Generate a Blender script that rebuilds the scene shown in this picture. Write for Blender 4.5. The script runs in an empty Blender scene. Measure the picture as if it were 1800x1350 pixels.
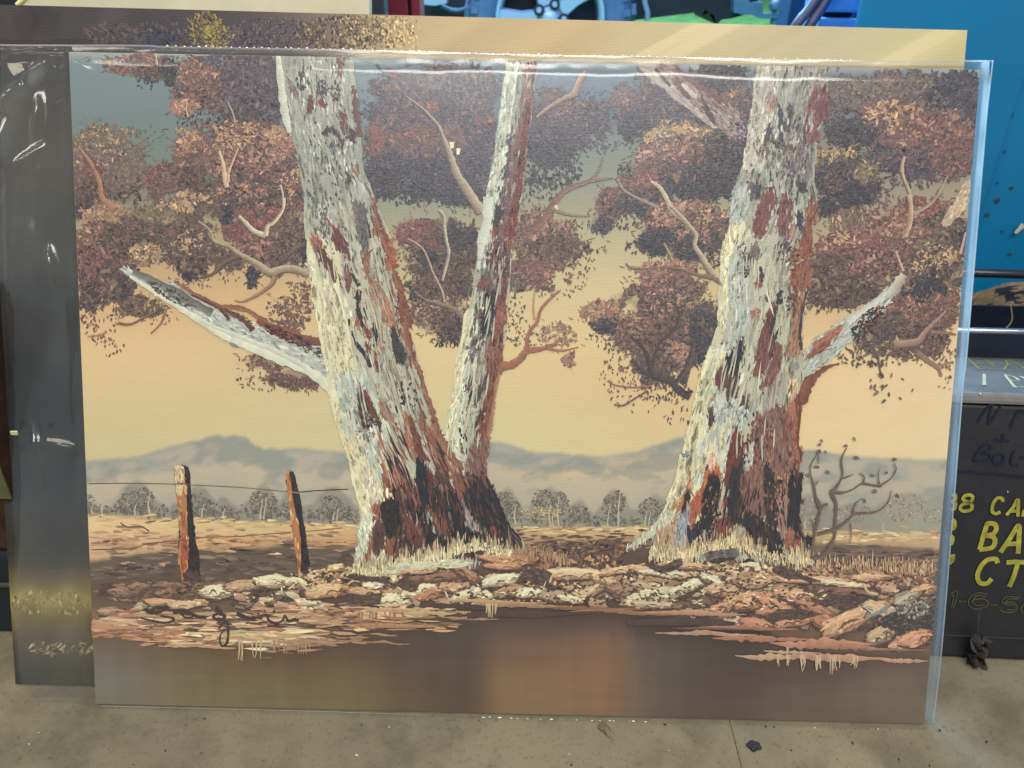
import bpy, bmesh, math, random
import numpy as np
from mathutils import Matrix, Vector
from mathutils.geometry import tessellate_polygon

rng = np.random.default_rng(7)
random.seed(7)
S = bpy.context.scene
COL = S.collection

# ------------------------------------------------------------------ camera
FPX, CX, CY = 1352.0, 900.0, 675.0        # focal length and centre of a 1800 x 1350 frame
PW, PH = 0.76, 0.5755                     # the painting, metres
LEAN = math.radians(23.6)                 # how far it leans back
QUAD = [(115, 91), (1716, 131), (1624, 1279), (168, 1237)]
def homography(src, dst):
    A = []
    for (x, y), (u, v) in zip(dst, src):
        A.append([u, v, 1, 0, 0, 0, -x*u, -x*v, -x]); A.append([0, 0, 0, u, v, 1, -y*u, -y*v, -y])
    return np.linalg.svd(np.array(A, float))[2][-1].reshape(3, 3)
HM = homography([(0, 1), (1, 1), (1, 0), (0, 0)], QUAD)
HI = np.linalg.inv(HM)
g = np.array([[1/FPX, 0, -CX/FPX], [0, 1/FPX, -CY/FPX], [0, 0, 1.]]) @ HM
if g[2, 2] < 0: g = -g
a_, b_ = g[:, 0]/np.linalg.norm(g[:, 0]), g[:, 1]/np.linalg.norm(g[:, 1])
m_, d_ = (a_+b_), (a_-b_)
m_ /= np.linalg.norm(m_); d_ /= np.linalg.norm(d_)
xa, ya = (m_+d_)/math.sqrt(2), (m_-d_)/math.sqrt(2)
na = np.cross(xa, ya)
XW = np.array([1., 0, 0]); YW = np.array([0, math.sin(LEAN), math.cos(LEAN)]); NW = np.cross(XW, YW)
MC = np.stack([XW, YW, NW], 1) @ np.stack([xa, ya, na], 1).T
P0 = np.array([-PW/2, 0, 0.002])
CAMPOS = P0 - MC @ (g[:, 2]*PW/np.linalg.norm(g[:, 0]))
cam_d = bpy.data.cameras.new('camera'); cam = bpy.data.objects.new('camera', cam_d); COL.objects.link(cam)
cam_d.sensor_width = 36; cam_d.lens = 36*FPX/1800; cam_d.clip_start = 0.01; cam_d.clip_end = 200
cam.matrix_world = Matrix([[MC[i, 0], -MC[i, 1], -MC[i, 2], CAMPOS[i]] for i in range(3)] + [[0, 0, 0, 1]])
S.camera = cam
cam_d.dof.use_dof = True; cam_d.dof.focus_distance = 0.68; cam_d.dof.aperture_fstop = 11

# ------------------------------------------------------------------ world, lamps, exposure
W = bpy.data.worlds.new('World'); S.world = W; W.use_nodes = True
W.node_tree.nodes['Background'].inputs[0].default_value = (0.80, 0.92, 1.0, 1)
W.node_tree.nodes['Background'].inputs[1].default_value = 0.30
def area(name, loc, target, sx, sy, power, col):
    l = bpy.data.lights.new(name, 'AREA'); l.shape = 'RECTANGLE'; l.size = sx; l.size_y = sy
    l.energy = power; l.color = col
    o = bpy.data.objects.new(name, l); COL.objects.link(o); o.location = loc
    o.rotation_euler = (Vector(target)-Vector(loc)).to_track_quat('-Z', 'Y').to_euler()
    return o
area('shed_door_light', (0.3, -1.9, 3.1), (0, 0, 0.3), 2.4, 1.0, 86, (1.0, 0.96, 0.88))
area('shed_bulb_light', (-1.6, -0.6, 2.4), (0, 0.1, 0.2), 0.6, 0.6, 8, (1.0, 0.90, 0.74))
area('added_veil_light', (0.0, -2.1, 2.2), (0, 0.2, 0.45), 1.5, 0.6, 1.7, (0.66, 0.82, 1.0))  # unseen blue lamp added to lay a cool veil on the sleeve
area('added_fold_light', (0.0, 0.30, 2.7), (0, 0.22, 0.5), 1.1, 0.5, 17, (1.0, 0.98, 0.93))  # unseen overhead lamp added for the highlight along the sleeve's top fold
area('open_door_light', (0.35, 2.3, 1.75), (0.1, 0.1, 0.3), 1.9, 1.0, 150, (0.20, 0.56, 1.0))
area('yard_light', (0.6, 5.0, 4.2), (0.2, 3.8, 0.2), 4.0, 2.5, 430, (0.70, 0.82, 1.0))
area('yard_front_light', (-1.0, 1.9, 2.2), (0.2, 4.2, 0.3), 1.6, 0.8, 48, (0.62, 0.78, 1.0))
S.view_settings.view_transform = 'Standard'; S.view_settings.look = 'None'
S.view_settings.exposure = 0.33; S.view_settings.gamma = 1.0; S.view_settings.use_curve_mapping = False
S.cycles.transparent_max_bounces = 12; S.cycles.max_bounces = 5; S.cycles.diffuse_bounces = 3; S.cycles.glossy_bounces = 2
S.cycles.caustics_reflective = False; S.cycles.caustics_refractive = False

# ------------------------------------------------------------------ helpers
def ray(x, y): return MC @ np.array([(x-CX)/FPX, (y-CY)/FPX, 1.0])
def hit(x, y, p, n):                       # where the sight line through a frame point meets a plane
    d = ray(x, y); p = np.asarray(p, float); n = np.asarray(n, float)
    return CAMPOS + d*(((p-CAMPOS) @ n)/(d @ n))
def hitY(x, y, Y): return hit(x, y, (0, Y, 0), (0, 1, 0))
def hitZ(x, y, Z): return hit(x, y, (0, 0, Z), (0, 0, 1))
def project(P):
    q = (np.asarray(P)-CAMPOS) @ MC
    return CX+FPX*q[..., 0]/q[..., 2], CY+FPX*q[..., 1]/q[..., 2]
def lin(c):
    c = np.asarray(c, float)/255.0
    return np.where(c <= 0.04045, c/12.92, ((c+0.055)/1.055)**2.4)
def tag(o, label=None, cat=None, group=None, kind=None):
    if label: o['label'] = label
    if cat: o['category'] = cat
    if group: o['group'] = group
    if kind: o['kind'] = kind
    return o
def empty(name, loc=(0, 0, 0), rot=None):
    o = bpy.data.objects.new(name, None); COL.objects.link(o); o.location = loc; o.empty_display_size = 0.02
    if rot is not None: o.rotation_euler = rot
    return o
def link(name, me, mat=None, parent=None, smooth=False):
    o = bpy.data.objects.new(name, me); COL.objects.link(o)
    if mat: me.materials.append(mat)
    if parent: o.parent = parent
    if smooth: me.polygons.foreach_set('use_smooth', [True]*len(me.polygons))
    return o
def from_bm(name, bm, mat, parent=None, smooth=False):
    bmesh.ops.recalc_face_normals(bm, faces=bm.faces[:])
    me = bpy.data.meshes.new(name); bm.to_mesh(me); bm.free()
    return link(name, me, mat, parent, smooth)
def box(bm, lo, hi, bev=0.0):
    r = bmesh.ops.create_cube(bm, size=1)
    vs = r['verts']
    for v in vs:
        v.co = Vector([lo[i]+(v.co[i]+0.5)*(hi[i]-lo[i]) for i in range(3)])
    if bev:
        es = list({e for v in vs for e in v.link_edges})
        bmesh.ops.bevel(bm, geom=es, offset=bev, segments=2, affect='EDGES', profile=0.6)
def tube(bm, pts, r, n=10):
    pts = [Vector(p) for p in pts]; rings = []
    rr = r if isinstance(r, (list, tuple)) else [r]*len(pts)
    for i, p in enumerate(pts):
        t = (pts[min(i+1, len(pts)-1)]-pts[max(i-1, 0)]).normalized()
        u = t.cross(Vector((0.13, 0.31, 0.94))); u.normalize(); w = t.cross(u)
        rings.append([bm.verts.new(p+(u*math.cos(2*math.pi*k/n)+w*math.sin(2*math.pi*k/n))*rr[i]) for k in range(n)])
    for a, b in zip(rings, rings[1:]):
        for k in range(n): bm.faces.new((a[k], a[(k+1) % n], b[(k+1) % n], b[k]))
    bm.faces.new(rings[0]); bm.faces.new(rings[-1])
def lathe(bm, prof, centre, axis='X', n=48):
    rings = []
    for (r, h) in prof:
        ring = []
        for k in range(n):
            a = 2*math.pi*k/n; c, s = r*math.cos(a), r*math.sin(a)
            co = {'X': (h, c, s), 'Y': (c, h, s), 'Z': (c, s, h)}[axis]
            ring.append(bm.verts.new(Vector(centre)+Vector(co)))
        rings.append(ring)
    for a, b in zip(rings, rings[1:]):
        for k in range(n): bm.faces.new((a[k], a[(k+1) % n], b[(k+1) % n], b[k]))

def material(name, col, rough=0.6, spec=0.5, metal=0.0, var=0.0, scale=20, bump=0.0, bscale=80, col2=None, coords='Object'):
    m = bpy.data.materials.new(name); m.use_nodes = True
    nt = m.node_tree; b = nt.nodes['Principled BSDF']
    b.inputs['Roughness'].default_value = rough; b.inputs['Metallic'].default_value = metal
    b.inputs['Specular IOR Level'].default_value = spec
    c = lin(col); b.inputs['Base Color'].default_value = (*c, 1)
    if var or bump or col2 is not None:
        tc = nt.nodes.new('ShaderNodeTexCoord')
    if var or col2 is not None:
        n = nt.nodes.new('ShaderNodeTexNoise'); n.inputs['Scale'].default_value = scale; n.inputs['Detail'].default_value = 8
        n.inputs['Roughness'].default_value = 0.65
        nt.links.new(tc.outputs[coords], n.inputs['Vector'])
        r = nt.nodes.new('ShaderNodeValToRGB'); r.color_ramp.elements[0].position = 0.32; r.color_ramp.elements[1].position = 0.68
        c2 = lin(col2) if col2 is not None else np.clip(c*(1+var), 0, 1)
        c1 = c if col2 is not None else c*(1-var)
        r.color_ramp.elements[0].color = (*c1, 1); r.color_ramp.elements[1].color = (*c2, 1)
        nt.links.new(n.outputs['Fac'], r.inputs['Fac']); nt.links.new(r.outputs['Color'], b.inputs['Base Color'])
    if bump:
        n2 = nt.nodes.new('ShaderNodeTexNoise'); n2.inputs['Scale'].default_value = bscale; n2.inputs['Detail'].default_value = 6
        nt.links.new(tc.outputs[coords], n2.inputs['Vector'])
        bp = nt.nodes.new('ShaderNodeBump'); bp.inputs['Strength'].default_value = bump; bp.inputs['Distance'].default_value = 0.002
        nt.links.new(n2.outputs['Fac'], bp.inputs['Height']); nt.links.new(bp.outputs['Normal'], b.inputs['Normal'])
    return m

# ------------------------------------------------------------------ paint laid on canvas as strokes
def paint_material(name, rough=0.42, bump=0.25, weave=0.25):
    m = bpy.data.materials.new(name); m.use_nodes = True; nt = m.node_tree; b = nt.nodes['Principled BSDF']
    at = nt.nodes.new('ShaderNodeAttribute'); at.attribute_name = 'paint'
    nt.links.new(at.outputs['Color'], b.inputs['Base Color'])
    b.inputs['Roughness'].default_value = rough; b.inputs['Specular IOR Level'].default_value = 0.35
    tc = nt.nodes.new('ShaderNodeTexCoord')
    n = nt.nodes.new('ShaderNodeTexNoise'); n.inputs['Scale'].default_value = 420; n.inputs['Detail'].default_value = 3
    nt.links.new(tc.outputs['Object'], n.inputs['Vector'])
    wv = nt.nodes.new('ShaderNodeTexWave'); wv.inputs['Scale'].default_value = 260; wv.bands_direction = 'Y'; wv.inputs['Distortion'].default_value = 1.5
    nt.links.new(tc.outputs['Object'], wv.inputs['Vector'])
    mm = nt.nodes.new('ShaderNodeMath'); mm.operation = 'MULTIPLY_ADD'; mm.inputs[1].default_value = weave
    nt.links.new(wv.outputs['Fac'], mm.inputs[0]); nt.links.new(n.outputs['Fac'], mm.inputs[2])
    bp = nt.nodes.new('ShaderNodeBump'); bp.inputs['Strength'].default_value = bump; bp.inputs['Distance'].default_value = 0.0012
    nt.links.new(mm.outputs[0], bp.inputs['Height']); nt.links.new(bp.outputs['Normal'], b.inputs['Normal'])
    return m
M_PAINT = paint_material('oil_paint', 0.40, 0.34, 0.10)
M_CANVAS = paint_material('thin_oil_on_canvas', 0.48, 0.16, 0.25)

_ng = {}
def vnoise(x, y, sc, seed=0):
    if seed not in _ng: _ng[seed] = np.random.default_rng(100+seed).random((128, 128))
    G = _ng[seed]; x = np.asarray(x, float)/sc+37.3; y = np.asarray(y, float)/sc+11.7
    i, j = np.floor(x).astype(int), np.floor(y).astype(int); fx, fy = x-i, y-j
    fx = fx*fx*(3-2*fx); fy = fy*fy*(3-2*fy)
    q = lambda a, b: G[a % 128, b % 128]
    return (q(i, j)*(1-fx)+q(i+1, j)*fx)*(1-fy)+(q(i, j+1)*(1-fx)+q(i+1, j+1)*fx)*fy
def fbm(x, y, sc, seed=0, o=3):
    return sum(vnoise(x, y, sc/2**k, seed+k)*0.5**k for k in range(o))/sum(0.5**k for k in range(o))

class Layer:                                # collects strokes in frame units; one mesh in the end
    def __init__(s): s.V, s.F, s.C, s.n = [], [], [], 0
    def add(s, V, F, C): s.V.append(V); s.F.append(F+s.n); s.C.append(C); s.n += len(V)
ZC = [1.2e-4]
def znext(k=8e-7): ZC[0] += k; return ZC[0]
CUR = [None]; FR = [False]
def tint(cols, n, jit=0.09):
    cols = np.atleast_2d(np.asarray(cols, float))
    c = cols[rng.integers(0, len(cols), n)]
    f = 1+rng.normal(0, jit, (n, 1))
    return lin(np.clip(c*f+rng.normal(0, 1, (n, 3))*min(3, 34*jit), 0, 255))
def dabs(x, y, ang, ln, wd, col, taper=0.55):     # flat touches of the brush, six-sided
    n = len(x)
    if not n: return
    z0 = znext(); z = z0+rng.random(n)*7e-7
    ang = np.broadcast_to(ang, n); ln = np.broadcast_to(ln, n)*rng.uniform(0.6, 1.4, n); wd = np.broadcast_to(wd, n)*rng.uniform(0.6, 1.35, n)
    base = np.array([[-0.5, 0.0], [-0.22, 0.5], [0.24, 0.42], [0.5, 0.0], [0.2, -0.5], [-0.26, -0.42]])
    P = base[None]+rng.normal(0, 0.09, (n, 6, 2))
    px = P[..., 0]*ln[:, None]; py = P[..., 1]*wd[:, None]
    c, s = np.cos(ang)[:, None], np.sin(ang)[:, None]
    V = np.stack([np.asarray(x)[:, None]+px*c-py*s, np.asarray(y)[:, None]+px*s+py*c, np.broadcast_to(z[:, None], (n, 6))], -1).reshape(-1, 3)
    F = (np.arange(n)[:, None, None]*6+np.array([[0, 1, 5], [1, 2, 4], [1, 4, 5], [2, 3, 4]])[None]).reshape(-1, 3)
    CUR[0].add(V, F, np.repeat(col, 6, 0))
def smooth(pts, k=6, closed=False):
    P = np.array(pts, float); n = len(P)
    if n < 3 and not closed: return P
    out = []
    for i in range(n if closed else n-1):
        if closed: p0, p1, p2, p3 = P[i-1], P[i], P[(i+1) % n], P[(i+2) % n]
        else: p0, p1, p2, p3 = P[max(i-1, 0)], P[i], P[i+1], P[min(i+2, n-1)]
        for t in np.arange(k)/k:
            out.append(0.5*((2*p1)+(-p0+p2)*t+(2*p0-5*p1+4*p2-p3)*t*t+(-p0+3*p1-3*p2+p3)*t**3))
    if not closed: out.append(P[-1])
    return np.array(out)
def ribbon(pts, w0, w1, col, col2=None, wob=0.12, k=6, z=None):   # a drawn line; col2 tints its lower or right side
    if FR[0]:
        gr_ = lambda c: None if c is None else tuple(np.asarray(c, float)*.80+np.mean(c)*.20); col, col2 = gr_(col), gr_(col2)
    P = smooth(pts, k); n = len(P)
    T = np.gradient(P, axis=0); T /= np.linalg.norm(T, axis=1)[:, None]+1e-9
    N = np.stack([-T[:, 1], T[:, 0]], 1)
    w = np.interp(np.linspace(0, 1, n), np.linspace(0, 1, 2 if not isinstance(w0, (list, tuple)) else len(w0)), [w0, w1] if not isinstance(w0, (list, tuple)) else w0)
    w = w*(1+rng.normal(0, wob, n))*0.5
    z = znext() if z is None else z
    V = np.concatenate([np.c_[P-N*w[:, None], np.full(n, z)], np.c_[P, np.full(n, z+2e-7)], np.c_[P+N*w[:, None], np.full(n, z)]])
    f = []
    for i in range(n-1):
        for o in (0, n): f += [[o+i, o+i+1, o+n+i], [o+i+1, o+n+i+1, o+n+i]]
    c1 = lin(col); c2 = lin(col2) if col2 is not None else c1*0.9
    jit = (1+rng.normal(0, 0.06, (n, 1)))
    CUR[0].add(V, np.array(f), np.concatenate([c1*jit, 0.5*(c1+c2)*jit, c2*jit]))
def inside(poly, x, y):
    poly = np.asarray(poly); c = np.zeros(len(x), bool); j = len(poly)-1
    for i in range(len(poly)):
        xi, yi = poly[i]; xj, yj = poly[j]
        m = ((yi > y) != (yj > y)) & (x < (xj-xi)*(y-yi)/(yj-yi+1e-12)+xi); c ^= m; j = i
    return c
def poly(pts, col, rough=1.2, k=3, touch=True, cols=None, ang=None, ln=9, wd=3, dens=1.0, grad=None):
    if FR[0]:
        ln, wd = (ln*1.6, wd*.85) if ln < 12 else (ln, wd)
        gr_ = lambda c: tuple(np.asarray(c, float)*.80+np.mean(c)*.20); col = gr_(col); cols = None if cols is None else [gr_(c) for c in cols]
    P = smooth(pts, k, True)
    P = P+rng.normal(0, rough, P.shape)
    tri = tessellate_polygon([[Vector((a, b, 0)) for a, b in P]])
    z = znext()
    c = lin(col)*(1+rng.normal(0, 0.05, (len(P), 1)))
    if grad is not None:
        t = (P[:, 1:2]-P[:, 1].min())/(np.ptp(P[:, 1])+1e-6); c = lin(col)*(1-t)+lin(grad)*t
    if len(tri): CUR[0].add(np.c_[P, np.full(len(P), z)], np.array(tri), c)
    if touch:
        x0, y0 = P.min(0); x1, y1 = P.max(0); A = (x1-x0)*(y1-y0)
        n = int(A/(ln*wd)*dens*1.6)+3
        x = rng.uniform(x0, x1, n); y = rng.uniform(y0, y1, n); m = inside(P, x, y); x, y = x[m], y[m]
        if ang is None:
            q = P-P.mean(0); e = np.linalg.eigh(q.T@q)[1][:, 1]; a = math.atan2(e[1], e[0])
        else: a = ang
        C = np.atleast_2d(col if cols is None else cols)
        C = np.concatenate([C, C*0.82, np.clip(C*1.14, 0, 255)]) if cols is None else C
        dabs(x, y, a+rng.normal(0, 0.22, len(x)), ln, wd, tint(C, len(x)))
        if not FR[0]: return
        k = np.repeat(np.arange(len(P)), 2); jx = P[k]+rng.normal(0, 1.6, (len(k), 2))
        dabs(jx[:, 0], jx[:, 1], a+rng.normal(0, 0.3, len(k)), ln*.8, wd*.62, tint(C, len(k)))
def scat(cx, cy, rx, ry, n, cols, ln=5, wd=3, ang=None, aj=0.6, jit=0.1, rot=0.0):
    r = np.sqrt(rng.random(n)); t = rng.uniform(0, 2*np.pi, n)
    dx, dy = rx*r*np.cos(t), ry*r*np.sin(t); c, s = math.cos(rot), math.sin(rot)
    a = rng.uniform(0, np.pi, n) if ang is None else ang+rng.normal(0, aj, n)
    dabs(cx+dx*c-dy*s, cy+dx*s+dy*c, a, ln, wd, tint(cols, n, jit))
def cp(ox, oy, pts, s=4.5): return [(ox+a/s, oy+b/s) for a, b in pts]
def mesh_from_layer(name, L, xf, mat, parent):
    V = np.concatenate(L.V); F = np.concatenate(L.F); C = np.concatenate(L.C)
    return raw_mesh(name, xf(V), F, C, mat, parent)
def raw_mesh(name, V, F, C, mat, parent, smooth_=False):
    me = bpy.data.meshes.new(name); k = F.shape[1]
    me.vertices.add(len(V)); me.vertices.foreach_set('co', np.ascontiguousarray(V, np.float32).ravel())
    me.loops.add(F.size); me.loops.foreach_set('vertex_index', np.ascontiguousarray(F, np.int32).ravel())
    me.polygons.add(len(F)); me.polygons.foreach_set('loop_start', np.arange(0, F.size, k, dtype=np.int32))
    me.update(calc_edges=True)
    if C is not None:
        at = me.color_attributes.new('paint', 'FLOAT_COLOR', 'POINT')
        at.data.foreach_set('color', np.c_[np.clip(C, 0, 1), np.ones(len(C))].astype(np.float32).ravel())
    return link(name, me, mat, parent, smooth_)
def grid_faces(nx, ny):
    i = np.arange(nx-1)[None, :]+np.arange(ny-1)[:, None]*nx; i = i.ravel()
    return np.stack([i, i+1, i+nx+1, i+nx], 1)
def blend(X, Y, pts, sig):                  # soft mix of colour notes given as x, y, colour
    num = 0; den = 1e-12
    for x, y, c in pts:
        w = np.exp(-((X-x)**2/(2*sig[0]**2)+(Y-y)**2/(2*sig[1]**2)))+1e-9
        num = num+w[..., None]*lin(c); den = den+w
    return num/den[..., None]
def over(base, mask, col):
    c = lin(col) if np.ndim(col) == 1 else col
    return base*(1-mask[..., None])+c*mask[..., None]
def sstep(a, b, x): t = np.clip((x-a)/(b-a), 0, 1); return t*t*(3-2*t)
# ------------------------------------------------------------------ the river-gum painting
def local_of(V):                            # frame units on the canvas -> metres on the canvas
    q = np.c_[V[:, :2], np.ones(len(V))] @ HI.T
    u, v = q[:, 0]/q[:, 2], q[:, 1]/q[:, 2]
    return np.c_[(u-0.5)*PW, v*PH, V[:, 2]]
def on_canvas(V):
    q = local_of(V); q[:, 0] = np.clip(q[:, 0], -PW/2+.0003, PW/2-.0003); q[:, 1] = np.clip(q[:, 1], .0003, PH-.0003); return q
painting = empty('painting', (0, 0, 0.002), (math.pi/2-LEAN, 0, 0))
tag(painting, 'unframed landscape painting of two white gum trees beside a creek, inside clear plastic', 'painting')

NX, NY = 760, 575
uu, vv = np.meshgrid(np.linspace(0, 1, NX), np.linspace(0, 1, NY))
q = np.stack([uu, vv, np.ones_like(uu)], -1) @ HM.T
X, Y = q[..., 0]/q[..., 2], q[..., 1]/q[..., 2]
sky = blend(X, Y, [
    (150, 130, (120, 140, 140)), (300, 240, (116, 134, 130)), (560, 160, (120, 138, 142)), (1000, 150, (104, 124, 138)), (1400, 160, (112, 126, 138)), (1680, 150, (120, 130, 135)),
    (230, 330, (124, 130, 112)), (700, 330, (120, 132, 122)), (1050, 290, (128, 138, 128)), (1500, 320, (138, 135, 118)), (1690, 330, (150, 140, 120)),
    (160, 430, (178, 156, 120)), (450, 430, (178, 152, 112)), (700, 400, (158, 158, 128)), (1050, 370, (160, 158, 130)), (1460, 400, (172, 158, 126)), (1690, 420, (190, 165, 130)),
    (200, 520, (206, 172, 122)), (480, 530, (212, 180, 128)), (760, 480, (200, 184, 136)), (1000, 450, (196, 182, 138)), (1050, 540, (216, 196, 146)), (1460, 520, (206, 178, 132)), (1660, 540, (218, 184, 136)),
    (200, 620, (226, 196, 142)), (480, 640, (212, 190, 142)), (760, 600, (220, 198, 146)), (950, 650, (222, 198, 142)), (1150, 700, (218, 188, 138)), (1500, 660, (230, 202, 150)), (1660, 680, (228, 204, 160)),
    (200, 740, (214, 194, 142)), (480, 740, (212, 194, 142)), (760, 740, (214, 200, 150)), (950, 750, (216, 204, 146)), (1150, 760, (220, 190, 140)), (1500, 760, (232, 208, 152)), (1650, 780, (226, 206, 160)),
    (220, 790, (208, 196, 144)), (560, 780, (210, 196, 146)), (1000, 800, (214, 206, 150))], (150, 48))
sky = sky*(1+0.05*(fbm(X, Y*4, 60, 3)-0.5))[..., None]
tp_ = (1-sstep(180, 420, Y))[..., None]
sky = sky*(np.array([.90, .86, .90])*tp_+np.array([.985, .957, 1.02])*(1-tp_))
B = sky
ridge = np.interp(X, [150, 240, 290, 330, 365, 400, 430, 465, 490, 520, 560, 640, 740, 850, 890, 930, 1000, 1060, 1120, 1180, 1215, 1300, 1400, 1430, 1450, 1500, 1600, 1700],
                  [808, 802, 786, 776, 769, 765, 772, 790, 790, 787, 792, 800, 800, 778, 782, 797, 801, 806, 796, 776, 768, 780, 795, 796, 801, 808, 813, 816])+(5+9*np.exp(-((X-410)/50)**2))*(fbm(X, Y, 16, 8)-0.5)
hm = sstep(-4, 6, Y-ridge)
mist = .6*fbm(X, Y*2.2, 90, 21, 4)+.4*fbm(X, Y*2.6, 34, 27, 4)
hill = over(np.broadcast_to(lin((160, 159, 147)), B.shape), sstep(0.42, 0.72, mist+0.35*sstep(12, 60, Y-ridge)-0.1), (194, 178, 154))
hill = over(hill, sstep(40, 110, Y-ridge)*0.7*(0.5+0.6*fbm(X, Y*3, 120, 31)), (156, 158, 144))
hill = over(hill, np.exp(-((X-1000)/110)**2-((Y-838)/9)**2)*fbm(X, Y*5, 30, 12)*1.1, (214, 186, 138))
hill = over(hill, np.exp(-((X-1130)/60)**2-((Y-812-(1150-X)*0.12)/7)**2)*0.8, (196, 172, 136))
hill = over(hill, sstep(1400, 1470, X)*0.8, (170, 168, 150))
hill = over(hill, np.exp(-((X-368)/13)**2-((Y-785)/10)**2)*0.7, (208, 184, 148))
slope = fbm(X+Y*.9, Y*1.6-X*.2, 46, 29, 4)
hill = over(hill, sstep(.50, .64, slope)*.55*sstep(2, 16, Y-ridge)*(1-sstep(60, 110, Y-ridge)), (192, 176, 154)); hill = over(hill, sstep(.50, .36, slope)*.55*(1-sstep(50, 100, Y-ridge)), (138, 142, 133))
B = over(B, hm, hill)
# far tree line
tl = 912-(30*np.maximum.reduce([np.exp(-((X-a)/w)**2)*h for a, w, h in [(150, 22, .7), (238, 34, 1.75), (345, 34, 1.5), (390, 20, .7), (460, 26, 1.6), (505, 20, .9), (585, 34, 1.45), (890, 24, 1.6), (965, 34, 1.7), (1015, 24, .9), (1078, 26, 1.65), (1150, 30, 1.2), (1420, 40, 1.2), (1500, 40, .8), (1590, 50, 1.3), (1650, 40, 1.2)]])+14)
tl = tl+12*(fbm(X, Y, 18, 40)-0.5)+sstep(500, 1000, X)*14
tm = sstep(-5, 6, Y-tl)*(0.55-0.25*sstep(1420, 1660, X))
B = over(B, tm*(0.75+0.3*fbm(X, Y, 9, 50)), (112, 108, 96))
# lit field
fy = np.interp(X, [150, 330, 520, 900, 1150, 1420, 1680], [904, 912, 922, 928, 935, 938, 944])+5*(fbm(X, Y, 40, 61)-0.5)
f1 = blend(X, Y, [(200, 920, (226, 194, 146)), (200, 965, (208, 172, 134)), (420, 935, (218, 190, 142)), (430, 965, (190, 152, 112)), (560, 930, (214, 184, 134)), (600, 955, (196, 152, 110)), (960, 940, (218, 188, 140)), (960, 955, (150, 118, 92)), (1100, 945, (206, 176, 130)), (1550, 950, (206, 176, 134)), (1640, 965, (200, 170, 132)), (1550, 975, (150, 118, 96))], (60, 14))
f1 = f1*(1+0.22*(fbm(X, Y*3, 26, 70)-0.5))[..., None]
B = over(B, sstep(-1, 3, Y-fy), f1)
dy = np.interp(X, [150, 240, 330, 430, 520, 640, 900, 1000, 1130, 1430, 1560, 1680], [985, 972, 962, 962, 958, 948, 955, 952, 952, 958, 962, 972])+9*(fbm(X*0.7, Y, 30, 77)-0.5)
dk = blend(X, Y, [(200, 1000, (104, 90, 76)), (300, 1020, (92, 76, 62)), (450, 1000, (98, 84, 70)), (560, 980, (112, 94, 78)), (300, 1050, (104, 80, 62)), (950, 975, (108, 84, 70)), (1080, 985, (92, 72, 62)), (1300, 1040, (130, 100, 80)), (1550, 990, (118, 98, 84)), (1640, 985, (120, 98, 84)), (700, 1040, (96, 74, 62)), (1000, 1040, (88, 68, 58)), (1500, 1060, (120, 90, 74)), (300, 1100, (150, 118, 92))], (80, 25))
dk = dk*(1+0.34*(fbm(X, Y*2.5, 30, 80, 4)-0.5))[..., None]
B = over(B, sstep(-3, 8, Y-dy), dk)
# still water
wy = np.interp(X, [150, 300, 420, 560, 700, 860, 1000, 1150, 1300, 1450, 1680], [1115, 1128, 1136, 1128, 1105, 1090, 1078, 1085, 1100, 1150, 1158])
wt = blend(X, Y, [(190, 1140, (128, 116, 92)), (190, 1190, (136, 138, 122)), (200, 1230, (134, 132, 108)), (290, 1150, (124, 102, 74)), (300, 1200, (138, 126, 94)), (420, 1160, (122, 98, 70)), (420, 1210, (136, 120, 86)), (420, 1240, (134, 128, 92)), (560, 1150, (112, 88, 66)), (600, 1200, (130, 110, 78)), (600, 1240, (136, 122, 86)),
    (700, 1130, (100, 82, 66)), (740, 1190, (108, 88, 70)), (730, 1240, (116, 98, 74)), (800, 1130, (92, 82, 68)), (810, 1200, (96, 82, 66)), (830, 1245, (100, 82, 66)),
    (1140, 1110, (84, 68, 60)), (1150, 1160, (112, 106, 88)), (1140, 1230, (112, 102, 84)), (1250, 1120, (80, 66, 60)), (1250, 1180, (88, 76, 66)), (1260, 1240, (98, 86, 72)), (1350, 1180, (94, 78, 68)), (1400, 1230, (112, 100, 82)), (1480, 1180, (98, 78, 68)), (1480, 1250, (120, 106, 86)), (1560, 1215, (136, 122, 100)), (1600, 1260, (124, 112, 92)), (1620, 1190, (110, 92, 76))], (52, 26))
og = blend(X, Y, [(900, 1100, (110, 86, 68)), (980, 1100, (112, 88, 70)), (1070, 1100, (128, 98, 76)), (900, 1150, (142, 108, 80)), (1000, 1150, (154, 116, 84)), (1080, 1150, (160, 118, 84)), (900, 1210, (160, 126, 88)), (1000, 1200, (166, 126, 88)), (1080, 1200, (160, 118, 86)), (950, 1250, (160, 130, 90)), (1080, 1250, (158, 120, 88))], (45, 22))
om = sstep(812, 892, X+8*(fbm(X*3, Y*.3, 40, 91)-.5))*(1-sstep(1050, 1165, X+40*(fbm(X*2, Y*.3, 30, 92)-.5)))*sstep(1060, 1130, Y)*.92
og = og*np.array([.89, .96, 1.03]); wt = wt*(1-om[..., None])+og*om[..., None]
wt = wt*(1+0.10*(fbm(X*0.25, Y*2.5, 30, 95)-0.5)+0.15*(fbm(X*2.2, Y*0.16, 44, 96)-0.5)+0.10*(fbm(X*.3, Y*3, 22, 97)-0.5))[..., None]
wt = wt*np.array([.76, .72, .78])
B = over(B, sstep(-5, 6, Y-wy), wt)
B = np.clip(B, 0, 1)
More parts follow.
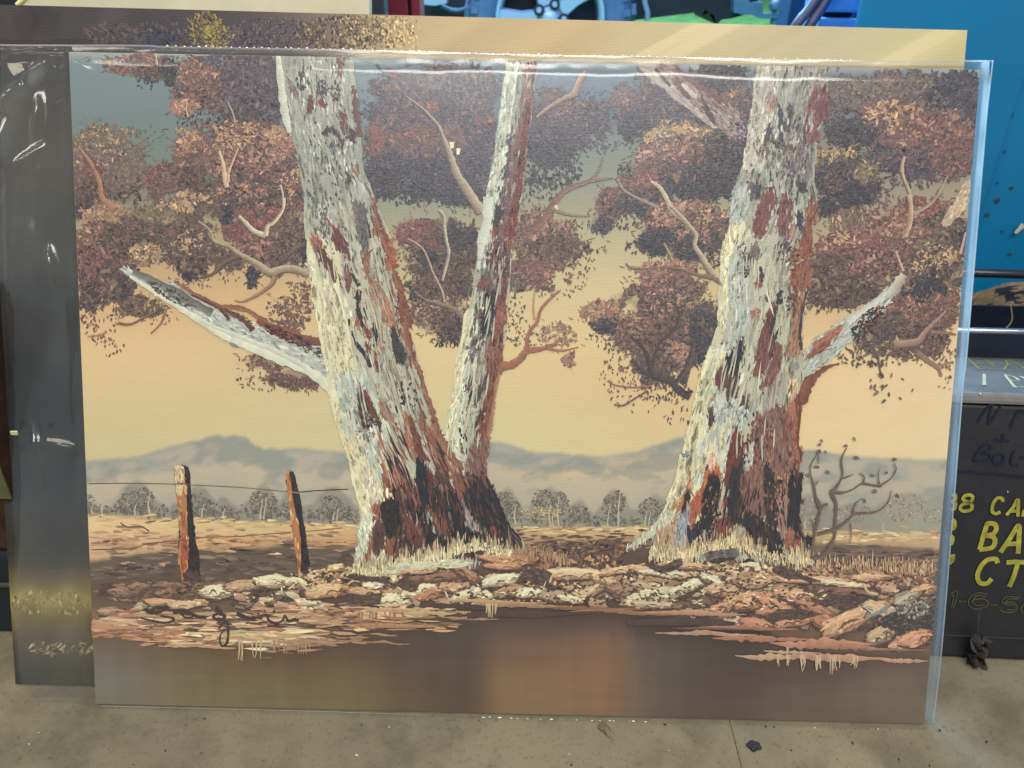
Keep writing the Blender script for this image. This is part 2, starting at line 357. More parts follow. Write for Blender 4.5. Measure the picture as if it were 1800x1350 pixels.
# colour turns paler toward the top edge
B = over(B, sstep(0.985, 1.0, vv)*0.35, (196, 196, 184))
M_BOARD = material('canvas_board_edge', (176, 164, 140), 0.8, var=0.15, scale=60)
bm = bmesh.new(); box(bm, (-PW/2, 0, -0.0042), (PW/2, PH, -0.0002))
from_bm('board', bm, M_BOARD, painting)

# palettes (the pigments in the picture)
RUST = [(128, 93, 85), (114, 83, 77), (141, 104, 93), (105, 76, 72)]
RUSTL = [(164, 125, 107), (154, 116, 102), (177, 141, 119)]
REDD = [(125, 81, 78), (112, 71, 70), (137, 89, 84)]
DARK = [(66, 58, 65), (55, 50, 59), (79, 70, 73)]
NAVY = [(71, 67, 75), (81, 76, 81), (62, 59, 68)]
PURP = [(95, 81, 91), (84, 72, 84), (107, 91, 100), (76, 68, 82)]
BRWN = [(101, 83, 75), (87, 71, 68), (112, 94, 84)]
TANL = [(181, 148, 114), (166, 133, 104), (192, 160, 127)]
OLIV = [(121, 107, 86), (134, 118, 96), (109, 94, 77)]
GREY = [(112, 100, 96), (98, 87, 86), (125, 111, 103)]
CREAM = [(226, 208, 164), (214, 192, 146), (232, 218, 178)]

# ---- far trees, field, fence
L_far = Layer(); CUR[0] = L_far
x = rng.uniform(156, 640, 420); y = np.interp(x, [150, 640], [898, 912])+rng.normal(0, 6, 420); dabs(x, y, rng.uniform(0, 3.1, 420), 7, 4, tint([(116, 112, 101), (128, 122, 109), (108, 104, 95)], 420, .05))
x = rng.uniform(870, 1180, 300); y = np.interp(x, [870, 1180], [914, 922])+rng.normal(0, 6, 300); dabs(x, y, rng.uniform(0, 3.1, 300), 7, 4, tint([(118, 114, 102), (130, 124, 110), (110, 106, 96)], 300, .05))
for cx, cy, rx, ry in [(150, 885, 16, 18), (228, 884, 22, 20), (250, 880, 20, 22), (345, 888, 24, 20), (366, 894, 16, 14), (395, 900, 18, 11), (452, 884, 16, 20), (470, 888, 16, 20), (505, 898, 18, 13), (580, 893, 20, 20), (602, 900, 16, 13), (884, 888, 16, 24), (902, 896, 12, 14), (952, 884, 20, 20), (980, 890, 18, 22), (1015, 905, 18, 13), (1070, 895, 14, 20), (1086, 886, 12, 20), (1140, 898, 20, 18), (1172, 904, 16, 14)]:
    scat(cx, cy, rx, ry, int(rx*ry*0.42), [(106, 101, 91), (118, 112, 100), (98, 94, 86), (126, 118, 104)], 4, 2.6)
    scat(cx-4, cy-4, rx*.8, ry*.7, int(rx*ry*0.06), [(160, 150, 128), (146, 137, 118)], 4, 2.2)
scat(950, 905, 36, 12, 110, [(196, 168, 130), (176, 152, 120)], 6, 2, 0, .4)
for cx, cy, rx, ry in [(1420, 905, 26, 26), (1500, 910, 34, 16), (1590, 900, 40, 26), (1640, 915, 20, 16)]: scat(cx, cy, rx, ry, int(rx*ry*.16), [(150, 142, 128), (166, 150, 134), (138, 130, 118), (176, 156, 138)], 4.5, 2.5)
for x, y0, y1, w in [(178, 876, 905, 4), (236, 886, 906, 3), (260, 868, 907, 4), (160, 888, 904, 3), (355, 886, 914, 3), (392, 895, 914, 2.5), (458, 880, 914, 3), (465, 876, 914, 2), (585, 900, 922, 2.5), (592, 895, 921, 2), (903, 893, 926, 3), (964, 890, 929, 3), (979, 876, 929, 2.5), (970, 900, 929, 2), (1086, 870, 932, 3), (1068, 895, 930, 2), (1133, 905, 935, 3), (1140, 905, 935, 2), (1413, 918, 936, 3), (1425, 912, 936, 3), (1550, 925, 942, 2.5)]:
    ribbon([(x+2, y0), (x-1, (y0+y1)/2), (x+rng.normal(0, 2), y1)], 1.2, w*1.25, (196, 182, 152), None)
def streaks(n, x0, x1, yf, spread, cols, ln=26, wd=3.5):
    x = rng.uniform(x0, x1, n); y = yf(x)+rng.normal(0, 1, n)*spread
    dabs(x, y, rng.normal(0.02, 0.07, n), ln, wd, tint(cols, n))
streaks(130, 160, 640, lambda x: np.interp(x, [150, 640], [908, 930]), 3, [(220, 188, 136), (206, 172, 122), (228, 200, 152)], 20, 3)
streaks(120, 160, 640, lambda x: np.interp(x, [150, 640], [938, 948]), 12, [(204, 166, 122), (186, 146, 108), (214, 182, 134), (150, 126, 100)], 26, 4)
streaks(90, 160, 420, lambda x: 960+x*0, 10, [(200, 158, 122), (180, 140, 112), (150, 120, 98)], 26, 5)
streaks(60, 340, 640, lambda x: 955+x*0, 5, [(206, 158, 114), (190, 146, 108)], 36, 5)
streaks(200, 165, 640, lambda x: np.interp(x, [150, 640], [1005, 985]), 14, [(98, 84, 72), (112, 96, 82), (86, 72, 62), (124, 106, 88)], 28, 5)
streaks(90, 880, 1140, lambda x: 935+x*0, 3, [(224, 196, 148), (206, 176, 128), (188, 152, 114)], 24, 3.5); streaks(110, 890, 1140, lambda x: 957+x*0, 8, [(112, 88, 74), (164, 126, 98), (88, 70, 62)], 22, 4)
streaks(110, 1430, 1655, lambda x: 950+x*0, 6, [(220, 194, 150), (206, 176, 134), (190, 156, 122)], 20, 3.5); streaks(130, 1430, 1655, lambda x: 985+x*0, 9, [(112, 94, 82), (128, 106, 92), (98, 80, 72)], 26, 5)
for o, pts, c in [((130, 800), [(360, 535), (420, 570), (520, 565), (590, 605)], (112, 92, 76)), ((130, 800), [(570, 530), (640, 525)], (120, 100, 84))]: ribbon(cp(*o, pts), 2, 3, c)
scat(1015, 972, 90, 16, 260, [(92, 72, 62), (120, 92, 76), (150, 112, 86), (76, 62, 56)], 9, 4, 0, .5); scat(930, 985, 50, 22, 200, [(178, 136, 104), (150, 112, 88), (196, 156, 118), (120, 90, 74)], 9, 5, .3, .7); scat(1040, 998, 60, 18, 220, [(80, 64, 58), (104, 80, 68), (186, 146, 108)], 7, 4)
L_fence = Layer(); CUR[0] = L_fence
def post(lf, md, rt, cuts):
    poly(lf+rt[::-1], (50, 40, 38), .6, 2, cols=[(46, 38, 38), (60, 48, 44), (38, 34, 36)], ang=1.5)
    poly(lf+md[::-1], (180, 122, 80), .6, 2, cols=cuts, ang=1.5, ln=16, wd=3.5)
post(cp(130, 800, [(800, 105), (790, 170), (800, 300), (820, 450), (830, 620), (820, 760), (830, 880), (850, 1000)]), cp(130, 800, [(862, 95), (866, 200), (880, 320), (890, 470), (890, 640), (895, 800), (890, 900), (860, 1000)]), cp(130, 800, [(890, 92), (915, 200), (925, 380), (945, 560), (960, 700), (985, 800), (990, 920), (985, 1090)]), [(196, 142, 96), (176, 110, 70), (150, 88, 60), (206, 164, 118)])
poly(cp(130, 800, [(800, 100), (855, 95), (860, 200), (845, 320), (805, 310), (792, 190)]), (214, 190, 146), .6, ang=1.5); poly(cp(130, 800, [(860, 940), (980, 930), (985, 1090), (900, 1090)]), (84, 64, 54), 1); poly(cp(130, 800, [(905, 1080), (990, 1085), (1000, 1150), (930, 1140)]), (186, 114, 84), 1); poly(cp(130, 800, [(835, 650), (880, 640), (890, 840), (850, 920)]), (160, 88, 60), .8, ang=1.5)
post(cp(500, 800, [(10, 170), (10, 260), (30, 420), (60, 620), (80, 780), (100, 930)]), cp(500, 800, [(22, 150), (45, 260), (70, 420), (110, 600), (125, 780), (118, 930)]), cp(500, 800, [(65, 135), (85, 240), (125, 420), (155, 600), (180, 760), (198, 890)]), [(200, 140, 92), (180, 112, 68), (214, 168, 118), (160, 96, 60)])
for pts, c in (([(155, 850), (240, 850), (320, 852)], (112, 102, 90)), ([(332, 853), (420, 858), (503, 866)], (120, 112, 98)), ([(522, 867), (560, 864), (610, 862)], (60, 52, 48)), ([(160, 966), (230, 964), (260, 956), (310, 951), (330, 950)], (128, 86, 66)), ([(340, 947), (370, 945), (420, 944), (470, 940), (510, 937)], (150, 92, 66)), ([(535, 936), (560, 934), (600, 930)], (150, 96, 70)), ([(310, 849), (332, 853)], (130, 70, 50)), ([(503, 866), (524, 868)], (170, 130, 110))): ribbon(pts, 1.8, 1.8, c, None)

# ---- foliage
L_fol = Layer(); CUR[0] = L_fol
def clump(cx, cy, rx, ry, mid, dark=DARK, light=None, dens=1.0, lfrac=0.12, dfrac=0.3, size=5.0, soft=0.2, gap=0.40, ang=None):
    global B
    if dens > .55:                          # thin wash under the touches of leaf
        i0, i1 = np.searchsorted(-Y[:, NX//2], [-(cy+ry*1.6+45), -(cy-ry*1.6-45)]); j0, j1 = np.searchsorted(X[NY//2], [cx-rx*1.6-30, cx+rx*1.6+30])
        w_ = (slice(i0, i1), slice(j0, j1)); x_, y_ = X[w_], Y[w_]
        d = np.hypot((x_-cx)/rx, (y_-cy)/ry)+0.9*(fbm(x_, y_, 40, int(cx) % 40)-.5)+0.5*(fbm(x_, y_, 11, int(cy) % 40)-.5)
        pc = np.mean(mid, 0)*.6+np.mean(dark, 0)*.4
        B[w_] = over(B[w_], (1-sstep(.40, 1.0, d))*.74*min(dens, 1), pc)
    rx, ry = rx*1.09, ry*1.09
    A = math.pi*rx*ry; n = int(A/(size*size*0.55)*1.25*dens)
    m = int(n/9); r = np.sqrt(rng.random(m))*.92; t = rng.uniform(0, 2*np.pi, m); x = cx+rx*r*np.cos(t); y = cy+ry*r*np.sin(t); k = fbm(x, y, 34, int(cx+cy) % 50) > gap-.08
    dabs(x[k], y[k], rng.uniform(0, np.pi, k.sum()), size*2.8, size*1.7, tint([np.mean(mid, 0)*.7+np.mean(dark, 0)*.3, np.mean(mid, 0)*.45+np.mean(dark, 0)*.55], k.sum(), .06))
    m = int(n*.13); t = rng.uniform(0, 2*np.pi, m); r = rng.uniform(.72, 1.22, m)*(1+.2*np.sin(3*t+cx)+.12*np.sin(5*t+cy*1.7)); x = cx+rx*r*np.cos(t); y = cy+ry*r*np.sin(t)
    air = np.array((196, 168, 132)) if cy > 400 else np.array((128, 128, 122))
    dabs(x, y, np.arctan2(ry*np.sin(t), rx*np.cos(t))+rng.normal(0, .55, m), size*1.9, size*.42, tint([np.mean(mid, 0)*.62+air*.38, np.mean(mid, 0)*.8+air*.2], m, .07))
    for stage, (pal, fr) in enumerate(((dark, dfrac+0.25), (mid, 0.9), (dark, dfrac*0.6), (light or mid, lfrac*1.6))):
        m = int(n*fr)
        r = np.sqrt(rng.random(m))*(1+soft*rng.normal(0, 0.6, m)); t = rng.uniform(0, 2*np.pi, m)
        x = cx+rx*r*np.cos(t); y = cy+ry*r*np.sin(t)
        ed = 0.24*np.sin(3*t+cx)+0.16*np.sin(5*t+cy*1.7)+0.1*np.sin(9*t+cx*.3)
        nz = fbm(x, y, 34, int(cx+cy) % 50)
        keep = (r < 1+ed*0.8+rng.normal(0, 0.07, m)) & (nz > gap-0.13*(1-r)-0.03)
        h = (x-cx)/rx*0.45+(y-cy)/ry*0.9
        nz2 = fbm(x, y, 17, int(cx*3+cy) % 60+60)
        if stage in (0,): keep &= (rng.random(m) < 0.95)
        if stage == 2: keep &= (h+0.9*(nz2-0.5)*2 > 0.12)
        if stage == 3: keep &= (h+0.8*(nz2-0.5)*2 < -0.05)
        x, y, r = x[keep], y[keep], r[keep]; k = len(x)
        a = rng.uniform(0, np.pi, k) if ang is None else ang+rng.normal(0, 0.5, k)
        sz = size*np.clip(rng.lognormal(-.08, .38, k), .45, 2.1)*np.where(r > 0.9, 0.75, 1)
        dabs(x, y, a, sz*1.35, sz*0.58, tint(pal, k, 0.09))
def drops(cx, cy, rx, ry, n, pal, size=5): scat(cx, cy, rx, ry, n, pal, size*1.3, size*0.55, math.pi/2, 0.6)
# behind the trunks, upper left
clump(235, 112, 70, 16, RUST, GREY, RUSTL, 0.55, gap=.45); scat(222, 126, 26, 8, 60, RUST, 5, 3)
clump(255, 128, 28, 14, BRWN, DARK, RUST, 0.8); drops(250, 148, 14, 14, 16, DARK)
clump(415, 140, 85, 62, PURP, NAVY, GREY, 1.0, dfrac=.42); clump(440, 190, 55, 38, PURP, DARK, GREY, .9); drops(385, 205, 70, 18, 90, DARK, 5)
clump(340, 150, 45, 45, RUST, DARK, RUSTL, 0.95, lfrac=.2, size=6); clump(318, 190, 24, 14, RUSTL, RUST, RUSTL, 1.2); clump(338, 135, 30, 24, RUST, BRWN, RUSTL, .8)
clump(292, 125, 14, 26, DARK, NAVY, PURP, .8); drops(340, 212, 60, 10, 30, DARK)
clump(185, 265, 66, 46, OLIV, GREY, TANL, 0.7, lfrac=.1, size=4.2, gap=.38); clump(175, 300, 62, 40, GREY, RUST, TANL, .7, size=4.4); clump(150, 320, 30, 40, RUST, BRWN, RUST, .8, size=4.5)
clump(232, 300, 24, 30, OLIV, GREY, OLIV, .6, size=4)
clump(435, 265, 120, 48, RUST, DARK, TANL, 1.1, lfrac=.32, size=5.6); clump(470, 300, 100, 48, RUST, DARK, RUSTL, 1.1, lfrac=.2); clump(335, 275, 38, 40, RUST, BRWN, RUSTL, 1.0, lfrac=.2)
clump(320, 240, 26, 18, TANL, RUST, TANL, .4, gap=.5); clump(500, 245, 38, 24, RUSTL, RUST, TANL, 1.0, lfrac=.3); clump(540, 270, 28, 40, BRWN, DARK, OLIV, .9)
clump(285, 320, 38, 32, RUST, BRWN, RUST, 1.0); clump(330, 322, 40, 26, BRWN, DARK, RUST, 1.0, dfrac=.5)
clump(212, 335, 34, 24, OLIV, [(60, 58, 52), (72, 66, 56)], OLIV, .8, dfrac=.7); clump(160, 350, 30, 26, BRWN, DARK, RUST, 1, dfrac=.6); clump(148, 368, 26, 14, DARK, NAVY, BRWN, 1.0)
clump(500, 345, 80, 45, RUST, DARK, TANL, 1.1, lfrac=.25); clump(430, 350, 60, 36, BRWN, DARK, RUSTL, 1.0, lfrac=.2)
clump(330, 372, 62, 34, BRWN, BRWN, TANL, 1.0, lfrac=.5, size=5.2); clump(190, 386, 52, 26, RUSTL, BRWN, TANL, 1.0, lfrac=.4, size=5.5); clump(250, 395, 40, 30, OLIV, BRWN, OLIV, .8)
clump(170, 430, 42, 40, RUST, BRWN, RUSTL, 1.0); clump(215, 425, 50, 45, BRWN, DARK, RUST, 1.1, dfrac=.4); clump(165, 480, 36, 46, RUST, DARK, RUST, 1.1, dfrac=.45); clump(205, 490, 30, 40, BRWN, DARK, RUST, 1.0, dfrac=.5)
clump(300, 430, 44, 36, BRWN, DARK, RUST, 1.0, dfrac=.4); clump(335, 445, 42, 42, BRWN, DARK, TANL, .9, lfrac=.15); clump(248, 448, 26, 18, TANL, BRWN, CREAM, 1.1, size=5.5)
clump(450, 405, 62, 40, REDD, BRWN, RUST, 1.2, dfrac=.2); clump(470, 440, 56, 30, RUST, DARK, RUSTL, 1.0); clump(520, 425, 40, 44, BRWN, DARK, OLIV, 1.0, dfrac=.55, lfrac=.2); clump(540, 450, 14, 20, DARK, NAVY, DARK, 1.2)
clump(395, 380, 12, 18, DARK, NAVY, DARK, 1.2); clump(441, 490, 12, 18, DARK, NAVY, DARK, 1.2); clump(390, 460, 36, 20, BRWN, BRWN, RUST, .6, gap=.48); clump(330, 488, 14, 9, DARK, NAVY, DARK, 1)
clump(160, 530, 36, 16, BRWN, DARK, BRWN, .6, gap=.46); clump(245, 540, 44, 18, BRWN, BRWN, RUST, .7, gap=.45); drops(170, 575, 40, 26, 60, RUST, 5); drops(190, 610, 26, 16, 22, RUST, 4.5); drops(320, 500, 60, 14, 40, BRWN, 4); drops(280, 560, 40, 12, 20, RUST, 4)
clump(505, 530, 40, 62, RUST, BRWN, TANL, .34, size=4.2, gap=.46); drops(420, 490, 70, 12, 30, BRWN, 4)
clump(520, 665, 52, 22, RUST, BRWN, RUST, .85, size=4.8, gap=.42); clump(460, 640, 46, 14, RUST, BRWN, RUSTL, .6, gap=.46); drops(480, 672, 70, 18, 50, BRWN, 5)
# between the trunks
clump(690, 170, 50, 40, PURP, NAVY, RUST, .7, gap=.46); clump(740, 235, 100, 88, PURP, NAVY, RUST, 1.15, dfrac=.35, lfrac=.10, size=4.6); clump(800, 160, 70, 46, PURP, NAVY, GREY, 1.0, dfrac=.5, size=4.6); clump(820, 250, 46, 90, PURP, NAVY, GREY, 1.0, size=4.6)
clump(745, 250, 66, 30, RUST, PURP, REDD, .6, gap=.45); clump(650, 250, 20, 24, REDD, RUST, REDD, .9); clump(705, 130, 28, 10, REDD, PURP, RUST, .5); clump(755, 192, 12, 12, REDD, RUST, REDD, .8); clump(845, 215, 12, 12, REDD, RUST, REDD, .8)
clump(680, 310, 50, 36, NAVY, DARK, PURP, 1.1, dfrac=.5); clump(760, 320, 60, 34, NAVY, DARK, PURP, 1.1, dfrac=.5); clump(805, 345, 45, 22, NAVY, DARK, PURP, .8); drops(740, 352, 90, 12, 80, NAVY, 6)
clump(955, 195, 48, 36, PURP, RUST, GREY, .8, gap=.43, size=4.4); clump(985, 225, 66, 46, PURP, NAVY, RUST, 1.0, size=4.4); clump(960, 262, 46, 34, NAVY, DARK, PURP, 1.1, dfrac=.5, size=4.6); clump(1045, 215, 36, 34, PURP, NAVY, GREY, .6, gap=.46, size=4.2)
drops(960, 310, 60, 24, 170, NAVY, 6.5); drops(940, 340, 50, 20, 60, NAVY, 5); drops(1060, 262, 20, 12, 20, PURP, 4)
clump(755, 420, 60, 36, REDD, BRWN, RUST, .9, gap=.42); clump(775, 455, 62, 48, BRWN, DARK, REDD, 1.15, dfrac=.45, lfrac=.2); clump(800, 420, 36, 26, NAVY, DARK, PURP, .9); clump(745, 455, 20, 14, NAVY, DARK, NAVY, 1.1); clump(750, 515, 46, 22, DARK, NAVY, BRWN, .9)
clump(785, 505, 50, 26, BRWN, DARK, RUST, 1.0); clump(770, 560, 52, 36, BRWN, BRWN, RUSTL, .75, gap=.44, lfrac=.2); clump(790, 575, 32, 30, BRWN, DARK, RUST, .9, dfrac=.5); drops(790, 600, 34, 16, 46, DARK, 5); drops(715, 480, 22, 70, 60, BRWN, 4.5); clump(720, 410, 26, 20, REDD, RUST, RUSTL, .6, gap=.46); drops(735, 560, 22, 30, 40, RUST, 4.5)
clump(950, 420, 60, 44, RUST, BRWN, RUSTL, .75, gap=.42, lfrac=.2, ang=math.pi/2); clump(970, 445, 62, 26, BRWN, DARK, RUST, .55, gap=.47, ang=math.pi/2); clump(925, 480, 34, 24, RUST, BRWN, RUST, .95); clump(905, 500, 22, 16, GREY, DARK, BRWN, .8); clump(960, 490, 46, 26, RUST, RUST, RUSTL, .5, gap=.47); drops(1010, 470, 34, 40, 60, RUST, 4.5); drops(900, 560, 22, 50, 70, BRWN, 4.5); drops(925, 600, 30, 24, 36, BRWN, 4); drops(970, 520, 36, 12, 24, GREY, 4)
clump(975, 595, 34, 22, RUSTL, RUST, TANL, .28, size=4, gap=.48); clump(997, 636, 10, 15, RUSTL, RUST, RUSTL, .6)
# around the right trunk
clump(1130, 190, 58, 52, PURP, NAVY, RUST, 1.05, size=4.6); clump(1090, 175, 18, 12, RUST, PURP, RUST, .7); clump(1125, 228, 40, 28, NAVY, DARK, PURP, 1.1, dfrac=.5); clump(1190, 220, 56, 40, PURP, NAVY, GREY, 1.0); clump(1255, 150, 54, 34, NAVY, DARK, PURP, 1.0, dfrac=.5); clump(1280, 185, 36, 30, RUST, PURP, RUSTL, .8); clump(1300, 230, 22, 60, PURP, NAVY, RUST, 1.0)
clump(1195, 250, 70, 30, OLIV, NAVY, TANL, 1.0, lfrac=.45); clump(1205, 285, 84, 42, RUST, NAVY, RUSTL, 1.15, lfrac=.22, dfrac=.4); clump(1135, 285, 24, 30, RUST, PURP, RUSTL, 1.0, lfrac=.3); clump(1270, 300, 40, 54, NAVY, DARK, BRWN, 1.1, dfrac=.5); clump(1215, 330, 70, 30, NAVY, DARK, RUST, 1.1, dfrac=.5); clump(1130, 325, 26, 20, REDD, RUST, RUSTL, 1.0); clump(1100, 330, 24, 18, RUST, PURP, RUST, .6, gap=.46); drops(1092, 308, 14, 12, 22, NAVY, 5)
clump(1075, 362, 34, 26, RUST, NAVY, RUST, .9, gap=.42); clump(1130, 362, 50, 24, NAVY, DARK, RUST, 1.0, dfrac=.5); clump(1052, 398, 22, 16, NAVY, PURP, RUST, .7, gap=.46); drops(1075, 395, 60, 12, 50, NAVY, 5)
clump(1195, 392, 66, 34, RUST, BRWN, RUSTL, 1.2, lfrac=.32, size=5.6); clump(1245, 395, 32, 30, RUST, NAVY, TANL, 1.1, lfrac=.4); clump(1225, 425, 56, 26, BRWN, NAVY, RUSTL, 1.0, lfrac=.2); clump(1148, 432, 30, 24, NAVY, DARK, NAVY, 1.3); clump(1205, 445, 26, 22, NAVY, DARK, BRWN, 1.1); drops(1250, 460, 14, 16, 36, NAVY, 5.5); drops(1108, 440, 18, 14, 16, NAVY, 6)
clump(1165, 482, 52, 18, RUSTL, RUST, TANL, .7, gap=.44); clump(1180, 505, 60, 30, RUST, BRWN, RUSTL, .9); clump(1150, 535, 64, 36, RUST, NAVY, RUSTL, 1.15, dfrac=.4); clump(1195, 560, 58, 46, BRWN, NAVY, RUSTL, 1.2, dfrac=.4, lfrac=.18); clump(1055, 555, 36, 20, RUSTL, RUST, TANL, .7, ang=math.pi/2, gap=.44); clump(1070, 578, 36, 14, NAVY, DARK, BRWN, .9, gap=.44); clump(1120, 595, 44, 34, RUST, BRWN, RUSTL, 1.0); clump(1175, 615, 60, 44, BRWN, NAVY, RUST, 1.2, dfrac=.45); clump(1235, 600, 26, 46, NAVY, DARK, BRWN, 1.1); clump(1190, 625, 22, 16, RUSTL, RUST, RUSTL, .9); clump(1150, 655, 40, 26, BRWN, NAVY, RUST, 1.0)
drops(1085, 625, 30, 30, 60, BRWN, 5); drops(1170, 690, 44, 26, 90, BRWN, 5); drops(1075, 670, 26, 26, 34, RUST, 4.5); drops(1120, 700, 50, 30, 40, RUST, 4.5); drops(1190, 735, 26, 20, 14, BRWN, 5); drops(1050, 600, 22, 14, 16, NAVY, 4)
# right of the right trunk
clump(1655, 182, 62, 44, NAVY, [(74, 70, 84), (62, 60, 76)], PURP, 1.2, size=6.5, dfrac=.3, lfrac=.08, gap=.30); clump(1690, 200, 30, 60, NAVY, NAVY, PURP, 1.1, size=7, gap=.3)
clump(1570, 165, 70, 34, GREY, PURP, RUST, 1.0, gap=.36); clump(1490, 185, 50, 44, GREY, PURP, GREY, .95, gap=.38); clump(1560, 225, 62, 42, RUST, PURP, TANL, 1.2, lfrac=.26, size=5.4); clump(1640, 245, 72, 40, RUST, PURP, RUSTL, 1.2, lfrac=.12, dfrac=.25); clump(1490, 235, 44, 34, NAVY, DARK, PURP, 1.0, dfrac=.45); clump(1535, 285, 36, 22, NAVY, DARK, PURP, 1.0); clump(1600, 295, 66, 24, PURP, NAVY, RUST, 1.1, dfrac=.35); clump(1672, 285, 40, 34, RUST, PURP, RUST, 1.0); drops(1610, 325, 60, 14, 70, PURP, 5)
clump(1455, 288, 50, 22, OLIV, DARK, TANL, 1.0, lfrac=.4); clump(1478, 338, 56, 42, DARK, NAVY, BRWN, 1.3, dfrac=.45, lfrac=.22); clump(1462, 375, 26, 14, DARK, NAVY, DARK, .7); clump(1520, 310, 24, 20, OLIV, BRWN, TANL, .7)
clump(1500, 400, 46, 26, OLIV, RUST, TANL, .6, gap=.46, ang=math.pi/2); clump(1600, 395, 70, 40, REDD, RUST, RUSTL, .85, gap=.42); clump(1585, 430, 84, 40, RUST, BRWN, RUSTL, 1.15, lfrac=.22); clump(1490, 440, 58, 26, RUST, REDD, TANL, .95, lfrac=.2); clump(1650, 430, 46, 48, BRWN, DARK, OLIV, 1.15, dfrac=.4, lfrac=.2); clump(1470, 475, 60, 22, BRWN, NAVY, RUST, 1.1); clump(1640, 480, 56, 40, BRWN, DARK, TANL, 1.1, lfrac=.25); clump(1545, 480, 56, 36, RUST, DARK, RUSTL, 1.1); clump(1490, 520, 84, 26, BRWN, DARK, OLIV, 1.2, dfrac=.5); clump(1610, 520, 46, 26, NAVY, DARK, BRWN, 1.1)
drops(1480, 546, 80, 10, 80, BRWN, 5)
clump(1590, 560, 66, 34, RUST, BRWN, RUSTL, 1.0); clump(1545, 590, 46, 40, BRWN, NAVY, GREY, 1.15, dfrac=.45); clump(1620, 600, 40, 26, BRWN, DARK, RUST, 1.0); clump(1600, 620, 60, 16, BRWN, BRWN, RUSTL, .7, gap=.44); drops(1530, 632, 70, 20, 110, BRWN, 5.5); drops(1640, 620, 36, 44, 90, RUST, 5); drops(1660, 660, 24, 34, 24, RUST, 4.5); drops(1560, 690, 40, 30, 10, BRWN, 6); clump(1655, 545, 28, 34, RUST, BRWN, RUSTL, .6, gap=.46)

B = np.clip(B, 0, 1)
Vb = np.stack([(uu-0.5)*PW, vv*PH, np.zeros_like(uu)], -1).reshape(-1, 3)
canvas = raw_mesh('canvas_face', Vb, grid_faces(NX, NY), B.reshape(-1, 3), M_CANVAS, painting)
# ---- branches and twigs
L_br = Layer(); CUR[0] = L_br
BRL, BRD = (214, 200, 168), (120, 96, 80)
def br(pts, w0, w1, c=BRL, c2=BRD, o=None, s=4.5):
    ribbon(cp(o[0], o[1], pts, s) if o else pts, w0, w1, c, c2, 0.08)
br([(150, 800), (250, 930), (320, 1080), (340, 1200), (440, 1300)], 4, 12, (178, 132, 104), (142, 104, 84), (100, 80))
br([(1265, 840), (1300, 960), (1310, 1060), (1330, 1130)], 5, 9, (222, 200, 168), (176, 140, 112), (100, 80)); br([(1415, 820), (1370, 930), (1340, 1010), (1335, 1090)], 3, 6, (214, 192, 162), (160, 126, 104), (100, 80))
br([(1330, 140), (1380, 190), (1450, 260), (1545, 300)], 5, 11, (226, 220, 190), (130, 112, 94), (120, 350)); br([(1690, 0), (1680, 90), (1610, 190), (1560, 220), (1545, 300)], 4, 9, (226, 214, 184), (150, 124, 100), (120, 350)); br([(1750, 1110), (1770, 1200), (1770, 1300), (1740, 1350)], 3, 5, (224, 204, 176), (150, 118, 96), (100, 80))
br([(1010, 180), (1100, 250), (1140, 340), (1250, 380), (1350, 450), (1480, 520), (1580, 590), (1690, 560), (1800, 570), (1880, 610)], [3, 5, 7, 10, 14, 13, 13], 0, (192, 176, 150), (116, 94, 78), (120, 350))
br([(960, 610), (1050, 625), (1150, 580), (1230, 500), (1340, 460)], 2, 8, (118, 98, 84), (98, 80, 68), (120, 350)); br([(1300, 805), (1370, 815), (1500, 750), (1590, 680), (1620, 620)], 2, 9, (170, 138, 106), (136, 106, 84), (120, 350))
br([(380, 980), (480, 990), (600, 930), (700, 880)], 5, 2, (140, 106, 88), (120, 90, 76), (120, 350)); br([(640, 1065), (720, 980), (760, 870)], 2, 4, (160, 120, 94), (140, 104, 84), (120, 350)); br([(140, 1085), (230, 1075), (290, 1050)], 2, 3, (180, 140, 108), None, (120, 350))
# long limb of the middle tree
br([(1155, 410), (1290, 510), (1350, 570), (1420, 650), (1470, 770), (1510, 870), (1560, 1020), (1620, 1120), (1700, 1240), (1760, 1340)], [2, 3, 4, 7, 11, 15, 17, 20], 0, (190, 174, 146), (110, 92, 84), (450, 80)); br([(925, 160), (1050, 320)], 5, 3, (86, 90, 100), None, (450, 80)); br([(1530, 830), (1525, 780)], 5, 9, (230, 220, 180), None, (450, 80)); br([(1575, 880), (1580, 830)], 5, 7, (226, 216, 180), None, (450, 80))
br([(300, 100), (340, 150), (345, 230), (360, 340), (380, 440), (350, 580), (330, 660)], [5, 6, 6, 6, 6, 4], 0, (208, 196, 170), (100, 82, 74), (700, 350)); br([(580, 170), (550, 270), (460, 350), (390, 400)], 4, 7, (92, 82, 78), (80, 70, 68), (700, 350)); br([(55, 325), (170, 400), (230, 520), (250, 580), (290, 660), (330, 740), (350, 830)], 3, 4, (206, 182, 152), (130, 100, 84), (700, 350)); br([(110, 740), (200, 810), (300, 840), (400, 870), (480, 930), (520, 1000)], 3, 11, (150, 132, 110), (112, 92, 80), (700, 350))
br([(620, 590), (720, 510), (840, 440), (920, 400), (960, 300), (1010, 230)], [5, 6, 9, 12, 11, 9], 0, (176, 150, 128), (112, 88, 82), (800, 80)); br([(1145, 900), (1110, 1010), (1040, 1090), (900, 1140), (800, 1210), (730, 1310), (690, 1360)], [2, 4, 7, 9, 12, 13], 0, (140, 116, 100), (116, 94, 84), (800, 80)); br([(1225, 1070), (1050, 1090)], 2, 6, (138, 116, 102), None, (800, 80))
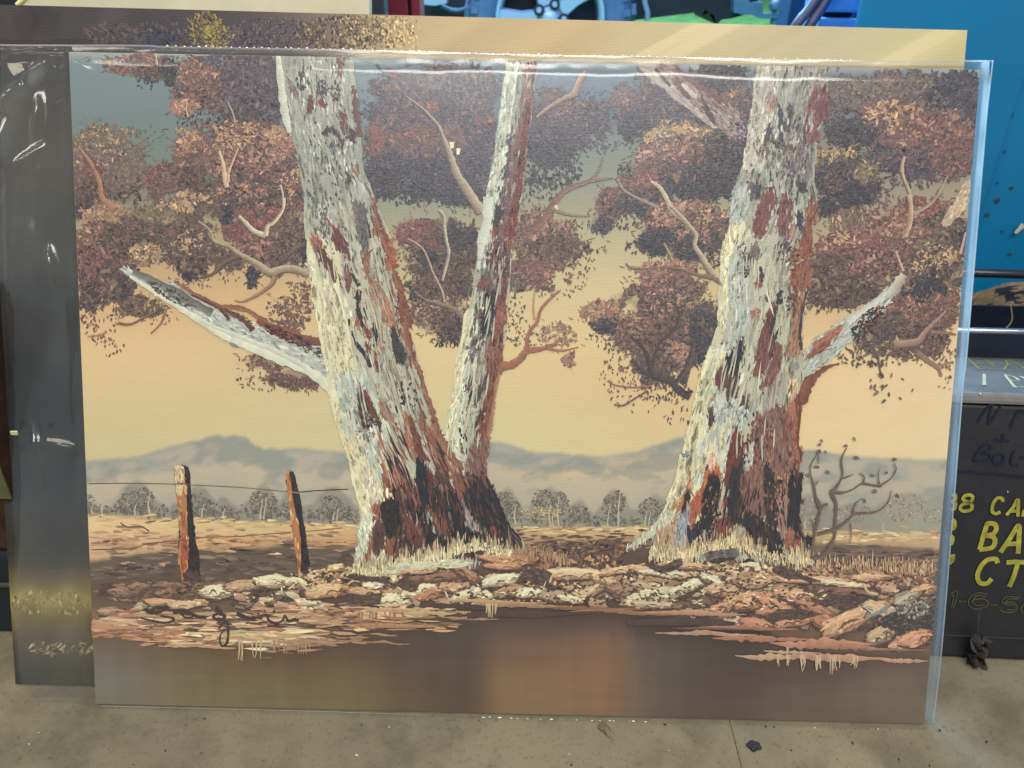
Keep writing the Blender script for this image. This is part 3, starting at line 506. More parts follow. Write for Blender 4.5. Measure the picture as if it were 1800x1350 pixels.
br([(1250, 0), (1190, 80), (1140, 170), (1060, 250), (970, 320)], [9, 11, 10, 9], 0, (138, 104, 88), (116, 86, 76), (700, 350)); br([(1200, 90), (1280, 130), (1400, 150), (1500, 155)], 7, 2, (150, 130, 106), None, (700, 350)); br([(1220, 70), (1240, 100)], 6, 3, (222, 206, 168), None, (700, 350))
RB, RB2 = (168, 112, 88), (142, 92, 74)
br([(800, 1330), (870, 1330), (950, 1280), (1000, 1220), (1120, 1200), (1240, 1160)], [16, 14, 12, 9, 6], 0, RB, RB2, (700, 350)); br([(1005, 1220), (1005, 1120), (1030, 1050), (1080, 990), (1110, 890), (1180, 810), (1250, 745)], [8, 6, 6, 5, 3], 0, RB, RB2, (700, 350)); br([(1060, 970), (1050, 860), (1065, 700)], 4, 1.5, (186, 136, 104), None, (700, 350)); br([(1170, 1200), (1280, 1215), (1410, 1190)], 5, 2, RB, None, (700, 350))
# right tree twigs
br([(135, 990), (180, 1070), (270, 1130), (400, 1190), (460, 1220)], 3, 6, (172, 158, 140), (120, 104, 96), (1050, 100)); br([(400, 1010), (470, 1060), (530, 1160), (560, 1230), (640, 1300), (690, 1350)], [5, 8, 9, 6], 0, (214, 202, 166), (150, 128, 108), (1050, 100))
br([(690, 80), (780, 170), (840, 240), (890, 310), (880, 390), (930, 470), (990, 570), (1035, 630)], [7, 7, 8, 10, 12], 0, (206, 186, 158), (110, 92, 84), (1020, 350)); br([(640, 370), (690, 470), (710, 520)], 4, 6, (176, 156, 130), (120, 100, 88), (1020, 350)); br([(340, 530), (380, 565), (460, 575), (600, 565), (750, 570), (900, 620), (1030, 650), (1100, 690)], [3, 3, 3, 4, 7, 9], 0, (140, 116, 96), (112, 90, 78), (1020, 350))
TW, TW2 = (88, 74, 72), (64, 56, 60)
br([(380, 1110), (470, 1190), (520, 1290), (540, 1400)], 4, 9, TW, TW2, (1020, 350)); br([(730, 860), (765, 940), (730, 1040), (600, 1180), (550, 1370)], [4, 5, 5, 7], 0, TW, TW2, (1020, 350)); br([(600, 1050), (595, 1170)], 2, 3, TW, None, (1020, 350)); br([(300, 890), (280, 950), (310, 1010)], 3, 3, (116, 88, 80), None, (1020, 350)); br([(1070, 1030), (1000, 1170), (880, 1260), (840, 1350), (800, 1480)], [4, 6, 9, 11], 0, (96, 82, 78), TW2, (1020, 350))
br([(1290, 160), (1400, 270), (1520, 320), (1610, 350), (1660, 410), (1750, 470)], [5, 8, 10, 12, 9], 0, TW, TW2, (820, 600)); br([(1330, 0), (1420, 130), (1440, 240), (1480, 310)], 4, 9, TW, TW2, (820, 600)); br([(1780, 40), (1740, 200), (1680, 300), (1640, 350)], 9, 8, (104, 88, 82), TW2, (820, 600)); br([(1670, 380), (1730, 430), (1765, 415)], 4, 5, TW2, None, (820, 600)); br([(1100, 330), (1160, 365), (1300, 385), (1450, 370)], 2, 3, (150, 112, 92), None, (820, 600)); br([(1155, 520), (1230, 525), (1320, 470), (1410, 415)], 3, 3, (120, 92, 78), None, (820, 600))
br([(1050, 820), (1030, 900), (1040, 980), (1090, 1110), (1100, 1240), (1080, 1400)], [6, 6, 5, 7, 8], 0, (206, 178, 146), (140, 112, 98), (1350, 100)); br([(1390, 980), (1300, 1150), (1210, 1230), (1120, 1270)], 3, 7, (170, 156, 130), (140, 126, 108), (1350, 100)); br([(1215, 0), (1240, 100), (1230, 230), (1190, 330)], [7, 7, 8], 0, (206, 176, 146), (150, 116, 98), (1320, 350)); br([(1120, 440), (1150, 520), (1180, 600)], 3, 5, (196, 168, 140), None, (1320, 350))
br([(1110, 1180), (1290, 1160), (1360, 1080), (1440, 1000), (1520, 920)], [14, 12, 8, 6, 4], 0, (176, 146, 126), (130, 100, 88), (1320, 350)); br([(1400, 1080), (1500, 1090), (1600, 1105)], 6, 3, (146, 112, 96), None, (1320, 350)); br([(1160, 120), (1250, 190), (1320, 240), (1350, 310)], [10, 8, 5], 0, (150, 118, 102), None, (1350, 600)); br([(1320, 230), (1440, 195)], 4, 3, (156, 124, 106), None, (1350, 600)); br([(850, 100), (860, 230), (880, 300)], 3, 3, (112, 92, 84), None, (1350, 600))
poly(cp(1320, 350, [(1700, 10), (1690, 70), (1610, 170), (1540, 240), (1480, 240), (1500, 170), (1590, 40), (1640, -60), (1710, -110)]), (188, 164, 136), 1, cols=[(196, 174, 146), (176, 150, 124), (206, 188, 158)])
scat(1690, 420, 20, 14, 60, DARK, 6, 3); br([(1630, 470), (1680, 300)], 5, 7, (196, 160, 146), None, (1320, 350))
for a, b in ((760, 70),): br([(a, b), (a+12, b+90)], 2, 3, (200, 190, 170), None, (100, 80))
br([(1010, 450), (1005, 520), (1020, 570)], 2, 3, (190, 180, 160), None, (100, 80)); br([(1330, 450), (1370, 540), (1390, 620)], 2, 3, (170, 160, 146), None, (100, 80))

# ---- trunks
L_tr = Layer(); CUR[0] = L_tr
class Trunk:
    def __init__(s, l, r):
        s.ly = [p[1] for p in l]; s.lx = [p[0] for p in l]; s.ry = [p[1] for p in r]; s.rx = [p[0] for p in r]
        s.y0, s.y1 = max(l[0][1], r[0][1])-6, min(l[-1][1], r[-1][1])
    def L(s, y): return np.interp(y, s.ly, s.lx)
    def R(s, y): return np.interp(y, s.ry, s.rx)
    def at(s, y, t): return s.L(y)*(1-t)+s.R(y)*t
    def ang(s, y, t): return np.arctan2(24., s.at(y+12, t)-s.at(y-12, t))
    def fill(s, cols, step=10):
        ys = np.arange(s.y0, s.y1+step, step); ys = np.minimum(ys, s.y1)
        n = len(ys); z = znext(); w = rng.normal(0, 0.8, n)
        V = np.concatenate([np.c_[s.L(ys)+w, ys, np.full(n, z)], np.c_[s.at(ys, .5), ys, np.full(n, z)], np.c_[s.R(ys)+w[::-1], ys, np.full(n, z)]])
        f = []
        for i in range(n-1):
            for o in (0, n): f += [[o+i, o+i+1, o+n+i], [o+i+1, o+n+i+1, o+n+i]]
        CUR[0].add(V, np.array(f), np.tile(lin(cols), (3*n, 1)))
    def bark(s, n, y0, y1, t0, t1, cols, ln=16, wd=4, aj=0.10, thr=None, sc=24, seed=3, jit=0.07):
        y = rng.uniform(y0, y1, n); t = rng.uniform(t0, t1, n); x = s.at(y, t)
        if thr is not None:
            k = fbm(x, y*0.45, sc, seed) > thr; x, y, t = x[k], y[k], t[k]
        dabs(x, y, s.ang(y, t)+rng.normal(0, aj, len(x)), ln, wd, tint(cols, len(x), jit))
T1 = Trunk([(485, 95), (490, 150), (500, 220), (518, 270), (529, 330), (535, 400), (543, 470), (549, 520), (560, 580), (570, 640), (580, 690), (590, 740), (605, 790), (620, 840), (632, 900), (634, 940), (622, 990)],
           [(612, 95), (621, 180), (628, 230), (632, 300), (648, 335), (657, 360), (676, 410), (690, 470), (700, 510), (713, 560), (721, 605), (732, 640), (745, 690), (757, 730), (768, 760), (780, 790), (800, 815), (820, 850), (830, 900), (835, 990)])
T2 = Trunk([(886, 115), (878, 180), (870, 240), (865, 290), (855, 330), (848, 380), (840, 440), (837, 465), (826, 540), (815, 580), (808, 610), (800, 660), (793, 710), (785, 750), (781, 790), (800, 820), (812, 860), (822, 900), (828, 975)],
           [(936, 115), (929, 180), (925, 210), (918, 270), (912, 330), (905, 370), (897, 420), (891, 470), (886, 520), (882, 560), (880, 600), (875, 640), (868, 690), (860, 730), (855, 770), (850, 810), (853, 845), (868, 880), (884, 915), (914, 952), (920, 975)])
T3 = Trunk([(1326, 118), (1320, 170), (1310, 240), (1300, 300), (1290, 330), (1283, 370), (1279, 410), (1266, 440), (1264, 480), (1262, 540), (1261, 580), (1246, 620), (1231, 660), (1221, 700), (1212, 740), (1204, 775), (1194, 815), (1181, 860), (1166, 900), (1150, 930), (1148, 985)],
           [(1452, 118), (1444, 170), (1433, 230), (1426, 280), (1421, 330), (1428, 365), (1420, 410), (1406, 440), (1396, 480), (1400, 520), (1411, 545), (1405, 565), (1400, 600), (1402, 622), (1406, 660), (1402, 700), (1400, 740), (1398, 785), (1404, 805), (1400, 835), (1404, 860), (1402, 910), (1408, 945), (1428, 985)])
GRB = [(176, 174, 153), (184, 181, 159), (168, 167, 149), (180, 176, 155)]
GRT = [(154, 155, 143), (162, 162, 149), (148, 149, 139), (166, 164, 151)]
CRB = [(226, 218, 178), (222, 216, 178), (230, 222, 182)]
BKD = [(52, 44, 46), (42, 38, 44), (66, 52, 50)]
BKR = [(118, 68, 57), (102, 56, 49), (132, 82, 67)]
BKO = [(164, 114, 90), (150, 100, 78), (178, 130, 102)]
FR[0] = True
# limbs first
def limb(pts, cols, col): poly(pts, col, 1.0, 4, cols=cols, ln=16, wd=4, dens=1.4)
limb([(212, 474), (250, 486), (300, 500), (340, 520), (380, 542), (430, 566), (470, 583), (520, 598), (580, 604), (600, 680), (582, 692), (560, 666), (520, 642), (470, 622), (420, 601), (380, 582), (342, 556), (300, 530), (250, 502)], [(186, 190, 176), (170, 176, 164), (198, 200, 184)], (182, 186, 172))
ribbon([(225, 486), (300, 534), (342, 560), (380, 585), (420, 604), (470, 624), (520, 644), (560, 668), (586, 696)], [5, 9, 12, 16, 18, 16, 14], 0, (232, 228, 190), (206, 208, 184))
ribbon([(345, 562), (380, 578), (430, 598), (480, 618), (540, 650)], 6, 10, (222, 220, 188), (190, 194, 176))
ribbon([(230, 478), (290, 506), (330, 530), (370, 552)], [10, 18, 14], 0, (104, 94, 84), (140, 138, 126)); scat(300, 520, 50, 10, 120, DARK+GREY, 7, 2.5, .55, .3, rot=.5)
ribbon(cp(120, 350, [(820, 650), (960, 740), (1080, 800), (1180, 850), (1290, 860), (1400, 885), (1500, 950), (1620, 1030), (1720, 1050), (1800, 1090), (1900, 1130)]), [3, 6, 7, 8, 9, 12, 14, 16], 0, (140, 78, 58), (170, 108, 80), .25)
ribbon(cp(120, 350, [(960, 760), (1180, 870), (1260, 960)]), 4, 7, (112, 56, 46)); ribbon(cp(120, 350, [(1200, 870), (1320, 930), (1400, 990), (1450, 1045)]), 5, 10, (110, 52, 44)); ribbon(cp(450, 350, [(0, 960), (130, 1040), (290, 1090), (420, 1130), (560, 1140)]), [9, 12, 14, 16], 0, (150, 82, 58), (120, 62, 48), .25)
scat(500, 592, 46, 9, 150, BKD+BKR, 8, 3, .4, .4, rot=.42); scat(545, 615, 30, 10, 70, DARK+BRWN, 7, 2.5, .5, .4, rot=.45); scat(410, 556, 40, 6, 50, BRWN, 7, 2, .5, .3, rot=.45); poly(cp(120, 350, [(1255, 1140), (1300, 1145), (1340, 1175), (1290, 1170)]), (130, 136, 132), .3, touch=False)
poly(cp(1050, 100, [(300, 70), (430, 70), (560, 250), (760, 430), (920, 570), (860, 570), (640, 400), (470, 260), (380, 200)]), (178, 164, 150), 1, cols=[(184, 172, 158), (166, 148, 140), (150, 130, 126)])
poly(cp(1050, 100, [(430, 70), (590, 90), (760, 250), (950, 380), (1100, 480), (1130, 640), (1060, 700), (920, 570), (760, 420), (560, 240)]), (142, 112, 110), 1, cols=[(150, 122, 118), (120, 84, 86), (168, 150, 142)])
ribbon(cp(1050, 100, [(430, 120), (550, 260)]), 7, 5, (66, 60, 76)); ribbon(cp(1050, 100, [(590, 110), (740, 240), (860, 310), (960, 390)]), 6, 12, (116, 68, 70)); poly(cp(1050, 100, [(580, 200), (640, 230), (700, 350), (640, 320)]), (104, 64, 72), .8); poly(cp(1050, 100, [(800, 350), (850, 430), (920, 560), (840, 500)]), (84, 60, 74), .8); ribbon(cp(1050, 100, [(640, 240), (720, 320), (760, 340)]), 6, 9, (190, 178, 168))
poly(cp(1050, 100, [(960, 480), (1130, 560), (1100, 700), (980, 560)]), (150, 136, 132), 1); scat(1292, 250, 20, 40, 110, NAVY+PURP, 7, 3)
limb([(1392, 646), (1420, 612), (1460, 581), (1500, 560), (1536, 532), (1556, 514), (1566, 520), (1556, 540), (1535, 562), (1512, 580), (1482, 612), (1452, 640), (1426, 656), (1405, 700), (1380, 700)], [(176, 182, 170), (194, 198, 184), (160, 164, 152)], (180, 184, 170))
ribbon(cp(1320, 350, [(1090, 790), (1140, 700), (1185, 630)]), [14, 18, 14], 0, (206, 200, 172), (150, 140, 122)); ribbon(cp(1320, 350, [(1050, 760), (950, 850), (830, 930), (740, 1000)]), 8, 14, (216, 216, 192), (180, 184, 168)); poly(cp(1320, 350, [(690, 1035), (640, 1060), (560, 1110), (470, 1180), (520, 1190), (600, 1150), (680, 1080)]), (172, 104, 80), .8); poly(cp(1320, 350, [(600, 1170), (520, 1190), (420, 1270), (480, 1270), (580, 1210)]), (150, 84, 66), .8); scat(1525, 565, 28, 12, 110, BKD+BKR, 7, 3, -.6, .4, rot=-.7); scat(1505, 590, 18, 10, 50, BKD, 6, 2.5, -.7, .4)
ribbon(cp(1120, 600, [(1230, 480), (1300, 400), (1360, 330), (1470, 240), (1580, 205)]), [18, 20, 16, 8, 3], 0, (122, 62, 48), (150, 84, 62), .2)

for T, top, mid in ((T2, GRT, GRB), (T1, GRT, GRB), (T3, GRT, GRB)):
    T.fill((174, 172, 153))
    T.bark(900, T.y0, 420, 0, 1, top, 44, 7, .05, jit=.025); T.bark(2000, 380, T.y1, 0, 1, mid, 46, 7, .05, jit=.025)
LS = [(190, 187, 163), (178, 177, 156), (202, 197, 170), (168, 167, 150)]
for T, seed in ((T2, 74), (T1, 71), (T3, 77)):     # dry-brushed streaks
    T.bark(420, T.y0, 480, .06, .9, [(158, 159, 147), (170, 169, 155), (148, 149, 140), (180, 178, 161)], 30, 2.6, .06, thr=.40, sc=30, seed=seed, jit=.03)
    T.bark(600, 430, 870, .04, .85, LS, 32, 3, .06, thr=.42, sc=30, seed=seed+1, jit=.03)
    T.bark(150, 400, 880, .3, .95, [(160, 128, 110), (146, 118, 104), (150, 142, 128)], 62, 2.6, .05, thr=.5, sc=34, seed=seed+12, jit=.04)
    T.bark(240, 480, 900, .15, .7, [(160, 164, 152), (150, 154, 144)], 40, 3, .06, thr=.5, sc=30, seed=seed+7, jit=.03)
for T, a0, a1 in ((T1, 440, 880), (T2, 560, 810), (T3, 420, 880)):   # broad lit side
    T.bark(210, a0, a1, .0, .34, [(216, 209, 174), (206, 201, 170), (222, 214, 178)], 58, 11, .05, jit=.02); T.bark(120, a0, a1, .3, .62, [(194, 191, 168), (184, 182, 160)], 54, 10, .05, jit=.02)
# middle tree
T2.bark(600, 120, 470, .0, .36, [(204, 206, 186), (192, 196, 178), (214, 214, 192)], 20, 5); T2.bark(420, 560, 830, .0, .42, [(218, 218, 192), (206, 208, 186)], 22, 5); T2.bark(160, 560, 820, 0, .14, CRB, 22, 4)
T2.bark(360, 120, 420, .62, 1, [(124, 84, 80), (108, 70, 70), (138, 104, 98)], 18, 5); T2.bark(300, 230, 560, .45, 1, [(112, 82, 80), (96, 66, 66), (128, 92, 88)], 16, 5); T2.bark(160, 180, 420, .82, 1.02, [(118, 62, 60), (104, 52, 54)], 18, 5); T2.bark(170, 240, 480, .30, .62, NAVY+PURP, 10, 3.5, thr=.5); T2.bark(200, 430, 560, .25, 1, BKR+PURP, 14, 5); T2.bark(160, 480, 640, .15, .7, [(112, 104, 100), (96, 88, 86), (140, 136, 128)], 14, 5); T2.bark(120, 520, 620, .35, .7, BKD, 12, 4, thr=.5)
T2.bark(320, 520, 860, .72, 1.0, BKR+[(158, 98, 76)], 18, 5); T2.bark(120, 600, 780, .9, 1.02, BKO, 16, 4); T2.bark(90, 580, 830, .3, .7, BKD+BRWN, 9, 3, thr=.52)
poly(cp(700, 350, [(770, 70), (800, 120), (760, 240), (730, 210), (750, 130)]), (60, 52, 62), .8); poly(cp(700, 350, [(720, 880), (740, 930), (700, 1000), (720, 1080), (640, 1060), (660, 940)]), (48, 46, 56), .8); poly(cp(700, 350, [(740, 770), (720, 850), (690, 840), (720, 760)]), (58, 52, 60), .6); poly(cp(700, 350, [(780, 880), (840, 900), (830, 1000), (770, 980)]), (142, 88, 74), .8); ribbon(cp(700, 350, [(690, 0), (680, 200), (640, 350), (625, 490)]), [16, 17, 15, 3], 0, (212, 216, 194), (190, 192, 176)); poly(cp(700, 350, [(740, 240), (765, 280), (730, 310)]), (128, 60, 52), .5); poly(cp(700, 350, [(670, 630), (690, 690), (640, 720), (610, 700)]), (124, 72, 62), .8); ribbon(cp(700, 350, [(800, 1080), (790, 1180), (770, 1270)]), 5, 8, (60, 46, 46))
poly(cp(520, 600, [(1380, 290), (1395, 330), (1350, 400), (1330, 370)]), (96, 58, 52), .6); ribbon(cp(520, 600, [(1380, 400), (1365, 460), (1360, 520)]), 4, 5, (60, 48, 48)); poly(cp(520, 600, [(1480, 290), (1500, 330), (1440, 460), (1400, 520), (1420, 400)]), (84, 68, 66), .8); poly(cp(520, 600, [(1470, 550), (1465, 600), (1420, 680), (1400, 690), (1440, 590)]), (98, 60, 54), .6); ribbon(cp(520, 600, [(1570, 300), (1540, 440), (1530, 560), (1520, 680), (1500, 740), (1495, 850)]), [12, 12, 11, 12, 12], 0, (186, 128, 96), (130, 78, 58), .2); ribbon(cp(520, 600, [(1600, 40), (1600, 150), (1580, 250)]), 5, 10, (70, 48, 46))
poly(cp(520, 600, [(1500, 60), (1600, 80), (1620, 200), (1590, 280), (1540, 260), (1490, 180)]), (140, 90, 74), 1)
# left tree, upper part
ribbon(cp(450, 80, [(150, 80), (168, 250), (188, 420), (210, 560), (245, 700)]), [9, 11, 13, 14, 8], 0, (214, 216, 190), (180, 184, 168))
scat(528, 145, 13, 16, 60, NAVY, 6, 3, 1.5); scat(562, 160, 11, 16, 60, NAVY+PURP, 7, 3, 1.6); scat(585, 165, 8, 20, 30, NAVY, 7, 3, 1.7)
for pts, c in (([(410, 420), (440, 500), (400, 530), (385, 510)], (116, 58, 54)), ([(490, 440), (525, 460), (515, 495), (480, 480)], (120, 62, 58)), ([(630, 130), (660, 200), (640, 250), (615, 190)], (124, 74, 72)), ([(640, 540), (690, 570), (680, 610), (640, 600)], (118, 60, 60)), ([(650, 600), (700, 620), (690, 700), (650, 680)], (124, 76, 74)), ([(710, 660), (765, 700), (750, 780), (715, 740)], (78, 46, 58)), ([(640, 760), (665, 770), (655, 805), (635, 795)], (94, 58, 60)), ([(530, 670), (570, 675), (560, 700), (530, 705)], (70, 60, 68)), ([(590, 680), (625, 710), (610, 730)], (66, 60, 66)), ([(240, 310), (280, 350), (310, 400), (260, 400)], (126, 100, 98)), ([(700, 1040), (730, 1060), (715, 1105)], (80, 56, 60)), ([(590, 780), (605, 840), (580, 870), (570, 800)], (104, 106, 104))): poly(cp(450, 80, pts), c, .7)
ribbon(cp(450, 80, [(740, 330), (760, 420), (765, 540), (790, 640), (800, 740)]), [7, 9, 10, 8, 7], 0, (118, 66, 64), (96, 54, 56), .3)
T1.bark(70, 120, 330, .30, .85, NAVY+[(84, 80, 86)], 9, 3, thr=.5, seed=9); T1.bark(60, 300, 520, .2, .8, GREY+[(118, 112, 104)], 11, 3.5, thr=.48, seed=11); T1.bark(130, 100, 420, .1, .9, [(196, 200, 188), (206, 208, 192)], 12, 3, thr=.45, seed=5); T1.bark(50, 280, 420, .08, .5, BRWN+OLIV, 6, 4, thr=.45, seed=15); T1.bark(70, 340, 470, .05, .3, [(110, 112, 104), (90, 90, 86)], 9, 3)
# left tree, middle part
poly(cp(450, 350, [(410, 520), (450, 560), (520, 690), (600, 660), (660, 760), (700, 880), (735, 960), (640, 1050), (730, 1200), (750, 1290), (690, 1300), (600, 1160), (520, 1080), (470, 860), (425, 640)]), (228, 222, 184), 1.2, cols=CRB+[(208, 208, 184)], ang=1.35, ln=18, wd=6)
for pts, c in (([(430, 300), (490, 340), (495, 400), (440, 390)], (166, 92, 70)), ([(480, 400), (560, 480), (630, 590), (652, 695), (580, 640), (545, 560), (490, 500)], (106, 54, 48)), ([(560, 190), (610, 240), (640, 300), (600, 270)], (158, 86, 66)), ([(610, 250), (680, 330), (722, 430), (715, 480), (680, 440), (600, 380)], (106, 62, 60)), ([(690, 530), (740, 600), (725, 730), (695, 690)], (126, 74, 64)), ([(850, 420), (882, 490), (865, 600), (838, 540)], (144, 96, 76)), ([(740, 40), (790, 60), (830, 240), (800, 330), (770, 200)], (128, 112, 102)), ([(860, 620), (960, 690), (1040, 850), (1085, 1000), (1020, 1010), (935, 850)], (168, 116, 88)), ([(1060, 1020), (1110, 1110), (1165, 1240), (1150, 1310), (1100, 1290), (1065, 1150)], (64, 58, 58)), ([(785, 930), (805, 1000), (770, 1010)], (178, 92, 66)), ([(850, 1010), (885, 1070), (880, 1120), (850, 1070)], (132, 66, 52)), ([(860, 1150), (885, 1190), (870, 1230)], (128, 72, 58)), ([(935, 1240), (960, 1350), (930, 1350)], (136, 74, 58)), ([(790, 60), (850, 100), (860, 300), (840, 420), (800, 300)], (96, 90, 90))): poly(cp(450, 350, pts), c, .8)
for pts, w in (([(770, 800), (800, 740), (800, 800), (790, 870), (815, 960), (830, 1030)], [5, 8, 7, 8, 4]), ([(745, 1050), (780, 1150), (840, 1230), (900, 1340)], [4, 7, 6, 6]), ([(920, 985), (930, 1080), (930, 1180), (940, 1245)], [5, 9, 7, 4]), ([(835, 870), (870, 970)], [3, 3]), ([(740, 600), (800, 700)], [4, 6]), ([(860, 180), (890, 320)], [2, 3])): ribbon(cp(450, 350, pts), w, 0, (44, 42, 50), (56, 52, 56), .3)
poly(cp(450, 350, [(690, 970), (725, 960), (735, 985), (715, 1030), (670, 1050), (650, 1040)]), (50, 38, 34), .4, touch=False); ribbon(cp(450, 350, [(655, 1060), (710, 1050), (732, 1015)]), 3, 4, (196, 172, 120))
ribbon(cp(450, 350, [(915, 0), (928, 110), (955, 180), (935, 270), (985, 290), (1015, 370), (1040, 450), (1055, 540), (1095, 640), (1130, 740), (1150, 860), (1175, 980), (1170, 1060), (1205, 1180), (1235, 1290), (1265, 1350)]), [5, 7, 11, 10, 15, 16, 15, 13, 14, 15, 15, 9, 7, 6], 0, (122, 62, 48), (168, 104, 78), .3); scat(684, 450, 7, 30, 50, [(176, 108, 78), (150, 82, 60)], 9, 3, 1.3); scat(701, 545, 8, 40, 60, BKR, 9, 3, 1.3)
T1.bark(90, 480, 700, .45, .9, BKO, 10, 3, thr=.54, seed=25); T1.bark(60, 440, 760, .35, .85, [(128, 130, 122), (112, 112, 108)], 12, 3, thr=.5, seed=26); scat(590, 608, 6, 10, 16, DARK, 5, 2)
# left tree, lower part
T1.bark(560, 500, 900, .0, .30, CRB, 40, 8, .05, jit=.03); T1.bark(160, 700, 860, .2, .5, [(206, 206, 180), (196, 198, 178)], 40, 7, .05, jit=.03); T1.bark(130, 660, 760, .05, .45, [(186, 192, 180), (200, 204, 188)], 22, 6)
for pts, c, cs in (([(500, 365), (525, 430), (585, 505), (640, 610), (662, 745), (600, 700), (530, 690), (500, 630), (468, 520), (478, 440)], (62, 48, 46), [(52, 42, 42), (74, 56, 52), (96, 76, 70)]), ([(505, 380), (560, 450), (620, 560), (655, 660), (620, 620), (560, 520)], (124, 66, 52), None), ([(655, 480), (720, 530), (770, 640), (795, 710), (720, 660), (665, 580)], (158, 116, 98), None), ([(850, 590), (905, 630), (930, 700), (975, 770), (1005, 890), (1045, 955), (960, 930), (915, 830), (875, 720)], (118, 64, 52), None), ([(850, 600), (880, 640), (920, 830), (950, 930), (900, 860), (865, 740)], (172, 110, 82), None), ([(600, 700), (660, 760), (650, 900), (610, 800)], (170, 132, 108), None), ([(950, 940), (1000, 1000), (1060, 1080), (1085, 1170), (1055, 1320), (980, 1320), (945, 1200)], (38, 38, 46), None), ([(1000, 1010), (1075, 1090), (1060, 1165), (1010, 1120)], (118, 50, 44), None), ([(645, 955), (700, 1015), (740, 1120), (752, 1265), (700, 1265), (680, 1120)], (154, 92, 70), None), ([(780, 985), (825, 1025), (860, 1120), (880, 1210), (950, 1340), (870, 1350), (815, 1220), (780, 1090)], (158, 98, 74), None), ([(870, 1150), (920, 1190), (985, 1340), (900, 1350)], (80, 58, 52), None), ([(1105, 970), (1170, 1000), (1235, 1180), (1310, 1340), (1180, 1360), (1095, 1150)], (92, 62, 56), [(80, 54, 50), (112, 74, 64), (60, 46, 48), (140, 120, 108)]), ([(1200, 990), (1250, 1100), (1300, 1200), (1300, 1290), (1250, 1230)], (132, 64, 50), None), ([(1320, 1060), (1390, 800), (1425, 850), (1490, 770), (1510, 900), (1500, 1090), (1600, 1320), (1400, 1350)], (132, 94, 80), [(140, 100, 84), (116, 78, 66), (156, 124, 106)]), ([(1440, 1180), (1530, 1160), (1610, 1330), (1480, 1350)], (44, 40, 44), None), ([(390, 820), (440, 920), (410, 900)], (218, 186, 140), None), ([(540, 1100), (640, 1120), (680, 1250), (600, 1340), (540, 1340)], (206, 182, 152), [(214, 196, 166), (196, 160, 134), (222, 214, 182)])): poly(cp(520, 600, pts), c, .9, cols=cs)
ribbon(cp(520, 600, [(935, 170), (965, 240), (990, 330), (1010, 400), (1040, 500), (1075, 600), (1090, 690), (1130, 770), (1170, 840), (1215, 920), (1310, 1035)]), [5, 7, 7, 8, 11, 14, 14, 14, 13, 9], 0, (130, 74, 56), (176, 126, 98), .25); ribbon(cp(520, 600, [(985, 560), (1000, 680), (1060, 760), (1120, 860), (1180, 1000)]), [6, 16, 18, 16], 0, (160, 112, 88), (144, 92, 72)); ribbon(cp(520, 600, [(1205, 1040), (1225, 1130), (1255, 1240)]), 3, 7, (206, 192, 170)); ribbon(cp(520, 600, [(780, 520), (795, 575)]), 4, 4, (54, 48, 52))
scat(706, 690, 5, 26, 34, BKD, 7, 3, 1.5); scat(720, 700, 12, 24, 16, BKD, 6, 2.5, 1.4); scat(640, 750, 18, 26, 60, [(150, 144, 134), (112, 96, 88)], 5, 3); scat(658, 800, 22, 50, 50, [(190, 196, 184), (206, 206, 190)], 14, 4, 1.4, .2)
T1.bark(190, 770, 890, .30, .98, BKR+BKO+BKD, 46, 3, .07, thr=.44, sc=22, seed=36); T3.bark(170, 790, 900, .32, .7, BKR+BKO+BKD, 46, 3, .07, thr=.46, sc=22, seed=37)
# left tree, foot
T1.bark(620, 865, 985, .30, 1, BKD+BKD+BKR+[(96, 68, 58), (130, 100, 86)], 22, 4, seed=33); T1.bark(160, 860, 990, .0, .30, CRB+[(206, 190, 160)], 18, 5); T2.bark(420, 840, 965, 0, 1, BKD+BRWN+[(126, 84, 70)], 18, 5)
for pts, c in (([(690, 430), (752, 425), (742, 560), (725, 700), (640, 840), (672, 650), (690, 560)], (158, 92, 68)), ([(760, 380), (890, 375), (935, 560), (885, 660), (810, 675), (768, 540)], (50, 42, 40)), ([(800, 690), (880, 680), (890, 800), (810, 830)], (140, 84, 64)), ([(720, 560), (780, 560), (780, 740), (700, 780)], (92, 62, 52)), ([(900, 430), (960, 500), (1080, 620), (1110, 720), (1000, 700), (930, 560)], (120, 68, 56)), ([(1080, 540), (1200, 640), (1310, 720), (1300, 805), (1210, 770), (1120, 660)], (46, 42, 48)), ([(1040, 50), (1110, 130), (1130, 400), (1060, 330)], (40, 40, 48)), ([(1290, 280), (1460, 470), (1490, 640), (1400, 720), (1330, 560)], (44, 40, 46)), ([(1160, 480), (1230, 500), (1300, 620), (1200, 580)], (136, 82, 66)), ([(1330, 160), (1400, 200), (1400, 380), (1340, 300)], (140, 84, 66)), ([(1450, 250), (1600, 210), (1690, 410), (1795, 640), (1700, 650), (1560, 560), (1480, 400)], (44, 40, 44)), ([(1400, 380), (1480, 520), (1520, 600), (1440, 560)], (150, 140, 130)), ([(1620, 600), (1700, 620), (1740, 700), (1640, 690)], (132, 66, 54)), ([(590, 560), (680, 470), (690, 560), (660, 680), (600, 820), (545, 880), (570, 740)], (210, 206, 176))): poly(cp(500, 800, pts), c, 1.0, ang=1.4)
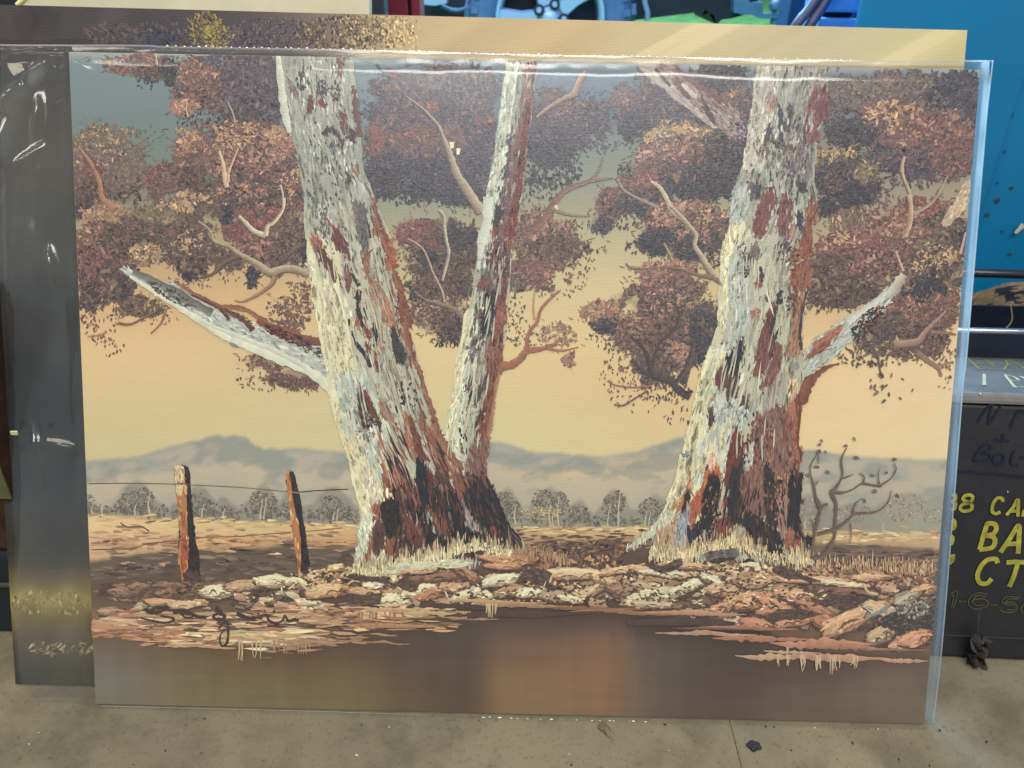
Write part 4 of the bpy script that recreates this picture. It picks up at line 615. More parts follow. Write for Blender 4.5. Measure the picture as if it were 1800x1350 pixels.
# right tree, upper part
T3.bark(330, 120, 300, .0, .30, [(192, 186, 172), (202, 196, 180), (180, 172, 160)], 20, 6); T3.bark(260, 120, 320, .55, 1, [(140, 132, 134), (120, 108, 114), (156, 150, 146)], 16, 5); T3.bark(90, 160, 260, .78, 1.02, [(118, 70, 76), (134, 92, 90)], 18, 6)
for pts, c in (([(1690, 520), (1720, 400), (1800, 370), (1800, 520)], (114, 64, 72)), ([(1330, 330), (1400, 350), (1380, 430), (1320, 440)], (162, 128, 114)), ([(1300, 1080), (1390, 1080), (1370, 1200), (1320, 1350), (1220, 1350), (1260, 1200)], (130, 76, 70)), ([(1440, 1130), (1490, 1135), (1505, 1350), (1415, 1350)], (134, 82, 74)), ([(1700, 1180), (1690, 1350), (1615, 1350), (1640, 1280)], (150, 92, 76)), ([(1180, 1100), (1250, 1140), (1230, 1060), (1190, 1040)], (80, 76, 84)), ([(1060, 1060), (1170, 1080), (1160, 1250), (1040, 1350), (1030, 1200)], (176, 180, 172)), ([(1320, 580), (1350, 600), (1320, 720), (1285, 720)], (70, 66, 78)), ([(1490, 420), (1510, 440), (1490, 600), (1450, 580), (1480, 520)], (76, 70, 82)), ([(1350, 700), (1430, 710), (1440, 760), (1400, 740)], (50, 50, 64)), ([(1560, 680), (1590, 780), (1560, 860), (1520, 840), (1520, 740)], (126, 110, 108)), ([(1580, 1030), (1615, 1050), (1605, 1090), (1570, 1070)], (70, 64, 72))): poly(cp(1050, 100, pts), c, .9)
for pts, w in (([(1400, 400), (1420, 480), (1420, 600), (1430, 720)], [4, 7, 8, 6]), ([(1255, 950), (1245, 1030), (1240, 1140)], [4, 9, 6]), ([(1340, 930), (1345, 1010), (1340, 1090)], [3, 5, 6]), ([(1490, 440), (1485, 580)], [6, 5]), ([(1600, 600), (1620, 720)], [2, 3]), ([(1560, 1090), (1545, 1200)], [3, 2])): ribbon(cp(1050, 100, pts), w, 0, (54, 54, 70), (66, 62, 74), .3)
T3.bark(110, 180, 460, .15, .95, NAVY+PURP, 10, 3.5, thr=.55, seed=41); T3.bark(160, 250, 360, .1, .7, OLIV+GREY, 8, 4, thr=.46, seed=42); T3.bark(140, 200, 480, .2, .9, [(196, 198, 186), (184, 186, 176)], 12, 3, thr=.5, seed=43); T3.bark(90, 230, 330, .45, .9, PURP+BRWN, 8, 3, thr=.45, seed=47)
# right tree, middle part
for pts, c in (([(1420, 0), (1510, 0), (1480, 120), (1440, 200), (1430, 300), (1345, 290), (1370, 130)], (126, 72, 66)), ([(1570, 20), (1640, 20), (1640, 180), (1600, 290), (1550, 280), (1550, 140)], (128, 80, 74)), ([(1700, 140), (1735, 180), (1725, 270), (1700, 230)], (58, 58, 76)), ([(1800, 110), (1745, 280), (1705, 400), (1690, 480), (1800, 470)], (148, 86, 66)), ([(1680, 560), (1800, 540), (1800, 720), (1680, 740), (1645, 680)], (152, 90, 72)), ([(1130, 330), (1180, 240), (1215, 270), (1200, 480), (1170, 620), (1135, 870), (1100, 690), (1093, 500)], (232, 216, 168)), ([(1370, 370), (1390, 480), (1340, 520), (1310, 620), (1290, 700), (1300, 520), (1330, 430)], (116, 100, 92)), ([(1385, 640), (1420, 640), (1410, 710), (1370, 700)], (146, 86, 70)), ([(1490, 870), (1535, 890), (1490, 1060), (1480, 1250), (1440, 1350), (1375, 1350), (1390, 1130), (1460, 960)], (120, 66, 58)), ([(1530, 1170), (1555, 1200), (1560, 1300), (1500, 1350), (1510, 1260)], (142, 80, 66)), ([(1760, 750), (1740, 880), (1720, 1000), (1735, 1220), (1700, 1255), (1600, 1260), (1650, 1000), (1655, 870)], (168, 120, 92)), ([(1240, 1130), (1265, 1150), (1255, 1350), (1120, 1350), (1210, 1200)], (52, 48, 52)), ([(1100, 1150), (1150, 1170), (1130, 1230), (1100, 1230)], (142, 90, 76)), ([(1020, 1230), (1120, 1250), (1110, 1350), (960, 1350)], (224, 220, 190)), ([(1090, 900), (1115, 960), (1100, 1005), (1080, 970)], (228, 220, 178)), ([(1310, 930), (1380, 900), (1380, 940), (1320, 960)], (162, 106, 92))): poly(cp(1020, 350, pts), c, 1.0)
for pts, w in (([(1400, 560), (1410, 620), (1412, 690)], [3, 6, 5]), ([(1575, 750), (1545, 800), (1560, 845), (1590, 800)], [5, 8, 6]), ([(1530, 880), (1500, 1000), (1488, 1140), (1460, 1200)], [4, 7, 7, 3]), ([(1570, 1030), (1520, 1120), (1490, 1280)], [3, 5, 3]), ([(1765, 760), (1730, 940), (1715, 1100), (1730, 1220)], [5, 4, 5, 6])): ribbon(cp(1020, 350, pts), w, 0, (50, 48, 58), (64, 56, 58), .3)
ribbon(cp(1020, 350, [(1290, 480), (1260, 590), (1240, 740), (1205, 840)]), [3, 6, 7, 5], 0, (130, 74, 62), (110, 62, 54), .3); T3.bark(90, 360, 700, .1, .9, GREY+BRWN, 9, 3, thr=.54, seed=45); T3.bark(260, 430, 640, .1, .35, [(176, 182, 172), (190, 194, 180)], 20, 5, thr=.45, seed=46)
scat(1302, 470, 12, 24, 60, DARK+OLIV, 5, 3); scat(1370, 450, 16, 20, 50, GREY+DARK, 8, 3, -1.0); scat(1385, 540, 10, 14, 40, BRWN+DARK, 5, 3); scat(1392, 470, 8, 30, 40, BKR, 7, 4)
# right tree, lower part
T3.bark(620, 640, 910, .0, .36, CRB, 40, 8, .05, jit=.03); T3.bark(120, 660, 860, .12, .42, [(196, 200, 188), (208, 210, 194)], 20, 5); T3.bark(420, 740, 985, .55, 1, [(132, 92, 78), (112, 74, 64), (146, 108, 90)], 18, 5)
for pts, c, cs in (([(720, 130), (805, 15), (805, 180), (760, 335), (690, 315), (668, 200)], (46, 42, 48), None), ([(640, 230), (690, 300), (690, 385), (620, 385), (605, 300)], (112, 62, 54), None), ([(725, 310), (772, 320), (782, 420), (712, 550), (688, 440)], (94, 64, 60), None), ([(970, 0), (1040, 0), (1040, 120), (980, 270), (895, 300), (940, 150)], (124, 72, 64), None), ([(1080, 85), (1112, 75), (1112, 200), (1050, 345), (965, 390), (1010, 270)], (132, 84, 74), None), ([(740, 690), (790, 735), (822, 820), (832, 900), (770, 1040), (740, 1160), (680, 1160), (690, 1000), (728, 850)], (120, 56, 44), None), ([(1180, 520), (1275, 495), (1262, 700), (1250, 830), (1285, 920), (1250, 1000), (1205, 940), (1205, 780), (1175, 600)], (176, 108, 80), [(186, 118, 88), (160, 92, 66), (146, 80, 58)]), ([(1070, 610), (1125, 640), (1105, 790), (1055, 700)], (62, 54, 54), None), ([(900, 720), (1040, 560), (1190, 600), (1210, 950), (1120, 1350), (870, 1360), (895, 900)], (138, 96, 82), [(142, 98, 84), (116, 76, 66), (154, 116, 100), (96, 66, 60)]), ([(535, 1020), (612, 1015), (645, 1100), (560, 1200), (480, 1360), (410, 1360), (500, 1150)], (186, 96, 58), [(190, 98, 58), (166, 82, 50), (200, 120, 80)]), ([(388, 1030), (412, 1170), (362, 1290), (250, 1360), (380, 1180)], (186, 130, 88), None), ([(560, 1090), (642, 1110), (622, 1230), (545, 1360), (470, 1360)], (54, 42, 40), None), ([(1200, 1055), (1285, 1090), (1265, 1360), (1180, 1360)], (46, 42, 46), None), ([(1185, 350), (1260, 360), (1230, 480), (1185, 480)], (206, 176, 138), None), ([(840, 440), (870, 560), (820, 620), (800, 700), (790, 600)], (96, 76, 74), None), ([(800, 980), (840, 940), (860, 1200), (830, 1350), (740, 1350), (760, 1120)], (66, 54, 54), None), ([(840, 900), (890, 830), (900, 960), (870, 1120), (850, 1060)], (186, 188, 176), None), ([(550, 570), (580, 560), (585, 650), (555, 690)], (86, 60, 58), None), ([(1000, 1000), (1060, 1080), (1090, 1230), (1000, 1350), (990, 1150)], (58, 48, 50), None), ([(590, 900), (600, 1010), (550, 1010)], (214, 170, 140), None)): poly(cp(1120, 600, pts), c, 1.0, cols=cs, ang=1.62)
scat(1202, 803, 6, 6, 20, [(120, 128, 128), (150, 154, 146)], 7, 3, 1); ribbon(cp(1120, 600, [(1350, 310), (1330, 370), (1275, 490), (1235, 470)]), [8, 18, 22, 10], 0, (126, 62, 48), (150, 86, 62), .15); ribbon(cp(1120, 600, [(1270, 500), (1265, 660), (1250, 830), (1280, 920), (1255, 990)]), 4, 5, (116, 60, 46)); scat(1285, 735, 26, 30, 70, [(190, 196, 186), (166, 168, 158)], 12, 4, 1.7, .3); scat(1330, 780, 30, 50, 90, BKD+BKR+BKO, 8, 3, 1.6, .3)
# right tree, foot
for pts, c in (([(640, 150), (725, 180), (702, 400), (640, 510), (585, 480), (600, 300)], (42, 38, 40)), ([(830, 40), (892, 80), (892, 300), (905, 460), (795, 460), (800, 250)], (52, 44, 48)), ([(950, 360), (1100, 480), (1205, 560), (1225, 710), (1100, 710), (1000, 610), (915, 480)], (54, 44, 46)), ([(1265, 330), (1350, 230), (1372, 540), (1445, 595), (1400, 660), (1255, 500)], (48, 42, 44)), ([(700, 460), (800, 440), (812, 600), (680, 610)], (134, 72, 58)), ([(1260, 540), (1320, 540), (1395, 680), (1330, 710), (1245, 640)], (158, 92, 72)), ([(440, 360), (500, 325), (502, 450), (470, 620), (355, 620), (380, 480)], (154, 160, 164)), ([(485, 500), (590, 480), (565, 650), (500, 660)], (52, 50, 60)), ([(900, 100), (1050, 60), (1080, 420), (960, 360), (910, 250)], (138, 94, 80)), ([(1080, 60), (1140, 100), (1190, 260), (1200, 480), (1100, 440)], (60, 50, 52)), ([(1190, 200), (1260, 100), (1260, 480), (1210, 560)], (160, 122, 102)), ([(500, 330), (560, 260), (590, 340), (500, 490)], (184, 96, 60)), ([(370, 380), (480, 220), (500, 300), (400, 430), (350, 560), (240, 560)], (180, 120, 84)), ([(380, 400), (200, 560), (40, 660), (10, 650), (180, 520), (300, 380)], (206, 200, 168)), ([(240, 530), (350, 500), (380, 620), (250, 640)], (186, 150, 118)), ([(460, 250), (490, 230), (480, 300), (430, 380)], (60, 46, 44))): poly(cp(1100, 820, pts), c, 1.0, ang=1.55)
scat(1250, 900, 14, 40, 60, BKD+[(170, 130, 70)], 7, 3, 1.6); scat(1360, 880, 20, 40, 70, BKO+BKD, 8, 3, 1.6)


for T, seed in ((T1, 71), (T2, 74), (T3, 77)):     # last thin touches over the bark
    T.bark(60, T.y0, 480, .06, .9, [(160, 161, 149), (172, 171, 157), (182, 180, 163)], 20, 2, .07, thr=.45, sc=30, seed=seed+8)
    T.bark(110, 450, 800, .04, .8, LS, 44, 2.4, .07, thr=.46, sc=30, seed=seed+1)
    T.bark(120, T.y0, 860, .35, 1.0, [(122, 86, 75), (106, 74, 67), (140, 104, 89)], 15, 1.8, .09, thr=.57, sc=22, seed=seed+3)
    T.bark(70, T.y0, 880, .2, .95, [(64, 57, 60), (80, 73, 74)], 12, 1.8, .09, thr=.58, sc=18, seed=seed+4)
    T.bark(150, 850, 975, .28, 1.0, BKD+BKD+[(110, 66, 55), (96, 66, 57)], 24, 2.4, .08, thr=.35, seed=seed+5)
    T.bark(150, 300, 860, .86, 1.0, BKR+[(150, 100, 78)], 18, 2.2, .10, thr=.42, seed=seed+6)
FR[0] = False
# ---- bank of stones, bark litter, dry grass
L_rk = Layer(); CUR[0] = L_rk
SAND = [(214, 176, 136), (202, 162, 124), (226, 194, 152), (188, 146, 112)]
SHAD = [(92, 72, 62), (78, 62, 56), (106, 84, 70)]
scat(620, 1012, 90, 12, 260, SAND+CREAM, 12, 5, 0, .4); scat(560, 1020, 60, 14, 160, SAND+SHAD, 10, 5, 0, .5)
scat(760, 1030, 140, 16, 420, SHAD+BRWN+SAND, 10, 5, .1, .5); scat(930, 1035, 120, 26, 620, SHAD+BRWN+SAND, 10, 5, .1, .5); scat(1080, 1030, 90, 30, 500, SHAD+BRWN+SAND, 10, 5, .1, .5); scat(1250, 1020, 140, 26, 700, SAND+BRWN+CREAM, 10, 5, .1, .5); scat(1450, 1030, 190, 30, 900, SAND+BRWN+RUSTL, 11, 5, .1, .5); scat(1600, 1010, 44, 20, 260, [(150, 116, 96), (190, 150, 122), (120, 92, 80)], 9, 5)
scat(300, 1040, 130, 18, 420, [(126, 96, 76), (104, 78, 64), (92, 70, 60), (146, 114, 90)], 16, 6, 0, .3); scat(470, 1045, 80, 30, 300, SHAD+BRWN, 12, 6, 0, .5); scat(1550, 1075, 100, 40, 500, SHAD+BRWN, 12, 6, .1, .5); scat(1350, 1080, 150, 20, 420, SHAD+BRWN+RUST, 14, 5, .1, .3)
def rock(cx, cy, w, h, ang=0.0, top=(206, 164, 122), low=(120, 88, 70), hole=0, cream=0):
    w *= 1.2; h *= .9; gy = np.mean(top); top = tuple(np.clip(np.array(top)*.92+gy*.08+8, 0, 240)); low = tuple(np.array(low)*1.1)
    n = 8; t = np.linspace(0, 2*np.pi, n, endpoint=False)+rng.uniform(0, .5)
    r = rng.uniform(0.72, 1.2, n); c, s = math.cos(ang), math.sin(ang)
    def P_(a, b): return (cx+a*w*c-b*h*s, cy+a*w*s+b*h*c)
    def shp(k, dx=0, dy=0, kx=1): return [P_(.5*k*kx*r[i]*math.cos(t[i])+dx, .5*k*r[i]*math.sin(t[i])+dy) for i in range(n)]
    poly(shp(1.08, .04, .16), (88, 70, 62), .8, 2, cols=SHAD, ln=9, wd=3.5)
    poly(shp(1.0), low, .7, 2, cols=[low, tuple(np.array(low)*1.15), tuple(np.array(low)*.86), tuple(np.array(low)*.5+np.array(top)*.5)], ln=10, wd=4, ang=ang+rng.normal(0, .2))
    poly(shp(.82, -.05, -.13, .98), top, .8, 2, cols=[top, tuple(np.array(top)*.93), tuple(np.clip(np.array(top)*1.06, 0, 245)), tuple(np.array(low)*.4+np.array(top)*.6)], ln=11, wd=4, ang=ang+rng.normal(0, .2))
    hi = tuple(np.clip(np.array(top)*1.08+8, 0, 244))
    for i in range(2 if w > 40 else 1):
        q = rng.uniform(-.3, .1); e = rng.uniform(-.35, -.1); ribbon([P_(q-.18, e+.16), P_(q, e-.02), P_(q+.2, e+.06), P_(q+.34, e+.2)], [1.5, h*.2, h*.16, 1], 0, hi, top, .25)
    for i in range(1+hole//2):
        q = rng.uniform(-.3, .3); ribbon([P_(q-.1, .28), P_(q, .02+rng.normal(0, .06)), P_(q+.14, .2)], [1.2, h*.15, 1.2], 0, tuple(np.array(low)*.7), None, .25)
    if cream: ribbon([P_(-.42, .08), P_(-.2, -.36), P_(.14, -.36), P_(.42, -.02)], 3, 4.5, (230, 214, 172), hi)
for i in range(120):                        # broken rubble between the larger stones
    x = rng.uniform(240, 1640); y0 = np.interp(x, [240, 420, 640, 900, 1150, 1400, 1640], [1062, 1040, 1022, 1015, 1012, 1025, 1040]); y1 = np.interp(x, [240, 420, 640, 900, 1150, 1400, 1640], [1078, 1078, 1074, 1062, 1072, 1105, 1145])
    y = rng.uniform(y0, y1); w = rng.uniform(14, 40); h = w*rng.uniform(.24, .42); a = rng.normal(-.05, .35)
    c = np.array([(216, 184, 146), (226, 206, 168), (204, 164, 132), (176, 140, 114), (212, 180, 144)][rng.integers(5)])*rng.uniform(.85, 1.05)
    q = [(x+math.cos(t+a)*w*.5*rng.uniform(.7, 1.2), y+math.sin(t)*h*.5*rng.uniform(.7, 1.2)+math.cos(t)*w*.5*math.sin(a)) for t in np.linspace(0, 2*np.pi, 7)[:-1]]
    poly([(u+1.5, v+h*.3) for u, v in q], (84, 66, 58), .5, 1, touch=False); poly(q, tuple(c), .5, 1, touch=False, grad=tuple(c*.72))
TO, CRM, PK = (210, 164, 120), (222, 204, 164), (200, 144, 112)
for a in [(215, 1040, 46, 18, 0, (150, 116, 92), (110, 84, 70)), (200, 1075, 60, 16, 0, (166, 130, 104), (124, 98, 80)), (245, 1030, 30, 14, 0, (150, 116, 94), (112, 86, 72)), (280, 1058, 62, 16, .05, (206, 158, 118), (140, 106, 84)), (330, 1062, 60, 14, -.1, (208, 176, 134), (150, 120, 96)), (300, 1028, 50, 10, 0, (140, 108, 86), (110, 84, 70)),
          (380, 1040, 50, 26, .1, CRM, (150, 128, 104), 2, 1), (435, 1030, 66, 22, -.1, (190, 152, 116), (130, 98, 78)), (478, 1022, 56, 26, -.05, CRM, (150, 124, 98), 2, 1), (520, 1025, 36, 22, .1, CRM, (130, 104, 86), 2, 1), (470, 1055, 30, 12, .1, (206, 182, 144), (120, 94, 78)), (505, 1075, 70, 20, -.1, (214, 174, 130), (150, 116, 90)), (545, 1065, 50, 24, .1, CRM, (160, 130, 102)), (575, 1040, 80, 26, -.2, (214, 174, 126), (150, 112, 84), 2), (590, 1000, 30, 14, -.1, (216, 184, 138), (150, 116, 88)), (640, 1042, 70, 20, .1, (200, 154, 112), (120, 88, 70), 2), (658, 1028, 28, 15, 0, (232, 222, 182), (196, 176, 138), 1, 1), (690, 1020, 16, 14, 0, (226, 206, 162), (170, 140, 110)),
          (690, 1058, 52, 22, .05, CRM, (160, 140, 112), 2, 1), (735, 1040, 60, 24, -.3, CRM, (150, 120, 96), 1, 1), (760, 1045, 66, 18, -.3, (176, 124, 88), (122, 84, 64)), (795, 1035, 44, 20, 0, (196, 150, 114), (122, 88, 72)), (812, 1050, 40, 20, -.4, CRM, (150, 140, 116), 1, 1), (845, 1045, 34, 22, .3, CRM, (140, 130, 110), 2, 1), (880, 1022, 60, 24, -.2, (222, 212, 176), (150, 128, 104), 1, 1), (900, 1040, 40, 22, -.1, (176, 138, 100), (112, 84, 68)), (930, 1045, 46, 20, -.1, (224, 216, 180), (160, 140, 112), 1, 1), (975, 1050, 46, 24, .1, (176, 144, 112), (122, 96, 78)), (885, 985, 90, 18, .05, (196, 142, 104), (150, 104, 80)), (885, 998, 70, 12, .02, (206, 152, 110), (160, 112, 84)), (770, 1015, 100, 20, -.12, (140, 98, 76), (96, 70, 58)), (740, 1003, 60, 14, -.05, (214, 178, 138), (170, 134, 104)), (820, 1010, 56, 22, .55, (170, 122, 92), (110, 78, 64)),
          (1010, 1012, 100, 22, .02, (214, 184, 144), (150, 116, 90), 2, 1), (1060, 1022, 50, 20, .3, (210, 172, 124), (150, 114, 86)), (1035, 1042, 60, 20, -.4, (204, 170, 130), (130, 104, 84), 1), (1000, 1055, 40, 14, .2, (220, 204, 166), (160, 134, 106), 1, 1), (1100, 1042, 60, 30, .1, (160, 122, 96), (110, 82, 68), 2), (1090, 1005, 70, 14, -.2, (214, 178, 134), (150, 112, 86)), (1140, 1005, 60, 14, .1, (206, 168, 126), (140, 104, 82)), (1150, 1050, 90, 30, -.15, (206, 196, 156), (150, 130, 104), 2), (1140, 1066, 110, 14, .05, (196, 170, 134), (140, 112, 92)), (1170, 1012, 80, 16, .1, (214, 200, 164), (150, 122, 98), 2), (1220, 1030, 80, 18, -.3, (216, 204, 168), (140, 116, 94), 2, 1), (1250, 1025, 50, 16, .4, (222, 210, 176), (130, 108, 92), 2), (1200, 998, 90, 14, .05, (206, 166, 126), (140, 104, 84)), (1270, 1042, 70, 22, .1, (196, 158, 118), (122, 92, 76), 3), (1330, 1030, 60, 16, -.1, (190, 150, 116), (140, 108, 86)),
          (1320, 1060, 90, 32, -.12, (212, 164, 122), (150, 108, 84), 4), (1360, 1070, 70, 30, .35, (196, 138, 104), (140, 98, 78), 1), (1265, 1072, 40, 22, -.3, (190, 138, 106), (130, 96, 78)), (1400, 1050, 80, 22, .1, (206, 160, 120), (140, 102, 82)), (1430, 1075, 90, 22, .35, (176, 122, 94), (120, 84, 70)), (1290, 1098, 46, 18, -.1, (196, 176, 146), (130, 110, 94), 1), (1330, 1100, 50, 20, .15, (198, 136, 106), (140, 98, 80)), (1400, 1095, 70, 22, -.2, (200, 144, 110), (140, 100, 82), 2), (1450, 1100, 50, 24, .3, (176, 118, 92), (120, 84, 72), 1), (1350, 1080, 40, 12, 0, (190, 128, 98), (140, 96, 78)),
          (1475, 1045, 110, 34, .1, (128, 92, 76), (88, 66, 60), 2), (1440, 1025, 120, 16, .02, (212, 174, 134), (160, 122, 96)), (1530, 1020, 70, 16, -.05, (210, 168, 126), (160, 120, 94)), (1480, 1032, 90, 10, .1, (222, 204, 164), (180, 150, 118)), (1555, 1040, 40, 20, .3, (190, 150, 122), (112, 84, 74), 1), (1500, 1090, 124, 34, -.42, (214, 166, 126), (150, 112, 90), 6), (1540, 1075, 50, 22, .2, (206, 170, 128), (160, 150, 136), 1), (1600, 1060, 60, 36, -.2, (150, 140, 122), (104, 92, 82), 3), (1618, 1042, 44, 20, -.2, (214, 160, 122), (150, 110, 90)), (1590, 1058, 50, 18, -.5, (176, 164, 140), (120, 108, 92)), (1545, 1120, 44, 32, -.4, (190, 160, 124), (124, 106, 86), 3), (1605, 1128, 60, 30, -.3, (206, 148, 114), (160, 116, 92), 2), (1580, 1140, 40, 16, -.1, (200, 150, 118), (150, 110, 90))]:
    rock(*a)
poly(cp(1300, 850, [(1130, 1070), (1500, 1000), (1500, 1200), (1250, 1230), (1130, 1180)]), (72, 62, 60), 1.5, cols=[(66, 58, 56), (82, 72, 66), (96, 92, 84)]); rock(1545, 1122, 40, 30, -.4, (190, 160, 124), (124, 106, 86), 2); rock(1606, 1128, 58, 28, -.3, (208, 150, 116), (160, 116, 92), 1); ribbon([(1518, 1090), (1545, 1080), (1558, 1068)], 5, 9, (140, 150, 140), (120, 132, 126)); scat(1600, 1075, 30, 16, 60, [(140, 144, 134), (110, 104, 94), (176, 160, 134)], 7, 4)
poly(cp(1300, 850, [(230, 1040), (470, 1010), (640, 1060), (560, 1070), (300, 1110), (220, 1110)]), (86, 68, 60), 1.2, cols=SHAD+BRWN); poly(cp(1300, 850, [(560, 880), (780, 900), (1000, 950), (780, 1020), (640, 940)]), (84, 66, 60), 1.2, cols=SHAD+BRWN)
poly(cp(800, 820, [(580, 820), (760, 850), (740, 960), (640, 940), (560, 880)]), (84, 67, 59), 1.4, cols=SHAD+BRWN); poly(cp(500, 800, [(470, 1110), (760, 1100), (720, 1180), (520, 1180)]), (84, 67, 59), 1.4, cols=SHAD+BRWN); poly(cp(500, 800, [(520, 940), (700, 960), (820, 960), (800, 1010), (620, 1000), (520, 980)]), (84, 67, 59), 1.4, cols=SHAD+BRWN); poly(cp(500, 800, [(870, 1020), (1060, 1020), (1020, 1080), (900, 1070)]), (84, 67, 59), 1.4, cols=SHAD+BRWN)
for o, pts in (((800, 820), [(745, 930), (770, 870), (850, 850)]), ((500, 800), [(100, 990), (190, 1070), (260, 1060)]), ((1300, 850), [(960, 810), (1000, 880), (1080, 900)])): ribbon(cp(*o, pts), 4, 5, (226, 204, 160), (170, 140, 110))
scat(900, 1050, 150, 26, 40, CREAM, 9, 2.5, 0, .5); scat(1300, 1045, 170, 30, 50, CREAM, 9, 2.5, 0, .5); scat(560, 1050, 170, 28, 40, CREAM, 9, 2.5, 0, .5); scat(1000, 1050, 200, 24, 150, SHAD, 7, 3, .1, .6); scat(1300, 1050, 170, 30, 160, SHAD, 7, 3, .1, .6)
# waterline streaks and drips
streaks(150, 170, 400, lambda x: np.interp(x, [170, 400], [1090, 1098]), 9, SAND+[(170, 124, 98), (150, 112, 92)], 40, 5); streaks(120, 170, 360, lambda x: np.interp(x, [170, 300, 400], [1108, 1122, 1132]), 5, [(190, 138, 108), (206, 160, 124), (160, 116, 92)], 44, 4.5)
streaks(210, 300, 640, lambda x: np.interp(x, [300, 640], [1098, 1082]), 11, SAND+BRWN+[(150, 112, 88)], 40, 5); streaks(140, 320, 560, lambda x: np.interp(x, [320, 560], [1125, 1118]), 7, SAND+CREAM+[(160, 118, 92)], 44, 5); streaks(60, 470, 640, lambda x: 1142-(x-470)*.12, 6, [(150, 118, 94), (170, 134, 104)], 26, 3)
streaks(150, 500, 780, lambda x: np.interp(x, [500, 780], [1085, 1076]), 5, SAND+[(150, 112, 86)], 44, 5); streaks(70, 560, 800, lambda x: np.interp(x, [560, 800], [1096, 1100]), 5, [(190, 150, 114), (120, 94, 78)], 36, 3.5)
for x0, x1, y, w, c in [(350, 416, 1137, 5, (206, 160, 126)), (280, 318, 1134, 3.5, (206, 164, 130)), (600, 775, 1100, 7, (190, 144, 108)), (640, 760, 1074, 5, (206, 168, 126)), (700, 800, 1078, 8, (206, 178, 136)), (800, 842, 1078, 5, (196, 160, 122)), (770, 876, 1088, 6, (176, 138, 106)), (760, 960, 1060, 6, (206, 166, 122)), (830, 1000, 1066, 8, (180, 140, 104)), (650, 698, 1116, 4, (180, 146, 116)), (630, 720, 1131, 4, (172, 134, 108)), (480, 610, 1128, 5, (190, 150, 116)), (960, 1130, 1072, 9, (150, 104, 80)), (1000, 1240, 1080, 7, (160, 118, 92)), (1130, 1310, 1082, 8, (196, 152, 120)), (1200, 1400, 1108, 6, (176, 124, 100)), (1150, 1330, 1118, 7, (196, 156, 128)), (1250, 1420, 1126, 10, (186, 132, 108)), (1350, 1530, 1135, 14, (200, 146, 118)), (1420, 1560, 1143, 9, (180, 128, 104)), (1500, 1630, 1146, 4, (150, 116, 98)), (1290, 1420, 1158, 8, (206, 170, 138)), (1370, 1560, 1160, 11, (200, 154, 124)), (1540, 1628, 1165, 7, (206, 160, 130)), (1180, 1330, 1108, 4, (120, 94, 82)), (1340, 1440, 1150, 5, (206, 170, 140))]:
    m = (x0+x1)/2; ribbon([(x0, y-2+rng.normal(0, 1)), (x0*.7+x1*.3, y-1+rng.normal(0, 1.5)), (m, y+rng.normal(0, 1.5)), (x0*.25+x1*.75, y+2), (x1, y+2)], [1.2, w, w*1.15, w*.8, 1], 0, c, tuple(np.array(c)*.85), .22)
ribbon([(820, 1084), (880, 1080), (960, 1082), (1060, 1078)], [10, 14, 10, 2], 0, (82, 66, 58)); ribbon([(760, 1066), (820, 1068), (900, 1074)], [8, 10, 3], 0, (80, 64, 56)); ribbon([(1100, 1098), (1200, 1096), (1290, 1100)], [10, 14, 6], 0, (84, 68, 62))
def drip(x0, x1, y, n, h, c=(206, 178, 144)):
    for x in rng.uniform(x0, x1, n): ribbon([(x, y-h*.5), (x+rng.normal(0, 1), y+h*.2), (x+rng.normal(0, 1.5), y+h*rng.uniform(.5, 1.2))], 3, 1, c, None)
drip(1365, 1385, 1162, 5, 16); drip(1400, 1415, 1164, 5, 18); drip(1430, 1450, 1164, 7, 16); drip(1455, 1475, 1166, 5, 22); drip(1490, 1520, 1164, 6, 14); drip(420, 465, 1135, 10, 22); drip(480, 550, 1132, 16, 16, (176, 142, 112)); drip(630, 710, 1085, 16, 18, (160, 122, 96)); drip(853, 872, 1070, 7, 16, (206, 178, 140)); drip(1370, 1382, 1146, 2, 10)
# dry grass at the feet of the trees
L_gr = Layer(); CUR[0] = L_gr
def tuft(line, n, h, cols=CREAM, spread=5):
    xs = np.array([p[0] for p in line]); ys = np.array([p[1] for p in line]); x = rng.uniform(xs[0], xs[-1], n)
    y = np.interp(x, xs, ys)+rng.uniform(-spread, spread, n); hh = h*rng.uniform(.35, 1.3, n)*(.35+1.3*vnoise(x, 0*x, 14, 5))
    dabs(x, y-hh*.3, -math.pi/2+rng.normal(0, .10, n), hh, 1.9, tint(cols, n))
t1 = cp(500, 800, [(550, 900), (660, 910), (760, 920), (900, 850), (1100, 830), (1280, 815), (1340, 760), (1560, 735), (1700, 760), (1790, 780)])
tuft(t1, 420, 15, CREAM+[(206, 188, 148), (186, 164, 126), (170, 146, 112)], 7); tuft([(p[0], p[1]-10) for p in t1], 90, 18, [(206, 184, 146), (176, 156, 128), (150, 134, 116)], 8); tuft([(p[0], p[1]+6) for p in t1], 260, 10, CREAM+[(236, 224, 184)], 5)
t2 = cp(1100, 820, [(170, 690), (300, 720), (470, 720), (560, 690), (640, 670), (850, 610), (1010, 690), (1200, 740), (1340, 760), (1460, 770)])
tuft(t2, 460, 15, CREAM+[(206, 180, 136), (186, 160, 122), (170, 142, 110)], 8); tuft([(p[0], p[1]-12) for p in t2], 90, 18, [(206, 184, 146), (176, 156, 128), (196, 168, 128)], 9); tuft([(p[0], p[1]+8) for p in t2], 300, 12, CREAM+[(220, 190, 146)], 8)
tuft([(1430, 995), (1500, 1000), (1640, 1010)], 260, 14, [(196, 160, 126), (170, 134, 108), (212, 182, 144)], 10); tuft([(900, 975), (960, 985), (1000, 990)], 120, 14, [(190, 150, 116), (160, 124, 98)], 8)
